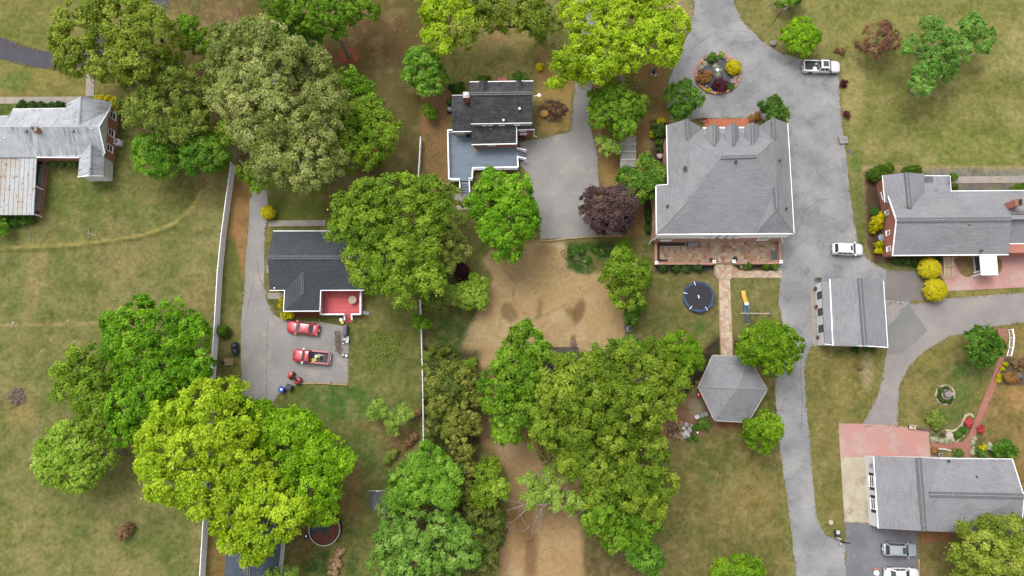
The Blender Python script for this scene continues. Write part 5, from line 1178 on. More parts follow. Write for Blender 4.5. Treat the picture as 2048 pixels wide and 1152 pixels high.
tree('oak_tree', 'big pale olive oak spreading over the dark road at the upper left', [(170, 75, 62), (240, 40, 66), (300, 65, 58), (155, 112, 46), (220, 115, 58), (285, 125, 55), (335, 95, 38), (125, 82, 26), (260, 5, 45)], 17, 'olive_yellow', (268, 172))
tree('oak_tree', 'thin olive tree right of the pale roofed brick house', [(295, 178, 46), (350, 165, 52), (400, 195, 46), (330, 222, 50), (285, 215, 34), (385, 245, 42), (260, 160, 36), (320, 255, 36), (258, 215, 26), (268, 240, 22), (360, 260, 34), (420, 150, 26)], 13, 'olive_thin', (352, 235))
tree('maple_tree', 'small bright green tree between two oaks at the upper left', [(385, 55, 28), (392, 85, 32), (372, 72, 24)], 8, 'bright_small')
tree('ornamental_tree', 'rounded green tree left of the pair below the thin olive tree', [(312, 312, 44), (300, 298, 32), (325, 328, 34)], 8, 'round_green')
tree('ornamental_tree', 'rounded darker green tree right of the pair, near the white fence end', [(402, 305, 44), (385, 292, 32), (422, 318, 34), (400, 280, 26)], 8.5, 'mid_green')
tree('oak_tree', 'largest pale olive oak left of the woods with grey limbs showing', [(462, 82, 44), (520, 70, 46), (450, 130, 40), (515, 140, 55), (575, 110, 46), (625, 140, 48), (475, 195, 50), (545, 205, 55), (605, 200, 55), (660, 195, 46), (500, 260, 50), (570, 275, 56), (630, 265, 55), (540, 325, 48), (600, 335, 52), (650, 320, 44), (470, 150, 30)], 20, 'olive_pale', (575, 265), twigs=2)
tree('oak_tree', 'greener tree on the right flank of the largest pale oak', [(690, 255, 50), (735, 235, 44), (760, 265, 42), (700, 305, 45), (745, 300, 38)], 13, 'oak_green', (722, 285))
tree('maple_tree', 'bright green tree wedged behind the largest pale oak', [(725, 185, 32), (700, 160, 26), (745, 210, 24)], 11, 'bright_small')
tree('young_tree', 'green sapling at the left edge of the largest pale oak', [(450, 270, 30), (440, 300, 26), (500, 345, 26), (515, 365, 20)], 9, 'oak_green')
tree('maple_tree', 'leaning green tree with bare grey trunk at the top edge', [(560, 12, 40), (610, 25, 46), (655, 40, 42), (695, 10, 46), (680, 68, 16), (735, 15, 26)], 13, 'bright_small', (697, 112), trunk_r=.32)
tree('understory_tree', 'low green tree below the leaning tree at the top edge', [(575, 60, 34), (620, 80, 28), (600, 95, 22)], 7, 'mid_green')
tree('maple_tree', 'yellow green tree above the round green tree at the top', [(875, 30, 34), (870, 72, 28), (905, 15, 34), (860, 5, 30), (890, 95, 18), (930, 40, 26)], 13, 'yellow_green', (900, 75))
tree('oak_tree', 'pale olive tree at the top edge behind the porch steps', [(955, 22, 34), (935, 70, 30), (990, 20, 36), (1025, 40, 30), (900, 80, 22), (965, 55, 22), (1055, 10, 30), (1080, 45, 22)], 13, 'olive_yellow', (1085, 70))
tree('young_tree', 'slender green tree leaning beside the top driveway', [(1085, 25, 28), (1105, 50, 22), (1075, 70, 18), (1060, 50, 20)], 9, 'olive_thin', (1082, 85))
tree('round_tree', 'round mid green tree left of the black shingled house', [(850, 140, 38), (838, 120, 28), (868, 155, 28), (830, 150, 24), (858, 172, 24)], 8, 'mid_green')
tree('sapling', 'small bright sapling in the brown strip left of the black shingled house', [(860, 222, 14), (866, 234, 9), (852, 215, 8)], 2.5, 'bright_small', lscale=.7)
tree('maple_tree', 'broad yellow green tree hanging over the top driveway', [(1155, 30, 40), (1200, 45, 46), (1245, 25, 50), (1300, 25, 48), (1345, 60, 40), (1170, 85, 36), (1225, 90, 46), (1290, 85, 50), (1335, 105, 34), (1130, 125, 30), (1165, 140, 32), (1205, 135, 34), (1255, 125, 30), (1110, 165, 14), (1125, 155, 18), (1200, 0, 44), (1260, -10, 50)], 16, 'yellow_green', (1243, 170), twigs=3)
tree('maple_tree', 'rounded bright green tree above the small corrugated shed', [(1230, 215, 44), (1205, 230, 34), (1258, 225, 34), (1222, 188, 30), (1245, 255, 26), (1275, 210, 20), (1195, 200, 20)], 9, 'bright_small', (1240, 262))
tree('young_tree', 'small pale green tree just left of the corrugated shed', [(1216, 293, 20), (1205, 285, 15), (1228, 300, 14)], 5, 'thin_lime')
tree('viburnum', 'round leafy shrub tree at the corner of the oval driveway', [(1366, 200, 32), (1350, 190, 22), (1384, 198, 22), (1360, 220, 22), (1372, 180, 20)], 5.5, 'deep_green', lscale=.9)
tree('viburnum', 'ragged green shrub tree at the right end of the large house front', [(1545, 215, 22), (1528, 212, 13), (1560, 225, 16), (1552, 232, 18), (1568, 236, 12), (1550, 200, 10)], 4.5, 'hedge_green', lscale=1.3)
tree('magnolia_tree', 'variegated green magnolia against the left wall of the large house', [(1296, 330, 22), (1315, 345, 22), (1262, 362, 26), (1290, 372, 28), (1312, 362, 18), (1275, 388, 20), (1250, 352, 18)], 6.5, 'magnolia')
tree('purple_maple', 'purple leaved maple at the bottom of the middle driveway', [(1215, 412, 42), (1190, 405, 32), (1240, 405, 34), (1205, 440, 32), (1238, 440, 28), (1180, 425, 20)], 8, 'purple', lscale=.9)
tree('ash_tree', 'rounded green tree at the right edge of the bare dirt lot', [(1245, 555, 44), (1225, 550, 32), (1270, 545, 34), (1245, 525, 28), (1255, 590, 32), (1282, 560, 22), (1235, 515, 20)], 9, 'oak_green')
tree('sapling', 'small green sapling above the rounded tree by the dirt lot', [(1246, 490, 13), (1238, 497, 10)], 3, 'bright_small', lscale=.7)
tree('understory_tree', 'dark low tree under the right side of the rounded dirt lot tree', [(1268, 618, 18), (1262, 635, 14), (1280, 608, 12)], 4, 'deep_green')
tree('oak_tree', 'big olive oak overhanging the charcoal roof', [(700, 420, 42), (745, 400, 50), (800, 405, 56), (850, 395, 46), (690, 455, 36), (730, 460, 52), (790, 465, 56), (845, 450, 50), (730, 520, 46), (785, 525, 52), (840, 510, 48), (870, 425, 36), (755, 565, 34), (800, 575, 40), (850, 560, 40)], 17, 'oak_green', (800, 520), twigs=1)
tree('oak_tree', 'darker green tree filling the gap behind the overhanging olive oak', [(890, 470, 40), (905, 425, 32), (880, 520, 36), (920, 500, 30), (870, 590, 34), (900, 390, 24)], 11, 'olive_thin', (885, 515))
tree('maple_tree', 'vivid green maple beside the blue grey deck', [(985, 370, 36), (1028, 385, 40), (970, 415, 36), (1015, 430, 50), (990, 460, 42), (1040, 450, 40), (1010, 495, 32), (1050, 415, 26), (945, 400, 14)], 11, 'bright', (1005, 420))
shrub('barberry', 'dark purple shrub between the olive oak and the pale lime bush', 921, 545, 20, 'purple_dark', 1.6)
tree('dogwood', 'pale lime green bush at the left edge of the bare dirt lot', [(952, 575, 26), (935, 592, 28), (958, 595, 22), (915, 590, 22)], 4, 'pale_lime')
tree('small_tree', 'small round green tree covering the thin white fence', [(840, 644, 18), (832, 638, 12), (850, 650, 12)], 4.2, 'bright_small', lscale=.8)
tree('maple_tree', 'dense green maple in the left field, upper of the pair', [(290, 640, 52), (335, 650, 56), (260, 690, 50), (315, 700, 60), (370, 690, 50), (280, 740, 52), (345, 750, 56), (395, 735, 36), (390, 660, 30), (240, 650, 36), (250, 820, 44), (300, 800, 48), (255, 860, 34)], 13, 'bright', (330, 730), lscale=.9)
tree('maple_tree', 'dense green maple in the left field, lower left of the pair', [(165, 730, 44), (150, 775, 42), (200, 745, 42), (195, 800, 50), (220, 840, 40), (180, 835, 34), (135, 745, 28)], 11, 'oak_green', (195, 790), lscale=.9)
tree('willow_tree', 'pale feathery green tree at the lower end of the left field trees', [(130, 930, 48), (160, 900, 46), (110, 900, 36), (165, 945, 42), (140, 868, 34), (195, 915, 36), (90, 930, 26)], 9, 'pale_lime', (250, 905), lscale=1.1)
tree('maple_tree', 'huge yellow green maple, the brightest crown at the lower left', [(400, 800, 46), (450, 795, 46), (350, 840, 50), (420, 850, 56), (480, 850, 50), (320, 880, 46), (380, 905, 56), (450, 910, 60), (325, 960, 48), (385, 970, 52), (450, 975, 58), (510, 950, 54), (400, 1010, 36), (470, 1030, 50), (520, 1015, 55), (480, 1075, 42), (530, 1070, 46), (575, 1030, 46), (510, 1110, 26), (300, 930, 30), (550, 985, 50)], 17, 'yellow_green', (445, 925), twigs=1)
tree('maple_tree', 'lime green maple on the right flank of the huge yellow green one', [(522, 830, 38), (570, 850, 42), (612, 852, 36), (540, 870, 48), (600, 880, 52), (645, 900, 46), (660, 930, 40), (600, 940, 52), (690, 920, 24), (640, 975, 42), (610, 1000, 46), (640, 1020, 34), (488, 818, 32)], 14, 'lime_bright', (590, 900))
tree('oak_tree', 'bright green oak on the upper left of the central wood', [(1050, 685, 40), (1075, 700, 34), (1020, 725, 42), (1000, 770, 40), (1045, 765, 46), (985, 800, 32), (1020, 820, 42), (1060, 820, 42), (1010, 860, 32), (1040, 665, 20)], 14, 'bright_small', (1040, 770), lscale=1.3)
tree('oak_tree', 'broad olive oak in the middle of the central wood', [(1110, 740, 44), (1160, 745, 52), (1215, 735, 52), (1265, 725, 46), (1310, 745, 46), (1350, 776, 34), (1120, 800, 52), (1180, 805, 58), (1245, 800, 58), (1305, 810, 48), (1100, 860, 46), (1150, 870, 52), (1332, 815, 26)], 17, 'olive_green', (1190, 790))
tree('oak_tree', 'olive oak at the lower right of the central wood', [(1215, 870, 52), (1270, 865, 46), (1300, 892, 32), (1180, 930, 48), (1240, 935, 56), (1295, 930, 46), (1320, 970, 36), (1200, 980, 40), (1140, 925, 36), (1265, 985, 46), (1305, 1005, 34)], 15, 'olive_green', (1240, 930))
tree('maple_tree', 'bright green tree below the central olive oaks', [(1210, 1015, 40), (1250, 1010, 46), (1290, 1030, 40), (1230, 1055, 42), (1190, 1045, 30), (1275, 1070, 36)], 12, 'bright_small', (1245, 1040), lscale=1.2)
tree('ornamental_tree', 'deep green round tree at the bottom tip of the central wood', [(1285, 1105, 36), (1270, 1090, 28), (1300, 1120, 28)], 8, 'mid_green')
dt = tree('dying_tree', 'thin tree with bare grey branches over the lower dirt patch', [(1120, 985, 34), (1140, 1005, 28), (1085, 985, 28), (1055, 965, 22), (1095, 955, 20), (1060, 1000, 16)], 10, 'thin_lime', (1150, 990), twigs=4, lscale=1.2)
mb = MB(); q = random.Random(12)
for pts in (((1140, 990, 6), (1090, 1010, 7), (1050, 1008, 7.2), (1020, 1002, 7)), ((1090, 1010, 7), (1070, 1040, 7), (1062, 1075, 6.6)), ((1060, 1012, 7), (1040, 1030, 7), (1025, 1045, 6.5)), ((1110, 1000, 7), (1095, 960, 8), (1070, 945, 8)), ((1180, 985, 7), (1175, 1015, 8), (1155, 1030, 8)), ((1085, 1015, 7), (1080, 1055, 6.5), (1068, 1070, 6)), ((1050, 1008, 7.2), (1035, 1015, 7), (1015, 1020, 6.6)), ((1062, 1050, 6.9), (1050, 1062, 6.4))):
    Q = [P(*p) for p in pts]; mb.tube(Q, [.12 - .09 * i / (len(Q) - 1) for i in range(len(Q))], 5)
    for a in Q[1:]: mb.tube([a, a + Vector((q.uniform(-1.6, 1.2), q.uniform(-1.6, .8), q.uniform(-.3, .4)))], [.05, .015], 4)
mb.v = [tuple(Vector(v)) for v in mb.v]; mb.build('bare_branches', BARK, dt, uv=False)
tree('ornamental_tree', 'round green tree between the trampoline and the central wood', [(1360, 708, 42), (1340, 700, 30), (1382, 715, 28), (1355, 735, 28)], 8.5, 'lime', lscale=.8)
tree('understory_tree', 'small mid green tree by the dirt lot corner above the central wood', [(1240, 700, 24), (1222, 712, 18), (1262, 690, 18), (1272, 700, 16)], 6, 'mid_green')
tree('ornamental_tree', 'rounded lime green tree right above the gazebo', [(1538, 695, 50), (1510, 690, 36), (1568, 690, 36), (1540, 668, 32), (1550, 722, 34), (1500, 705, 28)], 8.5, 'lime', lscale=.8)
tree('ornamental_tree', 'rounded lime green tree at the lower right of the gazebo', [(1522, 862, 36), (1505, 860, 24), (1540, 855, 26), (1525, 885, 24), (1528, 838, 20)], 6.5, 'lime', lscale=.8)
tree('ornamental_tree', 'lime green tree cut by the bottom edge below the back lawn', [(1475, 1145, 38), (1445, 1145, 26), (1505, 1145, 28), (1475, 1175, 40)], 7, 'lime', lscale=.8)
tree('oak_tree', 'olive yellow oak at the lower right corner', [(1945, 1085, 42), (1985, 1070, 40), (2025, 1075, 44), (1935, 1120, 40), (1985, 1120, 52), (2040, 1120, 48), (1960, 1160, 50), (2020, 1170, 55), (1925, 1055, 16), (2022, 1045, 18), (2070, 1100, 40)], 11, 'olive_yellow', (1990, 1120))
tree('holly_tree', 'dense dark green rounded tree by the white arbor', [(1965, 690, 36), (1950, 685, 24), (1982, 690, 24), (1965, 710, 24), (1962, 670, 20)], 6, 'deep_green')
tree('round_shrub_tree', 'round yellow green shrub tree above the white pickup', [(1600, 75, 36), (1586, 70, 26), (1614, 76, 26), (1600, 92, 24), (1602, 56, 22)], 4.5, 'lime_bright', lscale=.6)
tree('small_tree', 'green treetop at the top edge beside the flagpole', [(1575, 0, 18), (1590, -8, 18), (1562, 3, 12)], 3.5, 'mid_green', lscale=.8)
tree('thorn_tree', 'thin reddish brown bush on the right lawn', [(1757, 78, 34), (1735, 88, 24), (1778, 80, 22), (1765, 60, 22), (1750, 100, 18)], 4.5, 'red_thin')
tree('windswept_tree', 'leaning green tree reaching to the right across the right lawn', [(1860, 58, 28), (1885, 88, 34), (1852, 98, 24), (1815, 98, 16), (1930, 64, 28), (1962, 75, 26), (1945, 44, 20), (1915, 104, 28), (1872, 122, 32), (1852, 150, 30), (1842, 170, 24), (1895, 145, 20), (1895, 130, 16), (1968, 98, 12), (1820, 80, 10)], 9, 'windswept', (1835, 188))
tree('round_tree', 'large rounded green tree near the bottom, above the pale crowned tree', [(850, 955, 52), (815, 975, 42), (885, 950, 40), (850, 925, 36), (890, 985, 36), (800, 1000, 26)], 10, 'round_green')
tree('feathery_tree', 'grey green feathery tree between the round tree and the black shed', [(790, 1005, 30), (775, 1020, 24), (805, 1025, 26)], 8, 'feathery')
tree('ash_tree', 'pale green crowned tree cut by the bottom edge at the centre left', [(790, 1075, 44), (840, 1070, 48), (890, 1060, 40), (925, 1075, 34), (775, 1120, 40), (830, 1125, 50), (885, 1115, 48), (935, 1110, 30), (800, 1160, 44), (860, 1165, 50)], 12, 'blue_green', (850, 1110), twigs=1)
tree('birch_tree', 'pale green tree in the dark belt beside the lower dirt patch', [(980, 955, 30), (970, 985, 28), (992, 980, 26), (975, 935, 22)], 8, 'oak_green')
q = random.Random(21); NTH = 'first second third fourth fifth sixth seventh eighth ninth tenth eleventh twelfth'.split()
for i, (x, y, r, hh) in enumerate(((865, 735, 22, 7), (895, 740, 26, 8), (930, 755, 24, 8), (868, 775, 24, 7), (905, 780, 28, 8), (940, 795, 24, 7), (875, 815, 26, 8), (915, 825, 28, 8), (868, 855, 22, 6), (905, 865, 26, 7), (940, 850, 22, 7), (925, 900, 24, 7))):
    tree('bamboo_clump', NTH[i] + ' feathery clump counted down the thicket beside the thin white fence', [(x, y, r), (x + q.uniform(-12, 12), y + q.uniform(-12, 12), r * .7), (x + q.uniform(-14, 14), y + q.uniform(-12, 12), r * .6)], hh, 'bamboo' if i % 4 else 'conifer_dark', group='thicket along the thin white fence')
for i, (x, y, r, hh) in enumerate(((945, 985, 26, 6), (955, 1030, 30, 6), (985, 1035, 24, 5.5), (950, 1075, 28, 6), (980, 1085, 26, 6), (965, 1125, 28, 6), (935, 940, 22, 6))):
    tree('dark_conifer', NTH[i] + ' dark olive tree counted along the shaded belt left of the lower dirt patch', [(x, y, r), (x + q.uniform(-12, 12), y + q.uniform(-12, 12), r * .7)], hh, 'conifer_dark' if i % 3 else 'bamboo', group='shaded belt of dark trees')
tree('young_tree', 'pale thin young tree on the left in the weedy yard', [(752, 815, 18), (765, 828, 14), (745, 828, 10)], 4, 'thin_lime', lscale=.9)
tree('young_tree', 'pale yellow green young tree on the right in the weedy yard', [(795, 838, 22), (785, 850, 18), (812, 832, 15), (790, 862, 14), (805, 818, 12)], 4.5, 'thin_lime', lscale=.9)
tree('young_tree', 'pale leafy tree over the pale gutter at the bottom edge', [(565, 1145, 22), (545, 1155, 18), (590, 1150, 14)], 5, 'thin_lime')
tree('laurel', 'green bush at the left edge below the rusty carport', [(-5, 450, 18), (8, 462, 10), (-10, 430, 14)], 3, 'mid_green', lscale=.7)

# ------------------------------------------------------------------ shrubs and beds
sh = shrub
sh('hedge', 'low green hedge along the foot of the rusty carport', 30, 442, 12, 'hedge_green', 1.1, extra=((48, 441, 11), (62, 442, 9), (15, 446, 10)))
sh('evergreen_shrub', 'trimmed shrubs in front of the pale roofed brick house', 45, 212, 10, 'box', 1.0, extra=((65, 211, 9), (85, 212, 9), (104, 212, 8), (120, 210, 9)))
sh('hosta_bed', 'grey green leafy plants at the brick wall foot by the lawn', 108, 327, 7, 'feathery', .5, extra=((124, 327, 6), (140, 326, 5), (150, 325, 5)))
sh('gold_shrub', 'golden shrub curling round the corner of the pale roofed brick house', 232, 205, 10, 'gold', 1.3, extra=((218, 200, 8), (205, 197, 6), (196, 197, 5)))
sh('gold_shrub', 'round golden shrub by the left driveway above the charcoal roof', 537, 425, 13, 'gold', 1.8)
sh('gold_shrub', 'yellow green shrub at the corner of the charcoal house wing', 571, 630, 9, 'gold_green', 1.3, extra=((580, 630, 7), (563, 612, 5), (564, 600, 5)))
sh('gold_shrub', 'upper of the two large golden domes beside the pink patio', 1858, 537, 20, 'gold', 2.2, extra=((1864, 541, 15),))
sh('gold_shrub', 'lower of the two large golden domes beside the grey drive', 1870, 580, 21, 'gold', 2.4)
sh('gold_shrub', 'round golden shrub in the brick ring', 1467, 135, 14, 'gold', 1.6)
sh('gold_shrub', 'yellow green shrub by the west gable of the right brick house', 1752, 446, 13, 'gold_green', 1.7, extra=((1760, 434, 9), (1747, 457, 9)))
sh('green_shrub', 'green shrub above the yellow one at the west gable', 1748, 424, 10, 'hedge_green', 1.5, extra=((1768, 438, 8),))
sh('gold_shrub', 'small golden shrub low on the west gable of the right brick house', 1757, 502, 8, 'gold_green', 1.0, extra=((1759, 490, 9),))
sh('yew_shrub', 'long clipped yew at the upper left corner of the right brick house', 1748, 350, 14, 'yew', 1.6, extra=((1762, 344, 14), (1775, 338, 12)))
sh('yew_shrub', 'smaller clipped yew beside the long one at the house front', 1820, 339, 10, 'yew', 1.3, extra=((1835, 340, 9), (1810, 341, 7)))
sh('yew_shrub', 'clipped yew at the step beside the grey flat roof', 1908, 374, 7, 'yew', 1.1); sh('tufted_shrub', 'loose green shrub above the yew at the flat roof corner', 1908, 354, 8, 'hedge_green', .9)
sh('yew_shrub', 'clipped green mound at the right edge by the concrete walk', 2035, 377, 9, 'yew', .9, extra=((2048, 375, 9), (2025, 379, 5)))
sh('evergreen_shrub', 'row of dark green shrubs in the bed below the right brick house', 1800, 522, 8, 'box', .9, extra=((1815, 524, 8), (1830, 524, 8), (1790, 521, 7), (1840, 520, 7), (1875, 520, 7)))
sh('evergreen_shrub', 'small green shrub between the two golden domes', 1864, 557, 8, 'hedge_green', .8)
proto = None
for i, x in enumerate((1326, 1352, 1374, 1395)):
    b = sh('boxwood', ('first', 'second', 'third', 'fourth')[i] + ' from the left of the rounded boxwoods in the dark bed left of the walk', x, 536, 9, 'box', 1.0, group='boxwoods below the patio wall')
for i, (x, r, lb) in enumerate(((1496, 8, 'lone rounded boxwood in the dark bed right of the stone walk'), (1533, 8, 'left of the touching pair of boxwoods by the right driveway'), (1549, 7, 'right of the touching pair of boxwoods by the right driveway'))): sh('boxwood', lb, x, 532, r, 'yew', 1.0, group='boxwoods below the patio wall')
sh('small_shrub', 'tiny olive plant in the dark bed nearest the stone walk', 1482, 532, 4, 'silver', .4)
for i, (x, y, r, s_, lb) in enumerate(((1322, 245, 9, 'gold_green', 'upper yellow green ball at the left corner of the large house'), (1310, 253, 8, 'yew', 'left yellow green ball at the left corner of the large house'), (1306, 268, 8, 'gold_green', 'lowest yellow green ball at the left corner of the large house'), (1318, 262, 14, 'box', 'dark green mound between the yellow green balls'), (1318, 285, 7, 'hedge_green', 'green clump below the dark mound by the left wall'), (1320, 300, 6, 'box', 'small dark clump by the left wall of the large house'))): sh('clipped_shrub', lb, x, y, r, s_)
for x, y, r, lb in ((1298, 425, 7, 'upper of three dark shrubs at the lower left wall of the large house'), (1298, 440, 8, 'middle of three dark shrubs at the lower left wall of the large house'), (1298, 457, 9, 'lower of three dark shrubs at the lower left wall of the large house')): sh('evergreen_shrub', lb, x, y, r, 'box', .9)
sh('dark_shrub', 'low brown green shrub at the brick walk end right of the dormers', 1507, 236, 9, 'rust', .8, extra=((1515, 232, 8),))
sh('evergreen_shrub', 'bright green shrub left of the porch step at the top house', 962, 159, 10, 'hedge_green', 1.0, extra=((975, 159, 8),)); sh('evergreen_shrub', 'bright green shrub right of the porch step at the top house', 1036, 154, 12, 'hedge_green', 1.1, extra=((1048, 157, 8),))
sh('evergreen_shrub', 'dark shrub at the upper left corner of the black shingled house', 915, 180, 10, 'box', 1.2, extra=((905, 175, 8), (922, 172, 8))); sh('small_shrub', 'narrow green shrub left of the wing of the black shingled house', 899, 205, 5, 'hedge_green', .9)
sh('forsythia', 'tiny yellow bush on the straw above the black shingled house', 1080, 134, 7, 'gold', .9)
sh('hosta_bed', 'dark plants round the dry pile right of the black shingled house', 1108, 218, 9, 'brown_dry', .4, extra=((1118, 226, 7), (1095, 214, 8), (1128, 216, 6)))
sh('round_bush', 'round green bush beside the long white fence', 448, 662, 12, 'yew', 1.5)
sh('brown_shrub', 'bare brown shrub on the lower left lawn', 248, 1068, 17, 'brown_dry', 1.3, extra=((255, 1055, 13),)); sh('dry_shrub', 'tan dry shrub at the bottom edge right of the pool', 674, 1122, 14, 'tan_dry', 1.0, extra=((682, 1105, 10), (668, 1140, 12)))
sh('sapling', 'dark twiggy sapling on the strip below the white pickup', 1688, 167, 6, 'purple_dark', .9); sh('sapling', 'lower dark twiggy sapling on the strip beside the wide drive', 1692, 230, 7, 'purple_dark', .9); sh('dry_shrub', 'brown tuft on the lawn above the white pickup', 1682, 103, 7, 'brown_dry', .6, extra=((1672, 100, 4),))
sh('azalea', 'scarlet shrub left of the brick walk', 1938, 846, 8, 'scarlet', .9); sh('azalea', 'scarlet shrub right of the brick walk', 1961, 858, 7, 'scarlet', .8)
sh('clipped_shrub', 'round grey green shrub left of the walk at the lower right house', 1916, 908, 11, 'hedge_green', 1.0); sh('clipped_shrub', 'round grey green shrub right of the walk at the lower right house', 1962, 908, 10, 'hedge_green', 1.0)
sh('clipped_shrub', 'small lime ball right of the brick walk', 1966, 895, 7, 'gold_green', .8); sh('flowering_shrub', 'pale flowering ball beside the lime ball', 1980, 893, 7, 'silver', .8)
sh('evergreen_shrub', 'wide dark green shrub at the corner of the lower right house', 1998, 900, 16, 'deep_green', 1.5, extra=((2020, 902, 15), (2010, 892, 14)), lscale=.55)
sh('flower_border', 'mixed olive plants in the stone edged border', 1873, 848, 8, 'olive_thin', .6, extra=((1862, 838, 8), (1880, 840, 7), (1870, 830, 6))); sh('flower_border', 'green plants along the stone edged border by the pink patio', 1872, 880, 5, 'silver', .4, extra=((1882, 881, 5), (1893, 882, 5), (1905, 881, 4), (1865, 878, 4)))
sh('flower_border', 'green plant under the scarlet shrub in the border', 1915, 870, 7, 'hedge_green', .6, extra=((1925, 862, 6),)); sh('rust_shrub', 'rust orange plant by the wall beside the brick walk', 1870, 901, 6, 'rust', .6); sh('hosta_bed', 'green strip plants along the right edge of the brick walk', 1945, 885, 4, 'silver', .4, extra=((1948, 876, 4), (1944, 897, 4), (1944, 905, 4)))
sh('ornamental_grass', 'rust coloured mound in the bed below the white arbor', 2018, 755, 12, 'rust', .8, extra=((2028, 758, 8),)); sh('hosta_bed', 'pale lime plants at the top of the brick walk', 2005, 738, 4, 'gold_green', .4, extra=((2010, 728, 4), (1998, 752, 4), (1996, 760, 4))); sh('dark_shrub', 'purple brown plants behind the rust mound', 2030, 730, 9, 'brown_dry', .6, extra=((2040, 745, 8), (2045, 725, 8)))
sh('evergreen_shrub', 'leafy bush below the grey lounger by the gazebo', 1404, 846, 10, 'hedge_green', 1.0, extra=((1398, 855, 7), (1414, 852, 8)), lscale=1.2)
sh('dark_shrub', 'dark scrub at the garage gable foot', 1710, 699, 7, 'box', .7); sh('small_shrub', 'green weeds beside the dark scrub at the garage gable', 1730, 698, 6, 'hedge_green', .4, extra=((1745, 700, 5),)); sh('dry_shrub', 'small dark tuft on the lawn below the garage', 1720, 735, 6, 'brown_dry', .3)
sh('weed_patch', 'green weeds growing in the dark grass at the dirt lot', 1160, 500, 10, 'hedge_green', .35, extra=((1145, 505, 9), (1190, 496, 9), (1175, 520, 8), (1205, 505, 8)))

# ground cover: weeds and leaf litter nobody could count
def cover(name, spots, n, st_, size, seed, hmax=.25):
    rs = np.random.RandomState(seed); pos = []
    for (x, y, rx, ry) in spots:
        p = P(x, y); k = mpp(x, y); m_ = int(n * rx * ry / 400.0)
        a = rs.uniform(0, 6.28, m_); r = np.sqrt(rs.uniform(0, 1, m_)) * (1 + .25 * np.sin(a * 3 + seed))
        pos.append(np.stack([p.x + np.cos(a) * r * rx * k, p.y + np.sin(a) * r * ry * k, rs.uniform(.03, hmax, m_)], 1))
    pos = np.concatenate(pos); t = rs.uniform(0, 1, len(pos)); nr = rs.normal(size=(len(pos), 3)) * .5 + np.array([0, 0, 1])
    me = leaf_mesh(name, pos, nr, t, size, rs); me.materials.append(FOL[st_]['mat']); o = bpy.data.objects.new(name, me); COL.objects.link(o); tag(o, kind='stuff')
cover('weeds', [(765, 690, 26, 30), (745, 720, 16, 22), (790, 700, 16, 22), (775, 675, 34, 14)], 520, 'olive_thin', .15, 1, .3)
cover('understory', [(900, 770, 55, 70), (905, 870, 45, 60), (960, 1040, 45, 90), (870, 560, 50, 40), (1180, 850, 110, 90), (1240, 980, 80, 90)], 230, 'conifer_dark', .3, 2, .5)
cover('leaf_litter', [(800, 885, 40, 40), (760, 80, 90, 60), (640, 110, 40, 30), (620, 1090, 20, 30), (455, 40, 40, 40), (490, 400, 10, 60), (870, 300, 20, 80)], 130, 'brown_dry', .12, 3, .05)
cover('woodland_weeds', [(640, 330, 60, 40), (350, 220, 70, 60), (1230, 160, 60, 40)], 130, 'olive_thin', .22, 4, .25)
cover('grass', [(1150, 510, 25, 20), (1205, 498, 25, 14)], 420, 'box', .16, 5, .12)
cover('dirt_edge_tufts', [(940, 650, 14, 60), (985, 735, 30, 14), (1230, 600, 14, 50), (1140, 545, 20, 8), (1000, 900, 12, 40), (1170, 1060, 8, 70), (990, 1090, 8, 60), (1060, 660, 90, 40), (1080, 560, 80, 50), (1090, 1060, 60, 80)], 40, 'brown_dry', .16, 9, .08)
sh('hosta_bed', 'low plants among the stones at the edge of the firewood bed', 1386, 872, 5, 'hedge_green', .35, extra=((1392, 878, 4), (1378, 880, 4), (1388, 858, 4)))
rs_ = np.random.RandomState(77); pos = []                      # grass creeping over the paving edges
for E_ in EDGES:
    for p_, q_ in zip(E_, E_[1:] + E_[:1]):
        L_ = math.hypot(q_[0] - p_[0], q_[1] - p_[1]); m_ = int(L_ * 16)
        if m_ and abs(p_[0]) < 90 and -30 < p_[1] < 72:
            t_ = rs_.uniform(0, 1, m_)[:, None]; pp = np.array(p_) * (1 - t_) + np.array(q_) * t_ + rs_.normal(size=(m_, 2)) * .13
            k_ = vnoise(pp[:, 0], pp[:, 1], 2.0, 5, 2) > -.15
            pos.append(np.concatenate([pp[k_], rs_.uniform(.03, .08, (int(k_.sum()), 1))], 1))
pos = np.concatenate(pos); me = leaf_mesh('edge_grass', pos, rs_.normal(size=(len(pos), 3)) * .5 + np.array([0, 0, 1]), rs_.uniform(0, 1, len(pos)), .2, rs_)
style('edge_grass', (104, 104, 54), (142, 128, 80), (172, 150, 104)); me.materials.append(FOL['edge_grass']['mat']); o = bpy.data.objects.new('edge_grass', me); COL.objects.link(o); tag(o, kind='stuff')
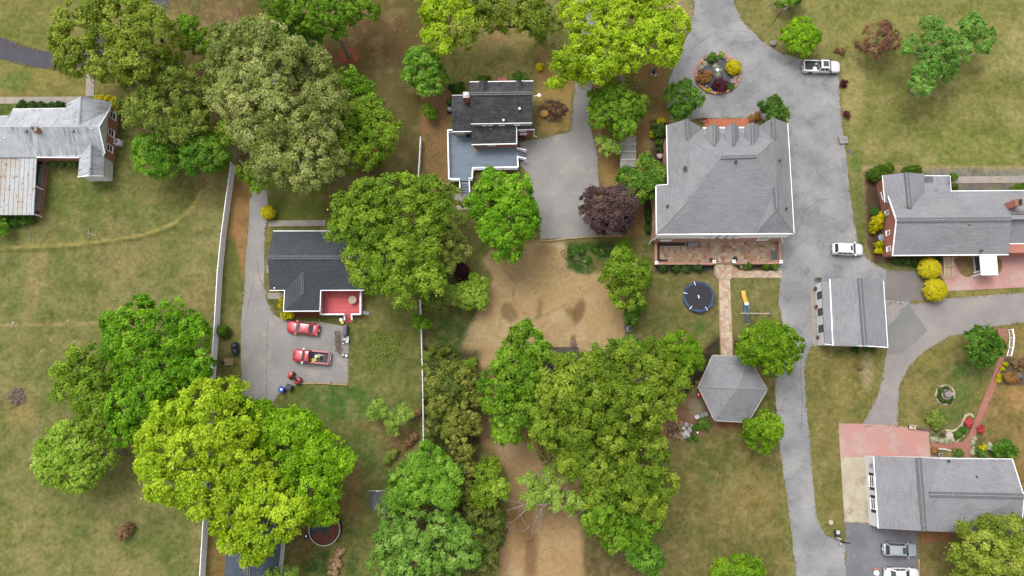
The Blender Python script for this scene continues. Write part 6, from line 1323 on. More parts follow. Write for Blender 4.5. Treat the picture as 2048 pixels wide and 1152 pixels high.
for x_, y_, r_, s_, lb in ((857, 705, 10, 'olive_thin', 'ragged shrub hugging the thin white fence at the head of the thicket'), (885, 705, 12, 'bamboo', 'low bush at the top of the thicket on the green strip'), (852, 790, 9, 'conifer_dark', 'dark scrub against the thin white fence halfway down the thicket'), (856, 875, 11, 'olive_thin', 'ragged shrub where the thin white fence ends'), (935, 730, 12, 'oak_green', 'small green bush on the dirt side of the thicket'), (830, 830, 9, 'brown_dry', 'brown scrub left of the thin white fence near the young trees'), (820, 880, 12, 'brown_dry', 'brown scrub on the leaf litter left of the thin white fence'), (1270, 600, 9, 'oak_green', 'leafy scrub right of the wire fence by the dirt lot'), (1262, 690, 9, 'hedge_green', 'dark scrub at the lower end of the wire fence'), (780, 910, 11, 'olive_thin', 'olive scrub on the leaf litter above the round green tree'), (1290, 690, 14, 'oak_green', 'green bush at the upper edge of the central wood')):
    sh('scrub_bush', lb, x_, y_, r_, s_, 1.3, extra=((x_ + r_ * .8, y_ - r_ * .5, r_ * .7), (x_ - r_ * .6, y_ + r_ * .8, r_ * .7)), lscale=.6)
# ------------------------------------------------------------------ fences
def vinyl_fence(name, label, pts, h, panel=2.4, th=.06):
    Q = [P(x, y) for x, y in pts]; root = thing(name, label, 'fence', Q[0]); pos = []
    for a, b_ in zip(Q[:-1], Q[1:]):
        n = max(1, round((b_ - a).length / panel)); pos += [a.lerp(b_, i / n) for i in range(n)]
    pos.append(Q[-1]); q = random.Random(4)
    for i, p in enumerate(pos):
        o = MB().box((p.x, p.y, h / 2 + .04), (.14, .14, h + .1)).box((p.x, p.y, h + .12), (.18, .18, .06), 0, .5).build('fence_post', VINYL, root)
    for a, b_ in zip(pos[:-1], pos[1:]):
        d = (b_ - a).normalized() * .075; z = Vector((0, 0, 1)); w = q.uniform(-.02, .02)
        pn = MB().bar(a + d + z * (h / 2 + w), b_ - d + z * (h / 2 + w), th, h - .25).build('fence_panel', VINYL, root)
        MB().bar(a + d + z * (h - .02 + w), b_ - d + z * (h - .02 + w), .1, .13).build('top_rail', VINYL, pn); MB().bar(a + d + z * .13, b_ - d + z * .13, .1, .12).build('bottom_rail', VINYL, pn)
    return root
vinyl_fence('vinyl_fence', 'long tall white vinyl fence along the left driveway', [(471, 334), (462, 400), (452, 475), (445, 545), (439, 650), (431, 755), (425, 860), (420, 1000), (416, 1060), (410, 1160), (404, 1260)], 1.85)
vinyl_fence('vinyl_fence', 'short white fence in the brown strip left of the blue grey deck', [(843, 281), (841, 320), (838, 362)], 1.3, 2.0)
vinyl_fence('vinyl_fence', 'thin white fence in the middle yard running down to the thicket', [(842, 603), (844, 660), (846, 720), (848, 800), (848.5, 880), (846, 912)], 1.2, 2.0)
WOODT = m_two('weathered_timber', (204, 176, 136), (176, 148, 112), 1.5, 9)
def edging(name, label, pts, seg=2.4, w=.18, h=.2, m=None, cat='edging'):
    Q = [P(x, y) for x, y in pts]; root = thing(name, label, cat, Q[0]); q = random.Random(len(pts))
    for a, b_ in zip(Q[:-1], Q[1:]):
        n = max(1, round((b_ - a).length / seg))
        for i in range(n):
            c, d_ = a.lerp(b_, i / n), a.lerp(b_, (i + .98) / n); o = Vector((q.uniform(-.04, .04), q.uniform(-.04, .04), h / 2)); MB().bar(c + o, d_ + o + Vector((q.uniform(-.05, .05), q.uniform(-.05, .05), 0)), w, h).build('timber', m or WOODT, root)
    return root
edging('timber_edging', 'tan timbers along the bottom of the middle driveway', [(1078, 483), (1110, 481), (1135, 478), (1170, 475), (1205, 472), (1244, 471)])
edging('timber_edging', 'tan timbers below the red pickup at the parking edge', [(606, 766), (630, 766), (662, 768), (695, 769)])
edging('timber_edging', 'pale timber beside the parked cars at the bottom right', [(1836, 1118), (1837, 1160)], 3)
edging('timber_edging', 'weathered timber edge of the firewood bed', [(1337, 836), (1337, 876)], 3, .14, .15, mat('brown_rail', (130, 84, 66)))
t = thing('wire_fence', 'low wire fence with thin posts at the right edge of the dirt lot', 'fence', P(1249, 622)); Q = [P(x, y) for x, y in ((1249, 620), (1249, 640), (1248, 655), (1250, 672), (1251, 692))]
for p in Q: MB().box((p.x, p.y, .55), (.09, .09, 1.1)).build('post', mat('old_post', (120, 104, 90)), t)
for z in (.3, .7, 1.05):
    mb = MB()
    for a, b_ in zip(Q[:-1], Q[1:]): mb.bar(a + Vector((0, 0, z)), b_ + Vector((0, 0, z)), .04, .04)
    mb.build('rail', mat('old_post', (120, 104, 90)), t)

# ------------------------------------------------------------------ vehicles
REDP = m_gloss('red_car_paint', (206, 62, 74), .28); REDD = m_gloss('dark_red_paint', (196, 58, 70), .28); WHT = m_gloss('white_car_paint', (248, 248, 250), .25); SILV = m_gloss('silver_car_paint', (176, 184, 188), .25, .15)
LAMP = m_gloss('lamp_glass', (226, 228, 232), .15); TAIL = m_gloss('tail_lamp', (190, 40, 44), .2); TYRE = BLACK; TRIM = mat('black_trim', (52, 52, 56), .6, .1)
def loft(stations, prof):
    mb = MB(); k = len(prof(*stations[0][1:]))
    for s_ in stations:
        for (y, z) in prof(*s_[1:]): mb.v.append((s_[0], y, z))
    for i in range(len(stations) - 1):
        for j in range(k - 1): mb.f.append([i * k + j, (i + 1) * k + j, (i + 1) * k + j + 1, i * k + j + 1])
        mb.f.append([i * k + k - 1, (i + 1) * k + k - 1, (i + 1) * k, i * k])
    mb.f.append(list(range(k))[::1]); mb.f.append([(len(stations) - 1) * k + j for j in reversed(range(k))])
    return mb
def bprof(w, zb, zt, crown=.05):
    h = zt - zb
    half = [(w * .9, zb), (w, zb + h * .22), (w, zb + h * .6), (w * .96, zb + h * .84), (w * .84, zt), (w * .45, zt + crown * .8)]
    return [(-a, b_) for a, b_ in half] + [(0, zt + crown)] + [(a, b_) for a, b_ in reversed(half)]
def lerp3(a, b_, t): return Vector(a).lerp(Vector(b_), t)
def quad_part(root, c4, m, name, off, shrink=(.06, .1)):
    """glass set in a cabin face: quad shrunk from the corners and pushed out along its normal"""
    a, b_, c, d_ = [Vector(x) for x in c4]; n = (b_ - a).cross(d_ - a).normalized(); su, sv = shrink
    f = lambda u, v: (a.lerp(b_, u)).lerp(d_.lerp(c, u), v)
    k = [f(su, sv), f(1 - su, sv), f(1 - su, 1 - sv), f(su, 1 - sv)]
    return MB().hexa([p - n * .02 for p in k], [p + n * off for p in k]).build(name, m, root, local=True)
def cabin(root, base, top, zb, zt, wb, wt, paint, glassrows, name='cabin', sunroof=None):
    """base/top: (x rear, x front)"""
    B = [(base[0], -wb, zb), (base[1], -wb, zb), (base[1], wb, zb), (base[0], wb, zb)]; T = [(top[0], -wt, zt), (top[1], -wt, zt), (top[1], wt, zt), (top[0], wt, zt)]
    mb = MB(); n = 6; rows = []
    for i in range(n + 1):                          # gently crowned roof
        u = i / n; x = top[0] + (top[1] - top[0]) * u; c = .05 * math.sin(math.pi * u)
        rows.append([(x, -wt, zt + c * .3), (x, -wt * .5, zt + .035 + c), (x, 0, zt + .045 + c), (x, wt * .5, zt + .035 + c), (x, wt, zt + c * .3)])
    for r in rows: mb.v += r
    for i in range(n):
        for j in range(4): mb.f.append([i * 5 + j, (i + 1) * 5 + j, (i + 1) * 5 + j + 1, i * 5 + j + 1])
    mb.hexa(B, T); mb.build(name, paint, root, smooth=False, local=True)
    quad_part(root, [B[1], B[2], T[2], T[1]], CARGLASS, 'windshield', .012, (.07, .06)); quad_part(root, [B[3], B[0], T[0], T[3]], CARGLASS, 'rear_window', .012, (.1, .1))
    for s in (0, 1):
        q4 = [B[0], B[1], T[1], T[0]] if s == 0 else [B[2], B[3], T[3], T[2]]; a, b_, c, d_ = [Vector(x) for x in q4]
        for (u0, u1) in glassrows:
            if s: u0, u1 = 1 - u1, 1 - u0
            quad_part(root, [a.lerp(b_, u0), a.lerp(b_, u1), d_.lerp(c, u1), d_.lerp(c, u0)], CARGLASS, 'side_window', .012, (.04, .14))
    if sunroof:
        x0, x1, w = sunroof; MB().box(((x0 + x1) / 2, 0, zt + .085), (x1 - x0, 2 * w, .04)).build('sunroof', CARGLASS, root, local=True)
def wheels(root, xs, y, r, w=.24, rim=None):
    for x in xs:
        for s in (-1, 1):
            mb = MB(); k = 16; n0 = 0
            for (yy, rr) in ((y - w, r * .95), (y - w * .8, r), (y - .03, r), (y, r * .93)):
                for m_ in range(k): t = 2 * math.pi * m_ / k; mb.v.append((x + rr * math.cos(t), s * yy, r + rr * math.sin(t)))
            for i in range(3):
                for m_ in range(k): mb.f.append([i * k + m_, i * k + (m_ + 1) % k, (i + 1) * k + (m_ + 1) % k, (i + 1) * k + m_])
            mb.f.append([m_ for m_ in range(k)]); mb.f.append([3 * k + m_ for m_ in range(k)])
            o = mb.build('wheel', TYRE, root, local=True)
            rm = MB(); rm.hexa([(x + r * .62 * math.cos(2 * math.pi * m_ / 12), s * (y - .02), r + r * .62 * math.sin(2 * math.pi * m_ / 12)) for m_ in range(12)], [(x + r * .5 * math.cos(2 * math.pi * m_ / 12), s * (y + .012), r + r * .5 * math.sin(2 * math.pi * m_ / 12)) for m_ in range(12)]); rm.build('rim', rim or CHROME, o, local=True)
def mirrors(root, x, y, z, paint, s_=1.0):
    for s in (-1, 1): MB().box((x, s * (y + .1), z), (.2 * s_, .24 * s_, .16 * s_), s * -.25).build('wing_mirror', paint, root, local=True)
def lamps(root, xf, xr, yf, yr, zf, zr_, w=.3):
    for s in (-1, 1):
        MB().box((xf - .1, s * yf * .95, zf - .03), (.26, w * .75, .14), s * -.6).build('headlight', LAMP, root, local=True); MB().box((xr, s * yr, zr_), (.2, w * .8, .2), s * .35).build('tail_light', TAIL, root, local=True)
def plate(root, x, z): MB().box((x, 0, z), (.03, .36, .14)).build('number_plate', WHITE, root, local=True)
def car(name, label, cat, px, py, deg, paint, kind, L=4.6, sunroof=None, roofp=None):
    p = P(px, py, .03); root = thing(name, label, cat, p, None, R(deg)); k = L / 4.6
    if kind == 'sedan':
        S = [(-2.3, .62, .42, .74), (-2.2, .78, .3, .9), (-1.95, .86, .22, .97), (-1.5, .9, .2, .98), (-.6, .915, .2, .95), (.6, .915, .2, .95), (1.2, .9, .2, .95), (1.7, .88, .21, .88), (2.05, .82, .25, .76), (2.22, .72, .3, .68), (2.32, .54, .36, .58)]
        base, top, zb, zt, wb, wt = (-1.72 * k, 1.02 * k), (-.98 * k, .22 * k), .95, 1.42, .82, .62; gl = [(.14, .5), (.5, .84)]; wy, wr = .925, .33
    else:
        S = [(-2.32, .7, .45, .95), (-2.25, .82, .32, 1.05), (-2.0, .88, .25, 1.08), (-1.4, .92, .22, 1.06), (0, .93, .22, 1.04), (1.0, .92, .22, 1.06), (1.5, .9, .23, 1.0), (1.95, .85, .27, .88), (2.2, .74, .33, .76), (2.32, .56, .4, .64)]
        base, top, zb, zt, wb, wt = (-2.12 * k, 1.1 * k), (-1.75 * k, .42 * k), 1.05, 1.62, .86, .7; gl = [(.07, .33), (.35, .6), (.62, .85)]; wy, wr = .94, .36
    loft([(x * k, *r) for x, *r in S], bprof).build('body', paint, root, smooth=True, local=True)
    MB().box((-2.26 * k, 0, .5), (.16, 1.3, .16)).build('rear_bumper', TRIM, root, local=True); MB().box((2.25 * k, 0, .5), (.16, .9, .12)).build('grille', TRIM, root, local=True)
    cabin(root, base, top, zb - .04, zt, wb, wt, roofp or paint, gl, sunroof=sunroof); wheels(root, (-1.35 * k, 1.42 * k), wy, wr); mirrors(root, base[1] - .18, wb + .02, zb + .08, paint); lamps(root, 2.08 * k, -2.14 * k, .64, .7, zb - .26, zb - .1)
    plate(root, -2.345 * k, .72)
    if kind == 'suv':
        for s in (-1, 1): MB().bar((top[0] + .1, s * wt * .98, zt + .06), (top[1] - .2, s * wt * .98, zt + .06), .05, .05).build('roof_rail', TRIM if paint is SILV else paint, root, local=True)
    return root
car('parked_car', 'red sedan parked nearest the charcoal roofed house', 'car', 608.5, 657.5, 173, REDP, 'sedan', 4.75)
car('parked_car', 'white compact SUV parked on the wide drive above the garage', 'car', 1691, 500.5, -2, WHT, 'suv', 4.6, (.0, .3, .36))
car('parked_car', 'silver SUV with dark glass parked below the lower right building', 'car', 1794, 1097, -2, SILV, 'suv', 4.75, (-.1, .38, .42))
car('parked_car', 'white sedan cut by the bottom edge of the photo', 'car', 1798, 1147, -1, WHT, 'sedan', 4.85, None)
BEDL = mat('bed_liner', (74, 80, 84), .7, .1)
def pickup(name, label, px, py, deg, paint, L, cabx, sunroof=None, load=None):
    p = P(px, py, .03); root = thing(name, label, 'pickup truck', p, None, R(deg)); h = L / 2; xb = cabx[0]
    S = [(xb - .02, .94, .38, 1.08), (0 if xb < 0 else xb + .3, .95, .36, 1.1), (cabx[1], .95, .36, 1.12), (h - 1.0, .95, .37, 1.1), (h - .5, .92, .4, 1.04), (h - .18, .84, .45, .94), (h, .7, .52, .8)]
    loft(S, bprof).build('body', paint, root, smooth=True, local=True)
    x0 = -h + .12; hb = MB()
    bd = tag(MB().box(((x0 + xb) / 2, 0, .7), (xb - x0, 1.5, .06)).build('bed_floor', BEDL, root, local=True))
    for s in (-1, 1):
        MB().box(((x0 + xb) / 2, s * .84, .74), (xb - x0 - .01, .2, .72)).build('bed_side', paint, root, local=True); MB().box(((x0 + xb) / 2, s * .735, .92), (xb - x0 - .2, .012, .36)).build('bed_lining', BEDL, root, local=True)
    MB().box((x0 - .03, 0, .76), (.1, 1.86, .66)).build('tailgate', paint, root, local=True); MB().box((-h, 0, .52), (.2, 1.7, .16)).build('rear_bumper', CHROME, root, local=True); MB().box((h - .04, 0, .6), (.14, 1.0, .2)).build('grille', TRIM, root, local=True); MB().box((xb - .05, 0, 1.08), (.08, 1.7, .1)).build('bed_rail', TRIM, root, local=True)
    cabin(root, (xb + .02, cabx[1]), (xb + .16, cabx[1] - .62), 1.06, 1.72, .86, .68, paint, [(.06, .42), (.46, .84)], sunroof=sunroof); wheels(root, (-h + 1.15, h - .95), .965, .4, .28); mirrors(root, cabx[1] - .25, .9, 1.2, TRIM if paint is WHT else LAMP, 1.2); lamps(root, h - .16, x0 - .02, .66, .84, .8, .86, .26); plate(root, -h - .11, .55)
    return root
pickup('pickup_truck', 'white crew cab pickup with an open bed by the oval driveway', 1639, 138, -2, WHT, 5.7, (-.55, 1.45), (-.15, .68, .42))
pickup('pickup_truck', 'red pickup with yellow tools in its bed beside the timber edge', 625.5, 714, 175, REDD, 5.4, (.0, 1.35))
def loc(px, py, deg, x, y, z): # local vehicle coordinates to world
    p = P(px, py, .03); c, s = math.cos(R(deg)), math.sin(R(deg)); return Vector((p.x + x * c - y * s, p.y + x * s + y * c, p.z + z))
YEL = mat('yellow_plastic', (222, 196, 60), .5)
t = thing('tool_case', 'yellow case lying nearest the cab in the red pickup bed', 'tool case', loc(625.5, 714, 175, -.5, .45, .74)); MB().box(loc(625.5, 714, 175, -.5, .45, .86), (.65, .5, .24), R(20)).build('case', YEL, t); MB().box(loc(625.5, 714, 175, -.5, .45, 1.0), (.2, .06, .05), R(20)).build('handle', BLACK, t)
t = thing('trimmer', 'yellow and black garden machine in the middle of the red pickup bed', 'garden machine', loc(625.5, 714, 175, -1.2, -.2, .74)); MB().box(loc(625.5, 714, 175, -1.2, -.15, .9), (.5, .38, .3), R(70), .8).build('engine', mat('olive_yellow', (184, 178, 60), .5), t); MB().bar(loc(625.5, 714, 175, -.9, -.4, .95), loc(625.5, 714, 175, -1.9, -.3, .95), .05, .05).build('shaft', VINYL, t); MB().lathe(loc(625.5, 714, 175, -.75, -.1, .75), [(.2, 0), (.2, .16)], 12).build('wheel', VINYL, t); MB().box(loc(625.5, 714, 175, -1.45, .15, .83), (.4, .3, .18), .4).build('guard', BLACK, t)
t = thing('bag', 'white sack at the near side of the white pickup bed', 'bag', loc(1639, 138, -2, -1.1, -.45, .73)); MB().rock(loc(1639, 138, -2, -1.1, -.45, .86), .38, 4, .45).build('sack', WHITE, t)
t = thing('bucket', 'pale bucket by the cab in the white pickup bed', 'bucket', loc(1639, 138, -2, -.95, .3, .73)); MB().lathe(loc(1639, 138, -2, -.95, .3, .73), [(.14, 0), (.18, .34), (.16, .35)], 14).build('pail', mat('cream_plastic', (214, 208, 190), .5), t)
# quad bike, mower, bins
RQ = m_gloss('red_plastic_body', (214, 44, 50), .35)
def quad(px, py, deg):
    p = P(px, py, .03); root = thing('quad_bike', 'red quad bike parked at the lower left of the parking area', 'quad bike', p, None, R(deg))
    wheels(root, (-.62, .64), .56, .29, .26, DARKMETAL)
    loft([(.4, .22, .45, .78), (.6, .52, .5, .8), (.95, .5, .5, .78), (1.05, .3, .5, .7)], bprof).build('front_fender', RQ, root, smooth=True, local=True); loft([(-1.0, .42, .5, .76), (-.85, .54, .5, .84), (-.45, .5, .52, .82), (-.2, .22, .5, .76)], bprof).build('rear_fender', RQ, root, smooth=True, local=True)
    loft([(-.75, .16, .7, .92), (-.4, .18, .66, .93), (.05, .14, .66, .88), (.2, .1, .66, .84)], bprof).build('seat', BLACK, root, smooth=True, local=True); MB().box((0, 0, .42), (1.2, .3, .3)).build('engine', DARKMETAL, root, local=True)
    MB().tube([(.38, -.42, 1.02), (.46, -.2, 1.0), (.46, .2, 1.0), (.38, .42, 1.02)], .025, 6).build('handlebar', BLACK, root, local=True); MB().tube([(.6, 0, .7), (.46, 0, 1.0)], .035, 6).build('steering_column', DARKMETAL, root, local=True)
    for x, w in ((.82, .36), (-.72, .4)):
        mb = MB()
        for i in range(4): mb.bar((x - .2, -w + i * w * .66, .93), (x + .2, -w + i * w * .66, .93), .025, .025)
        mb.bar((x - .2, -w, .93), (x - .2, w, .93), .025, .025).bar((x + .2, -w, .93), (x + .2, w, .93), .025, .025).build('rack', DARKMETAL, root, local=True)
    for s in (-1, 1): MB().box((1.02, s * .25, .74), (.08, .14, .1)).build('headlight', LAMP, root, local=True)
quad(591.5, 756.5, 142)
BLUE = mat('blue_bin_plastic', (30, 92, 190), .5, .06)
def bin_(label, px, py, deg, m_, mark=False):
    p = P(px, py, .0); root = thing('wheeled_bin', label, 'bin', p, None, R(deg)); MB().box((0, 0, .52), (.62, .68, .98), 0, 1.12).build('bin_body', m_, root, local=True); ld = MB().box((0, 0, 1.05), (.76, .84, .07), 0, .94).build('lid', m_, root, local=True); MB().box((-.42, 0, 1.0), (.06, .6, .05)).build('handle', m_, root, local=True)
    if mark: MB().box((.02, 0, 1.094), (.24, .24, .012)).build('white_mark', WHITE, ld, local=True)
    for s in (-1, 1):
        k = MB()
        for y in (s * .3, s * .36): k.v += [(-.36 + .13 * math.cos(a), y, .13 + .13 * math.sin(a)) for a in [i * math.pi / 5 for i in range(10)]]
        k.f = [list(range(10)), list(range(19, 9, -1))] + [[i, (i + 1) % 10, 10 + (i + 1) % 10, 10 + i] for i in range(10)]; k.build('bin_wheel', TYRE, root, local=True)
bin_('blue wheeled bin with a white mark beside the quad bike', 567, 779, -20, BLUE, True); bin_('dark wheeled bin right of the blue one', 581.5, 774.5, -20, mat('dark_bin_plastic', (72, 78, 82), .6))
t = thing('riding_mower', 'black riding mower parked by the left driveway', 'mower', P(472, 697), None, R(-82)); wheels(t, (-.55, .6), .48, .24, .22, DARKMETAL)
loft([(.05, .3, .4, .7), (.4, .32, .4, .85), (.85, .28, .42, .8), (1.0, .2, .45, .68)], bprof).build('hood', mat('black_metal', (56, 56, 66), .4), t, smooth=True, local=True); MB().box((0, 0, .25), (1.1, 1.15, .18)).build('mower_deck', BLACK, t, local=True); MB().box((-.5, 0, .62), (.5, .5, .14)).build('seat', mat('grey_seat', (100, 100, 112), .6), t, local=True); MB().box((-.75, 0, .85), (.1, .48, .4)).build('seat_back', mat('grey_seat', (100, 100, 112), .6), t, local=True); MB().lathe((-.1, 0, .92), [(.18, 0), (.2, .02), (.18, .04)], 14).build('steering_wheel', BLACK, t, local=True); MB().box((-.55, 0, .42), (.8, .6, .2)).build('rear_body', BLACK, t, local=True); MB().tube([(-.1, 0, .9), (.1, 0, .6)], .03, 6).build('steering_column', DARKMETAL, t, local=True)
t = thing('wooden_pallet', 'pale slatted pallet lying by the utility pole', 'pallet', P(458, 723.5), None, R(4))
for i in range(5): MB().box((0, -.42 + i * .21, .13), (1.25, .13, .03)).build('slat', m_two('pallet_wood', (206, 178, 150), (184, 152, 126), 2, 10), t, local=True)
for x in (-.55, 0, .55): MB().box((x, 0, .06), (.1, 1.0, .1)).build('bearer', WOODT, t, local=True)
t = thing('slatted_crate', 'grey slatted skid standing on the edge of the wide drive', 'skid', P(1685, 281), None, R(4)); GW = mat('grey_wood', (168, 164, 160), .85, .15)
for i in range(6): MB().box((0, -.5 + i * .2, .32), (1.35, .15, .04)).build('slat', GW, t, local=True)
for x in (-.55, .55): MB().box((x, 0, .15), (.12, 1.1, .28)).build('runner', GW, t, local=True)
MB().box((-.62, 0, .4), (.08, 1.15, .14)).build('end_board', GW, t, local=True)
# parking clutter
t = thing('covered_grill', 'long grill under a purple grey cover at the parking edge', 'grill', P(692.5, 662)); p = P(692.5, 662); CV = mat('purple_grey_cover', (122, 116, 132), .8, .1)
loft([(-.85, .22, .1, 1.0), (-.7, .34, .1, 1.1), (.6, .34, .1, 1.12), (.85, .2, .1, .95)], bprof).build('cover', CV, t, smooth=True, local=True); t.rotation_euler.z = R(86)
for s in (-1, 1): MB().box((.5, s * .34, .08), (.2, .08, .16)).build('wheel', BLACK, t, local=True)
for i, (x, y, r_, lb) in enumerate(((677, 667.5, 5, 'upper'), (676.5, 679, 14, 'second'), (677.5, 689, -3, 'third'), (678.5, 699.5, -28, 'lowest'))):
    t = thing('lawn_chair', lb + ' of four brown folding chairs lined up on the parking area', 'chair', P(x, y, .03), 'brown folding chairs on the parking area', R(r_)); WD = m_two('brown_slats', (150, 122, 106), (120, 96, 84), 2, 12)
    for k in range(4): MB().box((.02, -.27 + k * .18, .4), (.5, .1, .03)).build('seat_slat', WD, t, local=True)
    for k in range(3): MB().box((-.3, 0, .52 + k * .15), (.04, .62, .09)).build('back_slat', WD, t, local=True)
    for sx in (-.26, .26):
        for sy in (-.3, .3): MB().box((sx, sy, .2 if sx > 0 else .42), (.05, .05, .4 if sx > 0 else .84)).build('leg', WD, t, local=True)
    for sy in (-.34, .34): MB().box((.02, sy, .58), (.56, .06, .04)).build('armrest', WD, t, local=True)
t = thing('folding_table', 'pale folding table top leaning beside the covered grill', 'table', P(696, 680)); p = P(696, 680); MB().box((p.x, p.y, .5), (.45, .95, .05), R(-6)).build('table_top', mat('pale_grey_plastic', (212, 214, 218), .5), t)
for dx in (-.15, .15):
    for dy in (-.4, .4): MB().box((p.x + dx, p.y + dy, .24), (.04, .04, .48)).build('leg', DARKMETAL, t)
t = thing('generator', 'white and black machine standing left of the pale folding table', 'machine', P(690, 681)); p = P(690, 681); MB().box((p.x, p.y, .28), (.5, .7, .4)).build('frame', BLACK, t); MB().rock((p.x + .02, p.y + .1, .55), .26, 3).build('motor', mat('pale_metal', (206, 208, 214), .4), t); MB().lathe((p.x - .15, p.y - .35, .1), [(.14, 0), (.14, .3)], 12).build('tank', WHITE, t)
t = thing('pressure_washer', 'grey and white small engine at the lower right of the parking area', 'machine', P(690, 711)); p = P(690, 711); MB().box((p.x, p.y, .2), (.9, .4, .22), R(4)).build('frame', BLACK, t); MB().rock((p.x - .2, p.y, .42), .24, 8).build('motor', mat('pale_metal', (206, 208, 214), .4), t); MB().rock((p.x + .28, p.y - .05, .4), .22, 9).build('tank', WHITE, t); MB().bar((p.x - .6, p.y + .2, .5), (p.x - .3, p.y + .2, .9), .05, .05).build('handle', DARKMETAL, t)
for x, y, m_, lb in ((683, 640, WHITE, 'white bucket beside the red deck steps'), (686, 645.5, mat('yellow_tub', (226, 190, 84), .5), 'yellow tub beside the red deck steps')): t = thing('bucket', lb, 'bucket', P(x, y)); MB().lathe(P(x, y), [(.2, 0), (.25, .36), (.22, .37)], 14).build('pail', m_, t); MB().lathe(P(x, y) + Vector((0, 0, .37)), [(.25, 0), (.25, .03)], 14).build('lid', m_, t)

# ------------------------------------------------------------------ play equipment
t = thing('trampoline', 'round trampoline with blue rim pad and black mat', 'trampoline', P(1395, 595)); p = P(1395, 595); zt = .75
pad = MB(); k = 40; Ro, Ri = 2.35, 1.92; BL = m_two('blue_pad', (66, 92, 126), (50, 66, 96), 1, 8, .6)
for r, z in ((Ro, zt), (Ro - .05, zt + .06), (Ri + .05, zt + .06), (Ri, zt)):
    for m_ in range(k): a = 2 * math.pi * m_ / k; kk = 1 + .018 * math.sin(a * 8); pad.v.append((p.x + r * kk * math.cos(a), p.y + r * kk * math.sin(a), z))
for i in range(4):
    for m_ in range(k): i2 = (i + 1) % 4; m2 = (m_ + 1) % k; pad.f.append([i * k + m_, i * k + m2, i2 * k + m2, i2 * k + m_])
pad.build('rim_pad', BL, t); MB().lathe((p.x, p.y, zt), [(Ri + .02, -.01), (Ri + .02, .012)], 40).build('jump_mat', mat('black_mat', (50, 46, 54), .7, .08), t)
mk = t.children[-1]; MB().box((p.x - .02, p.y + .02, zt + .016), (.12, .5, .006), R(14)).build('white_mark', WHITE, mk)
for i in range(6):
    a = R(20 + 60 * i); MB().tube([(p.x + 2.25 * math.cos(a), p.y + 2.25 * math.sin(a), 0), (p.x + 2.25 * math.cos(a), p.y + 2.25 * math.sin(a), zt)], .04, 6).build('leg', DARKMETAL, t)
for a in (105, 165, 232, 300): a = R(a); u = Vector((math.cos(a), math.sin(a), 0)); MB().bar(p + u * 1.75 + Vector((0, 0, zt + .09)), p + u * 2.38 + Vector((0, 0, zt + .09)), .07, .04).build('strap', VINYL, t)
t = thing('play_set', 'play frame with yellow slide, blue ladders and pink top bar', 'play set', P(1495, 625)); SL = mat('yellow_slide', (232, 194, 92), .4, .06); BB = mat('blue_tube', (66, 130, 190), .4); PKB = mat('pale_pink_tube', (220, 196, 188), .5)
S = [(1486, 581, .15), (1487.5, 592, .35), (1491, 603, 1.1), (1493, 608, 1.5)]
for i in range(3):
    a0, b0 = P(S[i][0] - 4, S[i][1], S[i][2]), P(S[i][0] + 4, S[i][1], S[i][2]); a1, b1 = P(S[i + 1][0] - 4, S[i + 1][1], S[i + 1][2]), P(S[i + 1][0] + 4, S[i + 1][1], S[i + 1][2]); dz = Vector((0, 0, .04)); MB().hexa([a1 - dz, b1 - dz, b0 - dz, a0 - dz][::-1], [a1 + dz, b1 + dz, b0 + dz, a0 + dz][::-1]).build('slide', SL, t)
    for A_, B_ in ((a0, a1), (b0, b1)): MB().bar(A_ + dz * 2, B_ + dz * 2, .05, .14).build('slide_rim', SL, t)
a, b_ = P(1489, 605, 1.55), P(1497, 610, 1.55); MB().prism([(a.x, b_.y), (b_.x, b_.y), (b_.x, a.y), (a.x, a.y)], 1.5, 1.56).build('platform', VINYL, t)
for x in (1489.5, 1498.5): MB().tube([P(x, 609, 1.75), P(x + .3, 626, 1.95), P(x + 1, 647, .05)], .05, 6).build('ladder_rail', BB, t)
for i in range(11): y = 611 + i * 3.3; z = 1.75 + .2 * min(1, (y - 609) / 17) if y < 626 else 1.95 * (647 - y) / 21; MB().tube([P(1489.6, y, z), P(1498.8, y, z)], .035, 6).build('rung', BB, t)
MB().tube([P(1481, 626.5, 2.1), P(1540, 627, 2.1)], .06, 8).build('top_bar', PKB, t)
for x in (1483, 1537):
    for y in (619, 634): MB().tube([P(x, 626.7, 2.1), P(x + (2 if x > 1500 else -2), y, 0)], .045, 6).build('frame_leg', BB if x > 1500 else PKB, t)
MB().tube([P(1490, 648, .06), P(1500, 648, .06)], .04, 6).build('foot_bar', PKB, t)
for x in (1506, 1519, 1527): MB().tube([P(x, 627, 2.1), P(x, 627.3, .5)], .018, 5).build('swing_chain', VINYL, t)
for x in (1512.5,): MB().box(P(x, 627.3, .5), (.5, .2, .04)).build('swing_seat', BB, t)
t = thing('lawn_chair', 'pale blue folding chair beside the wire fence', 'chair', P(1258, 658)); p = P(1258, 658); PB = mat('pale_blue_metal', (152, 172, 204), .4)
for q4 in (((1250, 655), (1263, 652)), ((1252, 657), (1262, 664)), ((1250, 660), (1256, 664))): MB().bar(P(*q4[0], .5), P(*q4[1], .35), .1, .06).build('frame_tube', PB, t)
MB().bar(P(1252, 656, .42), P(1257, 659, .42), .5, .04).build('seat', PB, t); 
for x, y in ((1251, 655), (1262, 653), (1261, 663)): MB().tube([P(x, y, .5), P(x, y, 0)], .03, 5).build('leg', PB, t)

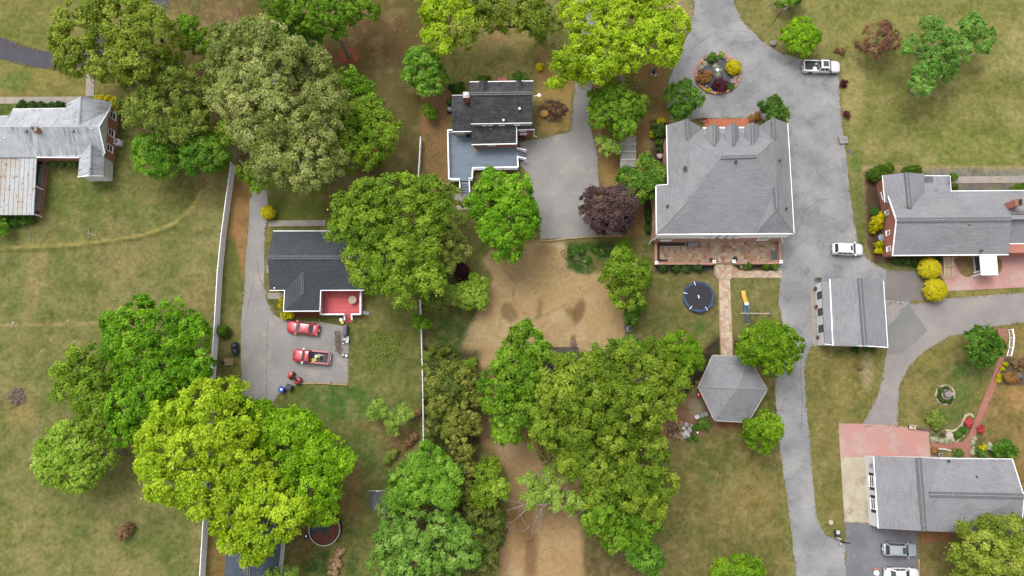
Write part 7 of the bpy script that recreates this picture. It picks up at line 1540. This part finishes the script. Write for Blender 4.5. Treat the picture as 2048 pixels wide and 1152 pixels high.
# ------------------------------------------------------------------ brick ring with plants
t = thing('brick_ring', 'oval brick planter ring in the forked driveway', 'planter', P(1435, 147)); CB = m_two('pink_ring_brick', (206, 150, 126), (186, 126, 104), 1.5, 10); CB2 = m_two('tan_ring_brick', (214, 170, 140), (196, 146, 118), 1.5, 10); cx, cy, rx, ry = 1436, 147, 46, 40
for i in range(46):
    a0, a1 = 2 * math.pi * i / 46 + .01, 2 * math.pi * (i + 1) / 46 - .01; k4 = [P(cx + rr_ * rx * math.cos(a), cy + rr_ * ry * math.sin(a), .3) for rr_, a in ((.9, a0), (1.02, a0), (1.02, a1), (.9, a1))]; MB().prism([(v.x, v.y) for v in k4], 0, .28 + .03 * (i % 3)).build('brick', CB if i % 2 else CB2, t)
MB().prism([(P(cx + .9 * rx * math.cos(a), cy + .9 * ry * math.sin(a), .2).x, P(cx + .9 * rx * math.cos(a), cy + .9 * ry * math.sin(a), .2).y) for a in [2 * math.pi * i / 40 for i in range(40)]], 0, .2).build('gravel', m_two('dark_gravel', (104, 104, 110), (84, 84, 90), 2, 18, var=.3), t)
sh('green_shrub', 'bright green shrub at the top of the brick ring', 1425, 116, 10, 'deep_green', 1.2, lscale=.5); sh('ornamental_grass', 'pale grass tuft at the top right of the brick ring', 1443, 110, 7, 'thin_lime', .8, lscale=.5); sh('japanese_maple', 'orange brown mounded shrub at the left of the brick ring', 1410, 154, 14, 'rust', 1.1, extra=((1402, 158, 10), (1420, 150, 8))); sh('japanese_maple', 'dark crimson mounded shrub at the bottom of the brick ring', 1440, 170, 15, 'purple_dark', 1.3); sh('silver_plants', 'silvery plants at the left inside of the brick ring', 1410, 128, 6, 'silver', .35, extra=((1403, 134, 4), (1432, 133, 7), (1440, 140, 5), (1435, 148, 5))); sh('small_shrub', 'small lime tuft at the bottom left of the brick ring', 1415, 180, 4, 'gold_green', .5); sh('small_shrub', 'green tuft at the lower right of the brick ring', 1461, 174, 7, 'hedge_green', .5)
for i, (x, y, r) in enumerate(((1448, 115, .4), (1456, 120, .45), (1411, 116, .35), (1400, 130, .3), (1398, 138, .3), (1472, 155, .5), (1468, 163, .55), (1421, 178, .3), (1413, 173, .25))): tag(MB().rock(P(x, y, .3), r, i).build('boulder', m_two('garden_boulder', (168, 150, 142), (130, 116, 112), 1.5, 10)), ('flat', 'broad', 'pale', 'small', 'low', 'large pinkish', 'largest grey', 'small lower', 'smallest')[i] + ' boulder inside the brick ring, ' + ('top', 'top right', 'upper left', 'left', 'far left', 'right', 'lower right', 'bottom', 'bottom left')[i], 'boulder', 'boulders in the brick ring')
tag(MB().rock(P(1435, 140, .4), .28, 30, .9).build('white_stone', WHITE), 'white globe stone at the centre of the brick ring', 'stone')
tag(MB().tube([P(1399 + 9 * math.cos(a) + 8, 241 + 5 * math.sin(a), .12) for a in [i * .45 for i in range(14)]] + [P(1392, 238, .12)], .05, 6).build('garden_hose', mat('maroon_hose', (110, 60, 64), .5)), 'coiled dark hose on the brick walk left of the dormers', 'hose')
tag(MB().rock(P(1547, 86, .2), .6, 5, .6).build('boulder', m_two('garden_boulder', (168, 150, 142), (130, 116, 112), 1.5, 10)), 'grey boulder left of the round shrub at the driveway edge', 'boulder')
t = thing('stone_statue', 'small dark statue with pale stones in the brown strip', 'statue', P(1307, 145)); p = P(1307, 145); MB().lathe(p, [(.3, 0), (.26, .3), (.3, .7), (.16, .85), (.2, 1.05), (.05, 1.2)], 10).build('figure', mat('dark_stone', (86, 88, 92), .8), t)
for i, (dx, dy) in enumerate(((.3, -.4), (-.3, -.35), (.1, -.6))): MB().rock((p.x + dx, p.y + dy, .1), .2, i).build('stone', mat('pale_stone', (206, 194, 170), .9), t)
tag(MB().rock(P(1320, 312, .3), .5, 15, .5).build('boulder', mat('pale_pink_stone', (206, 180, 170), .9)), 'pale pinkish stone by the left wall of the large house', 'boulder')

# ------------------------------------------------------------------ garden at the right
t = thing('fountain', 'small round stone fountain in the lawn circle', 'fountain', P(1891, 789)); p = P(1891, 789); STN = m_two('grey_pink_stone', (186, 168, 158), (156, 138, 130), 2, 10)
MB().lathe(p, [(.75, 0), (.75, .3), (.62, .32), (.6, .2), (.25, .2), (.2, .5), (.42, .62), (.4, .66), (.1, .62), (.08, .9), (.14, .98)], 20).build('basin', STN, t); MB().lathe(p + Vector((0, 0, .22)), [(.6, 0), (.6, .02)], 20).build('fountain_water', m_gloss('clear_grey_water', (110, 112, 110), .1), t); MB().box(P(1901, 788, .08), (1.1, .42, .16)).build('stone_step', mat('grey_block', (176, 170, 164), .9, .15), t)
t = thing('stone_ring', 'ring of pale stones round the fountain', 'edging', P(1891, 790)); CRM = m_two('cream_stone', (206, 190, 158), (184, 164, 132), 2, 10); q = random.Random(8)
for i in range(34): a = 2 * math.pi * i / 34; MB().rock(P(1890.5 + 18.5 * math.cos(a), 790 + 19 * math.sin(a), .06), .15 + .06 * q.random(), i, .6).build('stone', q.choice([CRM, STN]), t)
sh('flower_border', 'low green plants between the fountain and its stone ring', 1882, 781, 5, 'box', .3, extra=((1884, 800, 6), (1893, 777, 4), (1897, 802, 5), (1878, 792, 4), (1902, 798, 4)))
t = thing('stone_edging', 'curved band of pale stones bordering the flower bed', 'edging', P(1900, 862)); pts = []
ctl = [(1893, 861), (1905, 862), (1914, 859), (1922, 851), (1927, 841), (1931, 832), (1938, 828), (1944, 830), (1946, 834)]
for a, b_ in zip(ctl[:-1], ctl[1:]):
    for i in range(4): pts.append((a[0] + (b_[0] - a[0]) * i / 4, a[1] + (b_[1] - a[1]) * i / 4))
for i, (x, y) in enumerate(pts): MB().rock(P(x, y, .08), .2, i, .6).build('stone', CRM, t)
t = thing('stone_edging', 'pale stones along the top of the brick walk by the pink patio', 'edging', P(1890, 883))
for i in range(26): x = 1863 + i * 2.6; MB().rock(P(x, 883.5 if x < 1912 else 883.5 - (x - 1912) * .75, .08), .13, i + 50, .6).build('stone', CRM, t)
t = thing('stone_edging', 'pale stones below the brick walk at the wall', 'edging', P(1880, 898))
for i in range(16): MB().rock(P(1864 + i * 2.5, 898 + (max(0, i - 10) * .6), .08), .12, i + 90, .6).build('stone', mat('white_stone', (226, 222, 212), .9, .1), t)
t = thing('bird_bath', 'round pale stone wheel planter in the flower border', 'planter', P(1898, 871)); p = P(1898, 871); MB().lathe(p, [(.5, 0), (.52, .2), (.4, .22), (.38, .14), (.18, .14), (.18, .3), (.1, .32)], 18).build('bowl', mat('pale_ring_stone', (214, 204, 190), .9, .1), t)
for i in range(6): a = i * math.pi / 3; MB().bar(p + Vector((.18 * math.cos(a), .18 * math.sin(a), .2)), p + Vector((.42 * math.cos(a), .42 * math.sin(a), .2)), .07, .05).build('spoke', mat('pale_ring_stone', (214, 204, 190), .9, .1), t)
for x, y, lb, m_, rr in ((1884, 869, 'dark round pot in the flower border', 'dark_pot', .26), (1871, 862, 'dark pot near the pink patio corner of the flower border', 'dark_pot', .24), (1879, 909, 'white pot with dark soil against the garage house wall', 'white_pot', .26)):
    t = thing('flower_pot', lb, 'pot', P(x, y)); mm = mat(m_, (62, 58, 58) if m_ == 'dark_pot' else (216, 212, 208), .6); MB().lathe(P(x, y), [(rr * .7, 0), (rr, .36), (rr * .9, .38)], 14).build('pot', mm, t); MB().lathe(P(x, y) + Vector((0, 0, .37)), [(rr * .8, 0), (rr * .76, .02)], 14).build('soil', mat('dark_soil', (80, 62, 50)), t)
t = thing('garden_bench', 'small cream bench with an orange cushion at the edge of the pink patio', 'bench', P(1822, 854)); p = P(1822, 854); MB().box((p.x, p.y, .4), (.95, .5, .07), R(-4)).build('seat', mat('cream_bench', (224, 214, 196), .6), t); MB().box((p.x, p.y + .27, .6), (.95, .06, .4), R(-4)).build('backrest', mat('cream_bench', (224, 214, 196), .6), t); MB().box((p.x + .15, p.y, .47), (.3, .3, .07)).build('cushion', mat('orange_cushion', (220, 170, 80), .8), t)
for s in (-.4, .4): MB().box((p.x + s, p.y, .18), (.07, .45, .36)).build('leg', DARKMETAL, t)
t = thing('log', 'dark timber lying beside the small cream bench', 'log', P(1846, 856)); MB().bar(P(1834, 857, .15), P(1860, 860, .15), .3, .3).build('log_body', m_two('dark_log', (120, 104, 90), (90, 78, 70), 2, 10), t); MB().tube([P(1846, 857, .34), P(1850, 854, .5)], .06, 6).build('branch_stub', BARK, t)
# white arbor rails beside the brick steps
t = thing('white_railing', 'white slatted handrail beside the brick steps', 'railing', P(2015, 685)); railing(t, [(2016, 660), (2019, 676), (2017, 696), (2013, 712)], .0, 1.0, WHITE, .18, 1.3, .13, .14)
t = thing('brick_steps', 'brick steps going up to the drive beside the white handrail', 'steps', P(2003, 672)); steps(t, (1995, 658), (2013, 656), (2013, 698), (2003, 698), .1, .5, 5, PAVER); 
t = thing('round_ornament', 'grey ball ornament in the bed below the white handrail', 'ornament', P(2039, 752)); MB().rock(P(2039, 752, .3), .5, 3, .8).build('ball', mat('dark_grey_ball', (110, 104, 104), .8), t); MB().lathe(P(2039, 752), [(.4, 0), (.35, .12)], 12).build('base', STN, t)

# ------------------------------------------------------------------ things round the gazebo
t = thing('sun_lounger', 'grey green lounger standing by the lower left gazebo edge', 'lounger', P(1405, 831)); a, b_ = P(1395.5, 833.5, .4), P(1415, 827, .4); LG = mat('grey_green_mesh', (150, 162, 150), .7)
MB().bar(a, a.lerp(b_, .62), .62, .05).build('seat', LG, t); MB().bar(a.lerp(b_, .64), b_ + Vector((0, 0, .25)), .62, .05).build('backrest', LG, t)
for u in (.1, .55, .9):
    for s in (-1, 1): c = a.lerp(b_, u); n = Vector((-(b_ - a).y, (b_ - a).x, 0)).normalized() * .3 * s; MB().tube([c + n, Vector((c.x + n.x, c.y + n.y, 0))], .025, 5).build('leg', DARKMETAL, t)
for u in (.3, .62): c = a.lerp(b_, u); n = Vector((-(b_ - a).y, (b_ - a).x, 0)).normalized() * .33; MB().bar(c + n + Vector((0, 0, .035)), c - n + Vector((0, 0, .035)), .07, .02).build('strap', DARKMETAL, t)
t = thing('side_table', 'small white round table at the foot of the lounger', 'table', P(1392, 834)); p = P(1392, 834); MB().lathe(p + Vector((0, 0, .42)), [(.3, 0), (.32, .04), (.26, .05)], 18).build('table_top', mat('white_resin', (226, 218, 214), .6), t)
for i in range(3): a_ = i * 2.1; MB().tube([p + Vector((.1 * math.cos(a_), .1 * math.sin(a_), .42)), p + Vector((.24 * math.cos(a_), .24 * math.sin(a_), 0))], .025, 5).build('leg', mat('white_resin', (226, 218, 214), .6), t)
t = thing('kettle_grill', 'shiny red round kettle grill left of the gazebo', 'grill', P(1396, 790)); p = P(1396, 790); MB().lathe(p, [(.2, .5), (.36, .65), (.38, .8), (.3, .95), (.08, 1.02), (.05, 1.08)], 18).build('bowl', m_gloss('red_enamel', (196, 50, 40), .25), t)
for i in range(3): a_ = i * 2.1 + .3; MB().tube([p + Vector((.2 * math.cos(a_), .2 * math.sin(a_), .6)), p + Vector((.36 * math.cos(a_), .36 * math.sin(a_), 0))], .025, 5).build('leg', DARKMETAL, t)
t = thing('garden_bench', 'weathered slatted bench at the left corner of the gazebo', 'bench', P(1394, 767)); 
for i in range(5): MB().bar(P(1390 + i * 2, 765 + i * 1.2, .42), P(1393 + i * 2, 770 + i * 1.2 - 9, .42), .07, .04).build('slat', mat('pale_slat', (186, 168, 152), .8), t)
for x, y in ((1391, 766), (1399, 770), (1393, 758)): MB().box((P(x, y).x, P(x, y).y, .2), (.06, .06, .4)).build('leg', mat('pale_slat', (186, 168, 152), .8), t)
t = thing('stone_heap', 'heap of pale and rusty flat stones beside the stacked firewood', 'stones', P(1370, 860)); q = random.Random(5)
for i, (x, y, r, m_) in enumerate(((1362, 847, .4, 'rust'), (1373, 849, .42, 'pale'), (1367, 856, .34, 'white'), (1380, 859, .42, 'pale'), (1372, 866, .45, 'white'), (1369, 873, .4, 'pale'), (1378, 870, .36, 'white'), (1363, 878, .28, 'rust'), (1366, 868, .3, 'white'), (1383, 851, .22, 'pale'))): MB().rock(P(x, y, .15), r, i + 7, .4).build('stone', {'rust': FS[3], 'pale': m_two('pale_flagstone', (190, 186, 182), (164, 158, 156), 2, 10), 'white': m_two('white_flagstone', (222, 216, 216), (196, 188, 188), 2, 10)}[m_], t)
t = thing('firewood_stack', 'stack of split firewood in the brick edged bed', 'firewood', P(1350, 860)); FW = [m_two('split_wood_' + n, a, c, 3, 14) for n, a, c in (('pale', (196, 170, 134), (150, 122, 90)), ('dark', (112, 88, 62), (84, 66, 50)))]
q = random.Random(31)
for i in range(70): p = P(q.uniform(1338, 1362), q.uniform(846, 876), 0); a = q.uniform(0, 3.1); L = q.uniform(.18, .36); z = .1 + .09 * (i // 18); MB().bar((p.x - L * math.cos(a), p.y - L * math.sin(a), z), (p.x + L * math.cos(a), p.y + L * math.sin(a), z + q.uniform(-.04, .04)), q.uniform(.08, .14), .09).build('log', FW[0] if q.random() < .45 or p.y < P(0, 868).y else FW[1], t)
tag(MB().rock(P(1395, 865, .1), .16, 2).build('garden_light', WHITE), 'tiny white garden light at the edge of the mulch below the lounger', 'light')

# ------------------------------------------------------------------ poles, flags, pools, piles
t = thing('utility_pole', 'wooden utility pole with crossarm and lamp beside the long white fence', 'pole', P(446, 724)); p = P(446, 724); WP = m_two('pole_wood', (112, 92, 78), (90, 74, 64), 1, 9); H = 6.2
MB().tube([p - Vector((0, 0, .3)), p + Vector((0, 0, H))], [.17, .12], 8).build('pole_shaft', WP, t); MB().bar(p + Vector((-.7, .5, H - .3)), p + Vector((.7, -.5, H - .3)), .12, .14).build('crossarm', WP, t); ar = MB().tube([p + Vector((0, 0, H - .6)), p + Vector((.5, -.6, H - .3)), p + Vector((.8, -1.0, H - .35))], .05, 6).build('lamp_arm', DARKMETAL, t); MB().lathe(p + Vector((.85, -1.05, H - .5)), [(.16, 0), (.24, .1), (.1, .22)], 12).build('lamp_head', VINYL, ar)
for i, s in enumerate((-.6, 0, .6)): MB().lathe(p + Vector((s, -s * .72, H - .22)), [(.06, 0), (.08, .08), (.04, .2)], 8).build('insulator', VINYL, t)
MB().lathe(p + Vector((.0, .25, H - 1.6)), [(.2, 0), (.22, .1), (.22, .6), (.15, .7)], 12).build('transformer', DARKMETAL, t)
t = thing('flagpole', 'dark flagpole with a drooping striped flag at the top edge', 'flagpole', P(1545, 48)); p = P(1545, 48); MB().tube([p, p + Vector((0, 0, 5.4))], [.06, .04], 8).build('pole_shaft', mat('dark_pole', (70, 62, 60), .5), t); MB().lathe(p + Vector((0, 0, 5.4)), [(.08, 0), (.1, .06), (.04, .12)], 8).build('finial', mat('brass', (200, 170, 90), .4), t)
for i in range(7):                               # stripes of the furled cloth, each its own strip
    z1 = 5.3 - i * .17; mb = MB(); pts = [Vector((p.x + .05 + .14 * k + .0, p.y + .1 * math.sin(k * 2.2 + i * .2), z1 - .05 * k)) for k in range(5)]
    for a, b_ in zip(pts[:-1], pts[1:]): dz = Vector((0, 0, -.17)); mb.face([a, b_, b_ + dz, a + dz]); mb.face([a + dz + Vector((0, .01, 0)), b_ + dz + Vector((0, .01, 0)), b_ + Vector((0, .01, 0)), a + Vector((0, .01, 0))])
    mb.build('flag_stripe', mat('flag_red', (190, 60, 70), .8) if i % 2 == 0 else WHITE, t)
MB().box((p.x + .16, p.y - .02, 5.05), (.24, .05, .46)).build('flag_canton', mat('flag_blue', (70, 76, 130), .8), t)
t = thing('light_pole', 'pale weathered post with a bent top above the corrugated shed', 'post', P(1238, 272)); p = P(1238, 272); MB().tube([p, p + Vector((0, 0, 4.2))], [.16, .13], 8).build('post_shaft', m_two('silver_wood', (190, 184, 178), (160, 152, 146), 2, 10), t); MB().bar(p + Vector((-.2, 0, 4.1)), p + Vector((.3, .1, 4.25)), .2, .18).build('post_cap', WHITE, t)
t = thing('above_ground_pool', 'round pool with black cover holding brown leaves and a pale rim', 'pool', P(649, 1059)); p = P(649, 1059, .9); RP = 2.2
MB().lathe((p.x, p.y, 0), [(RP + .06, 0), (RP + .06, .95), (RP - .03, .95), (RP - .06, .8)], 36).build('pool_wall', mat('dark_liner', (52, 54, 60), .6), t)
rim = MB(); k = 36
for r, z in ((RP + .04, .99), (RP - .1, .99), (RP - .1, 1.03), (RP + .04, 1.03)):
    for m_ in range(k): a = 2 * math.pi * m_ / k; rim.v.append((p.x + r * math.cos(a), p.y + r * math.sin(a), z))
for i in range(4):
    for m_ in range(k): i2 = (i + 1) % 4; rim.f.append([i * k + m_, i * k + (m_ + 1) % k, i2 * k + (m_ + 1) % k, i2 * k + m_])
rim.build('rim', mat('cream_rim', (190, 186, 160), .6), t)
mb = MB(); mb.lathe((p.x, p.y, 0), [(RP - .08, .78), (RP - .08, .82)], 36).build('cover', m_two('black_pool_cover', (62, 66, 76), (52, 54, 62), .8, 8, .5), t)
rs = np.random.RandomState(4); n = 1500; a = rs.uniform(-2.6, .5, n); r = np.sqrt(rs.uniform(.12, .93, n)) * (RP - .2); pos = np.stack([r * np.cos(a) , r * np.sin(a), rs.uniform(.83, .88, n)], 1); pos[:, 0] += p.x; pos[:, 1] += p.y
off = root_of(t); pos -= np.array(off); me = leaf_mesh('leaves', pos, rs.normal(size=(n, 3)) * .4 + np.array([0, 0, 1]), rs.uniform(0, 1, n), .17, rs); style('dead_leaf', (100, 58, 46), (132, 82, 66), (150, 100, 80)); me.materials.append(FOL['dead_leaf']['mat']); o = bpy.data.objects.new('fallen_leaves', me); COL.objects.link(o); o.parent = t; tag(o, kind='stuff')
for a in range(0, 360, 45): MB().box((p.x + (RP + .1) * math.cos(R(a)), p.y + (RP + .1) * math.sin(R(a)), .48), (.1, .1, .96)).build('upright', DARKMETAL, t)
t = thing('pool_pump', 'black pump with a white cap beside the round pool', 'pump', P(614, 1072)); p = P(614, 1072); MB().lathe(p, [(.25, 0), (.28, .5), (.2, .6)], 12).build('tank', BLACK, t); MB().lathe(p + Vector((.05, .1, .6)), [(.15, 0), (.12, .14)], 10).build('cap', WHITE, t)
t = thing('heat_pump', 'small dark box with white slats at the gutter of the slate blue roof', 'air conditioner', P(577, 1076)); p = P(577, 1076); MB().box((p.x, p.y, .5), (.55, .8, .9)).build('casing', mat('dark_casing', (60, 60, 66), .5), t)
for i in range(3): MB().box((p.x - .15 + i * .15, p.y + .1, .96), (.06, .5, .03)).build('slat', WHITE, t)
t = thing('birdbath', 'small pale round basin at the edge of the lime green maple', 'basin', P(662, 993)); MB().lathe(P(662, 993), [(.2, 0), (.1, .1), (.1, .5), (.35, .6), (.36, .66), (.28, .62)], 16).build('bowl', mat('pale_basin', (190, 186, 190), .8), t); MB().lathe(P(662, 993) - Vector((0, 0, .02)), [(.3, 0), (.28, .06)], 14).build('foot', mat('pale_basin', (190, 186, 190), .8), t)
t = thing('brush_pile', 'round heap of grey sticks on the left field', 'brush pile', P(35, 793)); q = random.Random(2); TG = m_two('grey_twigs', (164, 148, 138), (124, 106, 96), 3, 14); c = P(36, 793); mb = MB()
for i in range(110): a = q.uniform(0, 6.28); r = 1.2 * math.sqrt(q.random()); L = q.uniform(.3, .9); b2 = q.uniform(0, 6.28); z = q.uniform(.05, .7) * (1 - r / 1.6); u = Vector((math.cos(b2), math.sin(b2), q.uniform(-.3, .3))) * L * .5; v = Vector((c.x + r * math.cos(a), c.y + r * math.sin(a), z + .1)); mb.bar(v - u, v + u, .05, .05)
tag(mb.build('sticks', TG, t, uv=False), kind='stuff')
t = thing('brush_pile', 'dark heap of cut branches on the straw right of the black shingled house', 'brush pile', P(1105, 222)); c = P(1106, 222); mb = MB()
for i in range(170): a = q.uniform(0, 6.28); r = 2.0 * math.sqrt(q.random()); L = q.uniform(.4, 1.3); b2 = q.uniform(-.9, .9) + 2.6; z = q.uniform(.04, .5) * (1.1 - r / 2.2); u = Vector((math.cos(b2), math.sin(b2), q.uniform(-.2, .2))) * L * .5; v = Vector((c.x + r * 1.1 * math.cos(a), c.y + r * .9 * math.sin(a), z + .1)); mb.bar(v - u, v + u, .05, .05)
tag(mb.build('branches', m_two('brown_twigs', (112, 86, 76), (84, 62, 56), 3, 14), t, uv=False), kind='stuff')
tag(MB().rock(P(1089, 227, .2), .75, 5, .4).build('straw_mound', m_two('straw', (198, 156, 88), (176, 132, 70), 3, 14)), 'small tan straw mound at the left of the branch heap', 'straw')
t = thing('post_frame', 'thin white post frame lying on the left lawn', 'frame', P(180, 466)); 
for a, b_ in (((177, 456, .05), (177, 477, .05)), ((177, 466, .05), (192, 471, .05))): MB().bar(P(*a) + Vector((0, 0, .05)), P(*b_) + Vector((0, 0, .05)), .06, .06).build('rod', mat('grey_white_rod', (196, 192, 180)), t)
t = thing('post_frame', 'faint grey rod frame on the grass below the rusty carport', 'frame', P(62, 470))
for a, b_ in (((61, 462, .05), (61, 478, .05)), ((62, 468, .05), (78, 474, .05))): MB().bar(P(*a) + Vector((0, 0, .05)), P(*b_) + Vector((0, 0, .05)), .05, .05).build('rod', mat('grey_rod', (150, 146, 130)), t)
for i, (x, y, lb) in enumerate(((26, 646, 'white marker stone on the tan line across the left field'), (135, 641, 'small white stone on the tan line nearer the big maple'), (103, 681, 'small white stone below the tan line in the left field'), (149, 683, 'pale stone left of the dense maple pair in the left field'), (83, 703, 'lowest white stone in the left field grass'), (1127, 504, 'white stone in the dark grass of the dirt lot'))): tag(MB().rock(P(x, y, .05), .11 if i else .18, i).build('white_stone', mat('chalky_stone', (210, 206, 196))), lb, 'stone')
tag(MB().rock(P(1172, 521, .15), .38, 6).build('boulder', mat('pale_stone', (206, 194, 170), .9)), 'pale boulder in the dark grass of the dirt lot', 'boulder')
t = thing('metal_chair', 'thin grey metal chair frame in the dark grass of the dirt lot', 'chair', P(1152, 517)); p = P(1152, 517); GM = mat('grey_rod', (150, 146, 130))
for dx in (-.25, .25):
    MB().tube([p + Vector((dx, -.25, 0)), p + Vector((dx, -.2, .45)), p + Vector((dx, .3, .45)), p + Vector((dx, .4, .95))], .03, 5).build('frame_tube', GM, t); MB().tube([p + Vector((dx, .3, .45)), p + Vector((dx, .35, 0))], .03, 5).build('leg', GM, t)
for z, y in ((.45, -.15), (.45, .25), (.93, .4)): MB().bar(p + Vector((-.25, y, z)), p + Vector((.25, y, z)), .05, .03).build('rung', GM, t)
t = thing('debris_heap', 'small grey heap on the edge of the dark roof by the dirt lot', 'debris', P(1147, 688)); 
for i, (x, y) in enumerate(((1145, 688), (1150, 690), (1148, 685))): MB().rock(P(x, y, 2.2), .35, i, .5).build('clod', m_two('grey_debris', (140, 120, 110), (110, 96, 90), 3, 12), t)
t = thing('mailbox', 'black box with a pale lid on a post at the bend of the lower drive', 'mailbox', P(1668, 1064)); p = P(1668, 1064); MB().box((p.x, p.y, .6), (.12, .12, 1.2)).build('post', BLACK, t); MB().box((p.x, p.y, 1.15), (.6, .9, .55)).build('box', TRIM, t); MB().box((p.x - .05, p.y + .2, 1.45), (.5, .5, .06)).build('lid', mat('pale_lid', (206, 204, 206), .6), t); MB().box((p.x + .1, p.y - .65, 1.0), (.7, .2, .3), R(-25)).build('newspaper_tube', mat('pale_lid', (206, 204, 206), .6), t); MB().lathe(P(1662, 1045), [(.35, 0), (.3, .1)], 8).build('stone_base', mat('pale_stone', (206, 194, 170), .9), t)
t = thing('lamp_post', 'dark signpost arm with a small white globe at the bend of the lower drive', 'lamp post', P(1679, 1083)); p = P(1681, 1081); MB().tube([p, p + Vector((0, 0, 1.9))], .06, 8).build('post', BLACK, t); MB().bar(p + Vector((-.75, .08, 1.85)), p + Vector((.55, -.05, 1.85)), .14, .1).build('arm', BLACK, t); MB().lathe(P(1680, 1087, .0), [(.18, 0), (.2, .1), (.18, .4), (.08, .5)], 12).build('globe', mat('pale_globe', (206, 210, 210), .5), t)
t = thing('cloth_bundle', 'red and white bundle on the asphalt beside the white sedan', 'bundle', P(1752, 1143)); MB().rock(P(1753, 1146, .3), .4, 3).build('white_bag', WHITE, t); MB().rock(P(1751, 1138, .25), .3, 5).build('red_bag', mat('red_cloth', (206, 120, 100), .8), t)
t = thing('tree_ring', 'dark stone ring round the foot of the leaning lawn tree', 'edging', P(1833, 184))
for i in range(14): a = R(150 + i * 14); MB().rock(P(1836 + 15 * math.cos(a), 178 - 13 * math.sin(a), .08), .22, i, .6).build('stone', m_two('grey_ring_stone', (140, 132, 130), (112, 104, 104), 2, 10), t)
t = thing('fire_ring', 'small ring of stones on the grass beside the wide drive', 'stones', P(1700, 302))
for i in range(8): a = i * .785; MB().rock(P(1700 + 3.2 * math.cos(a), 302 + 3.2 * math.sin(a), .08), .15, i).build('stone', m_two('grey_ring_stone', (140, 132, 130), (112, 104, 104), 2, 10), t)
t = thing('window_well', 'pale blue grey basement window well cover at the west gable', 'window well', P(1762, 476)); MB().lathe(P(1762, 476), [(.55, 0), (.55, .3), (.3, .4)], 14).build('well_cover', mat('blue_grey_plastic', (150, 164, 180), .4), t); MB().box((P(1765, 476).x, P(1765, 476).y, .1), (.3, 1.2, .2)).build('well_frame', DARKMETAL, t)
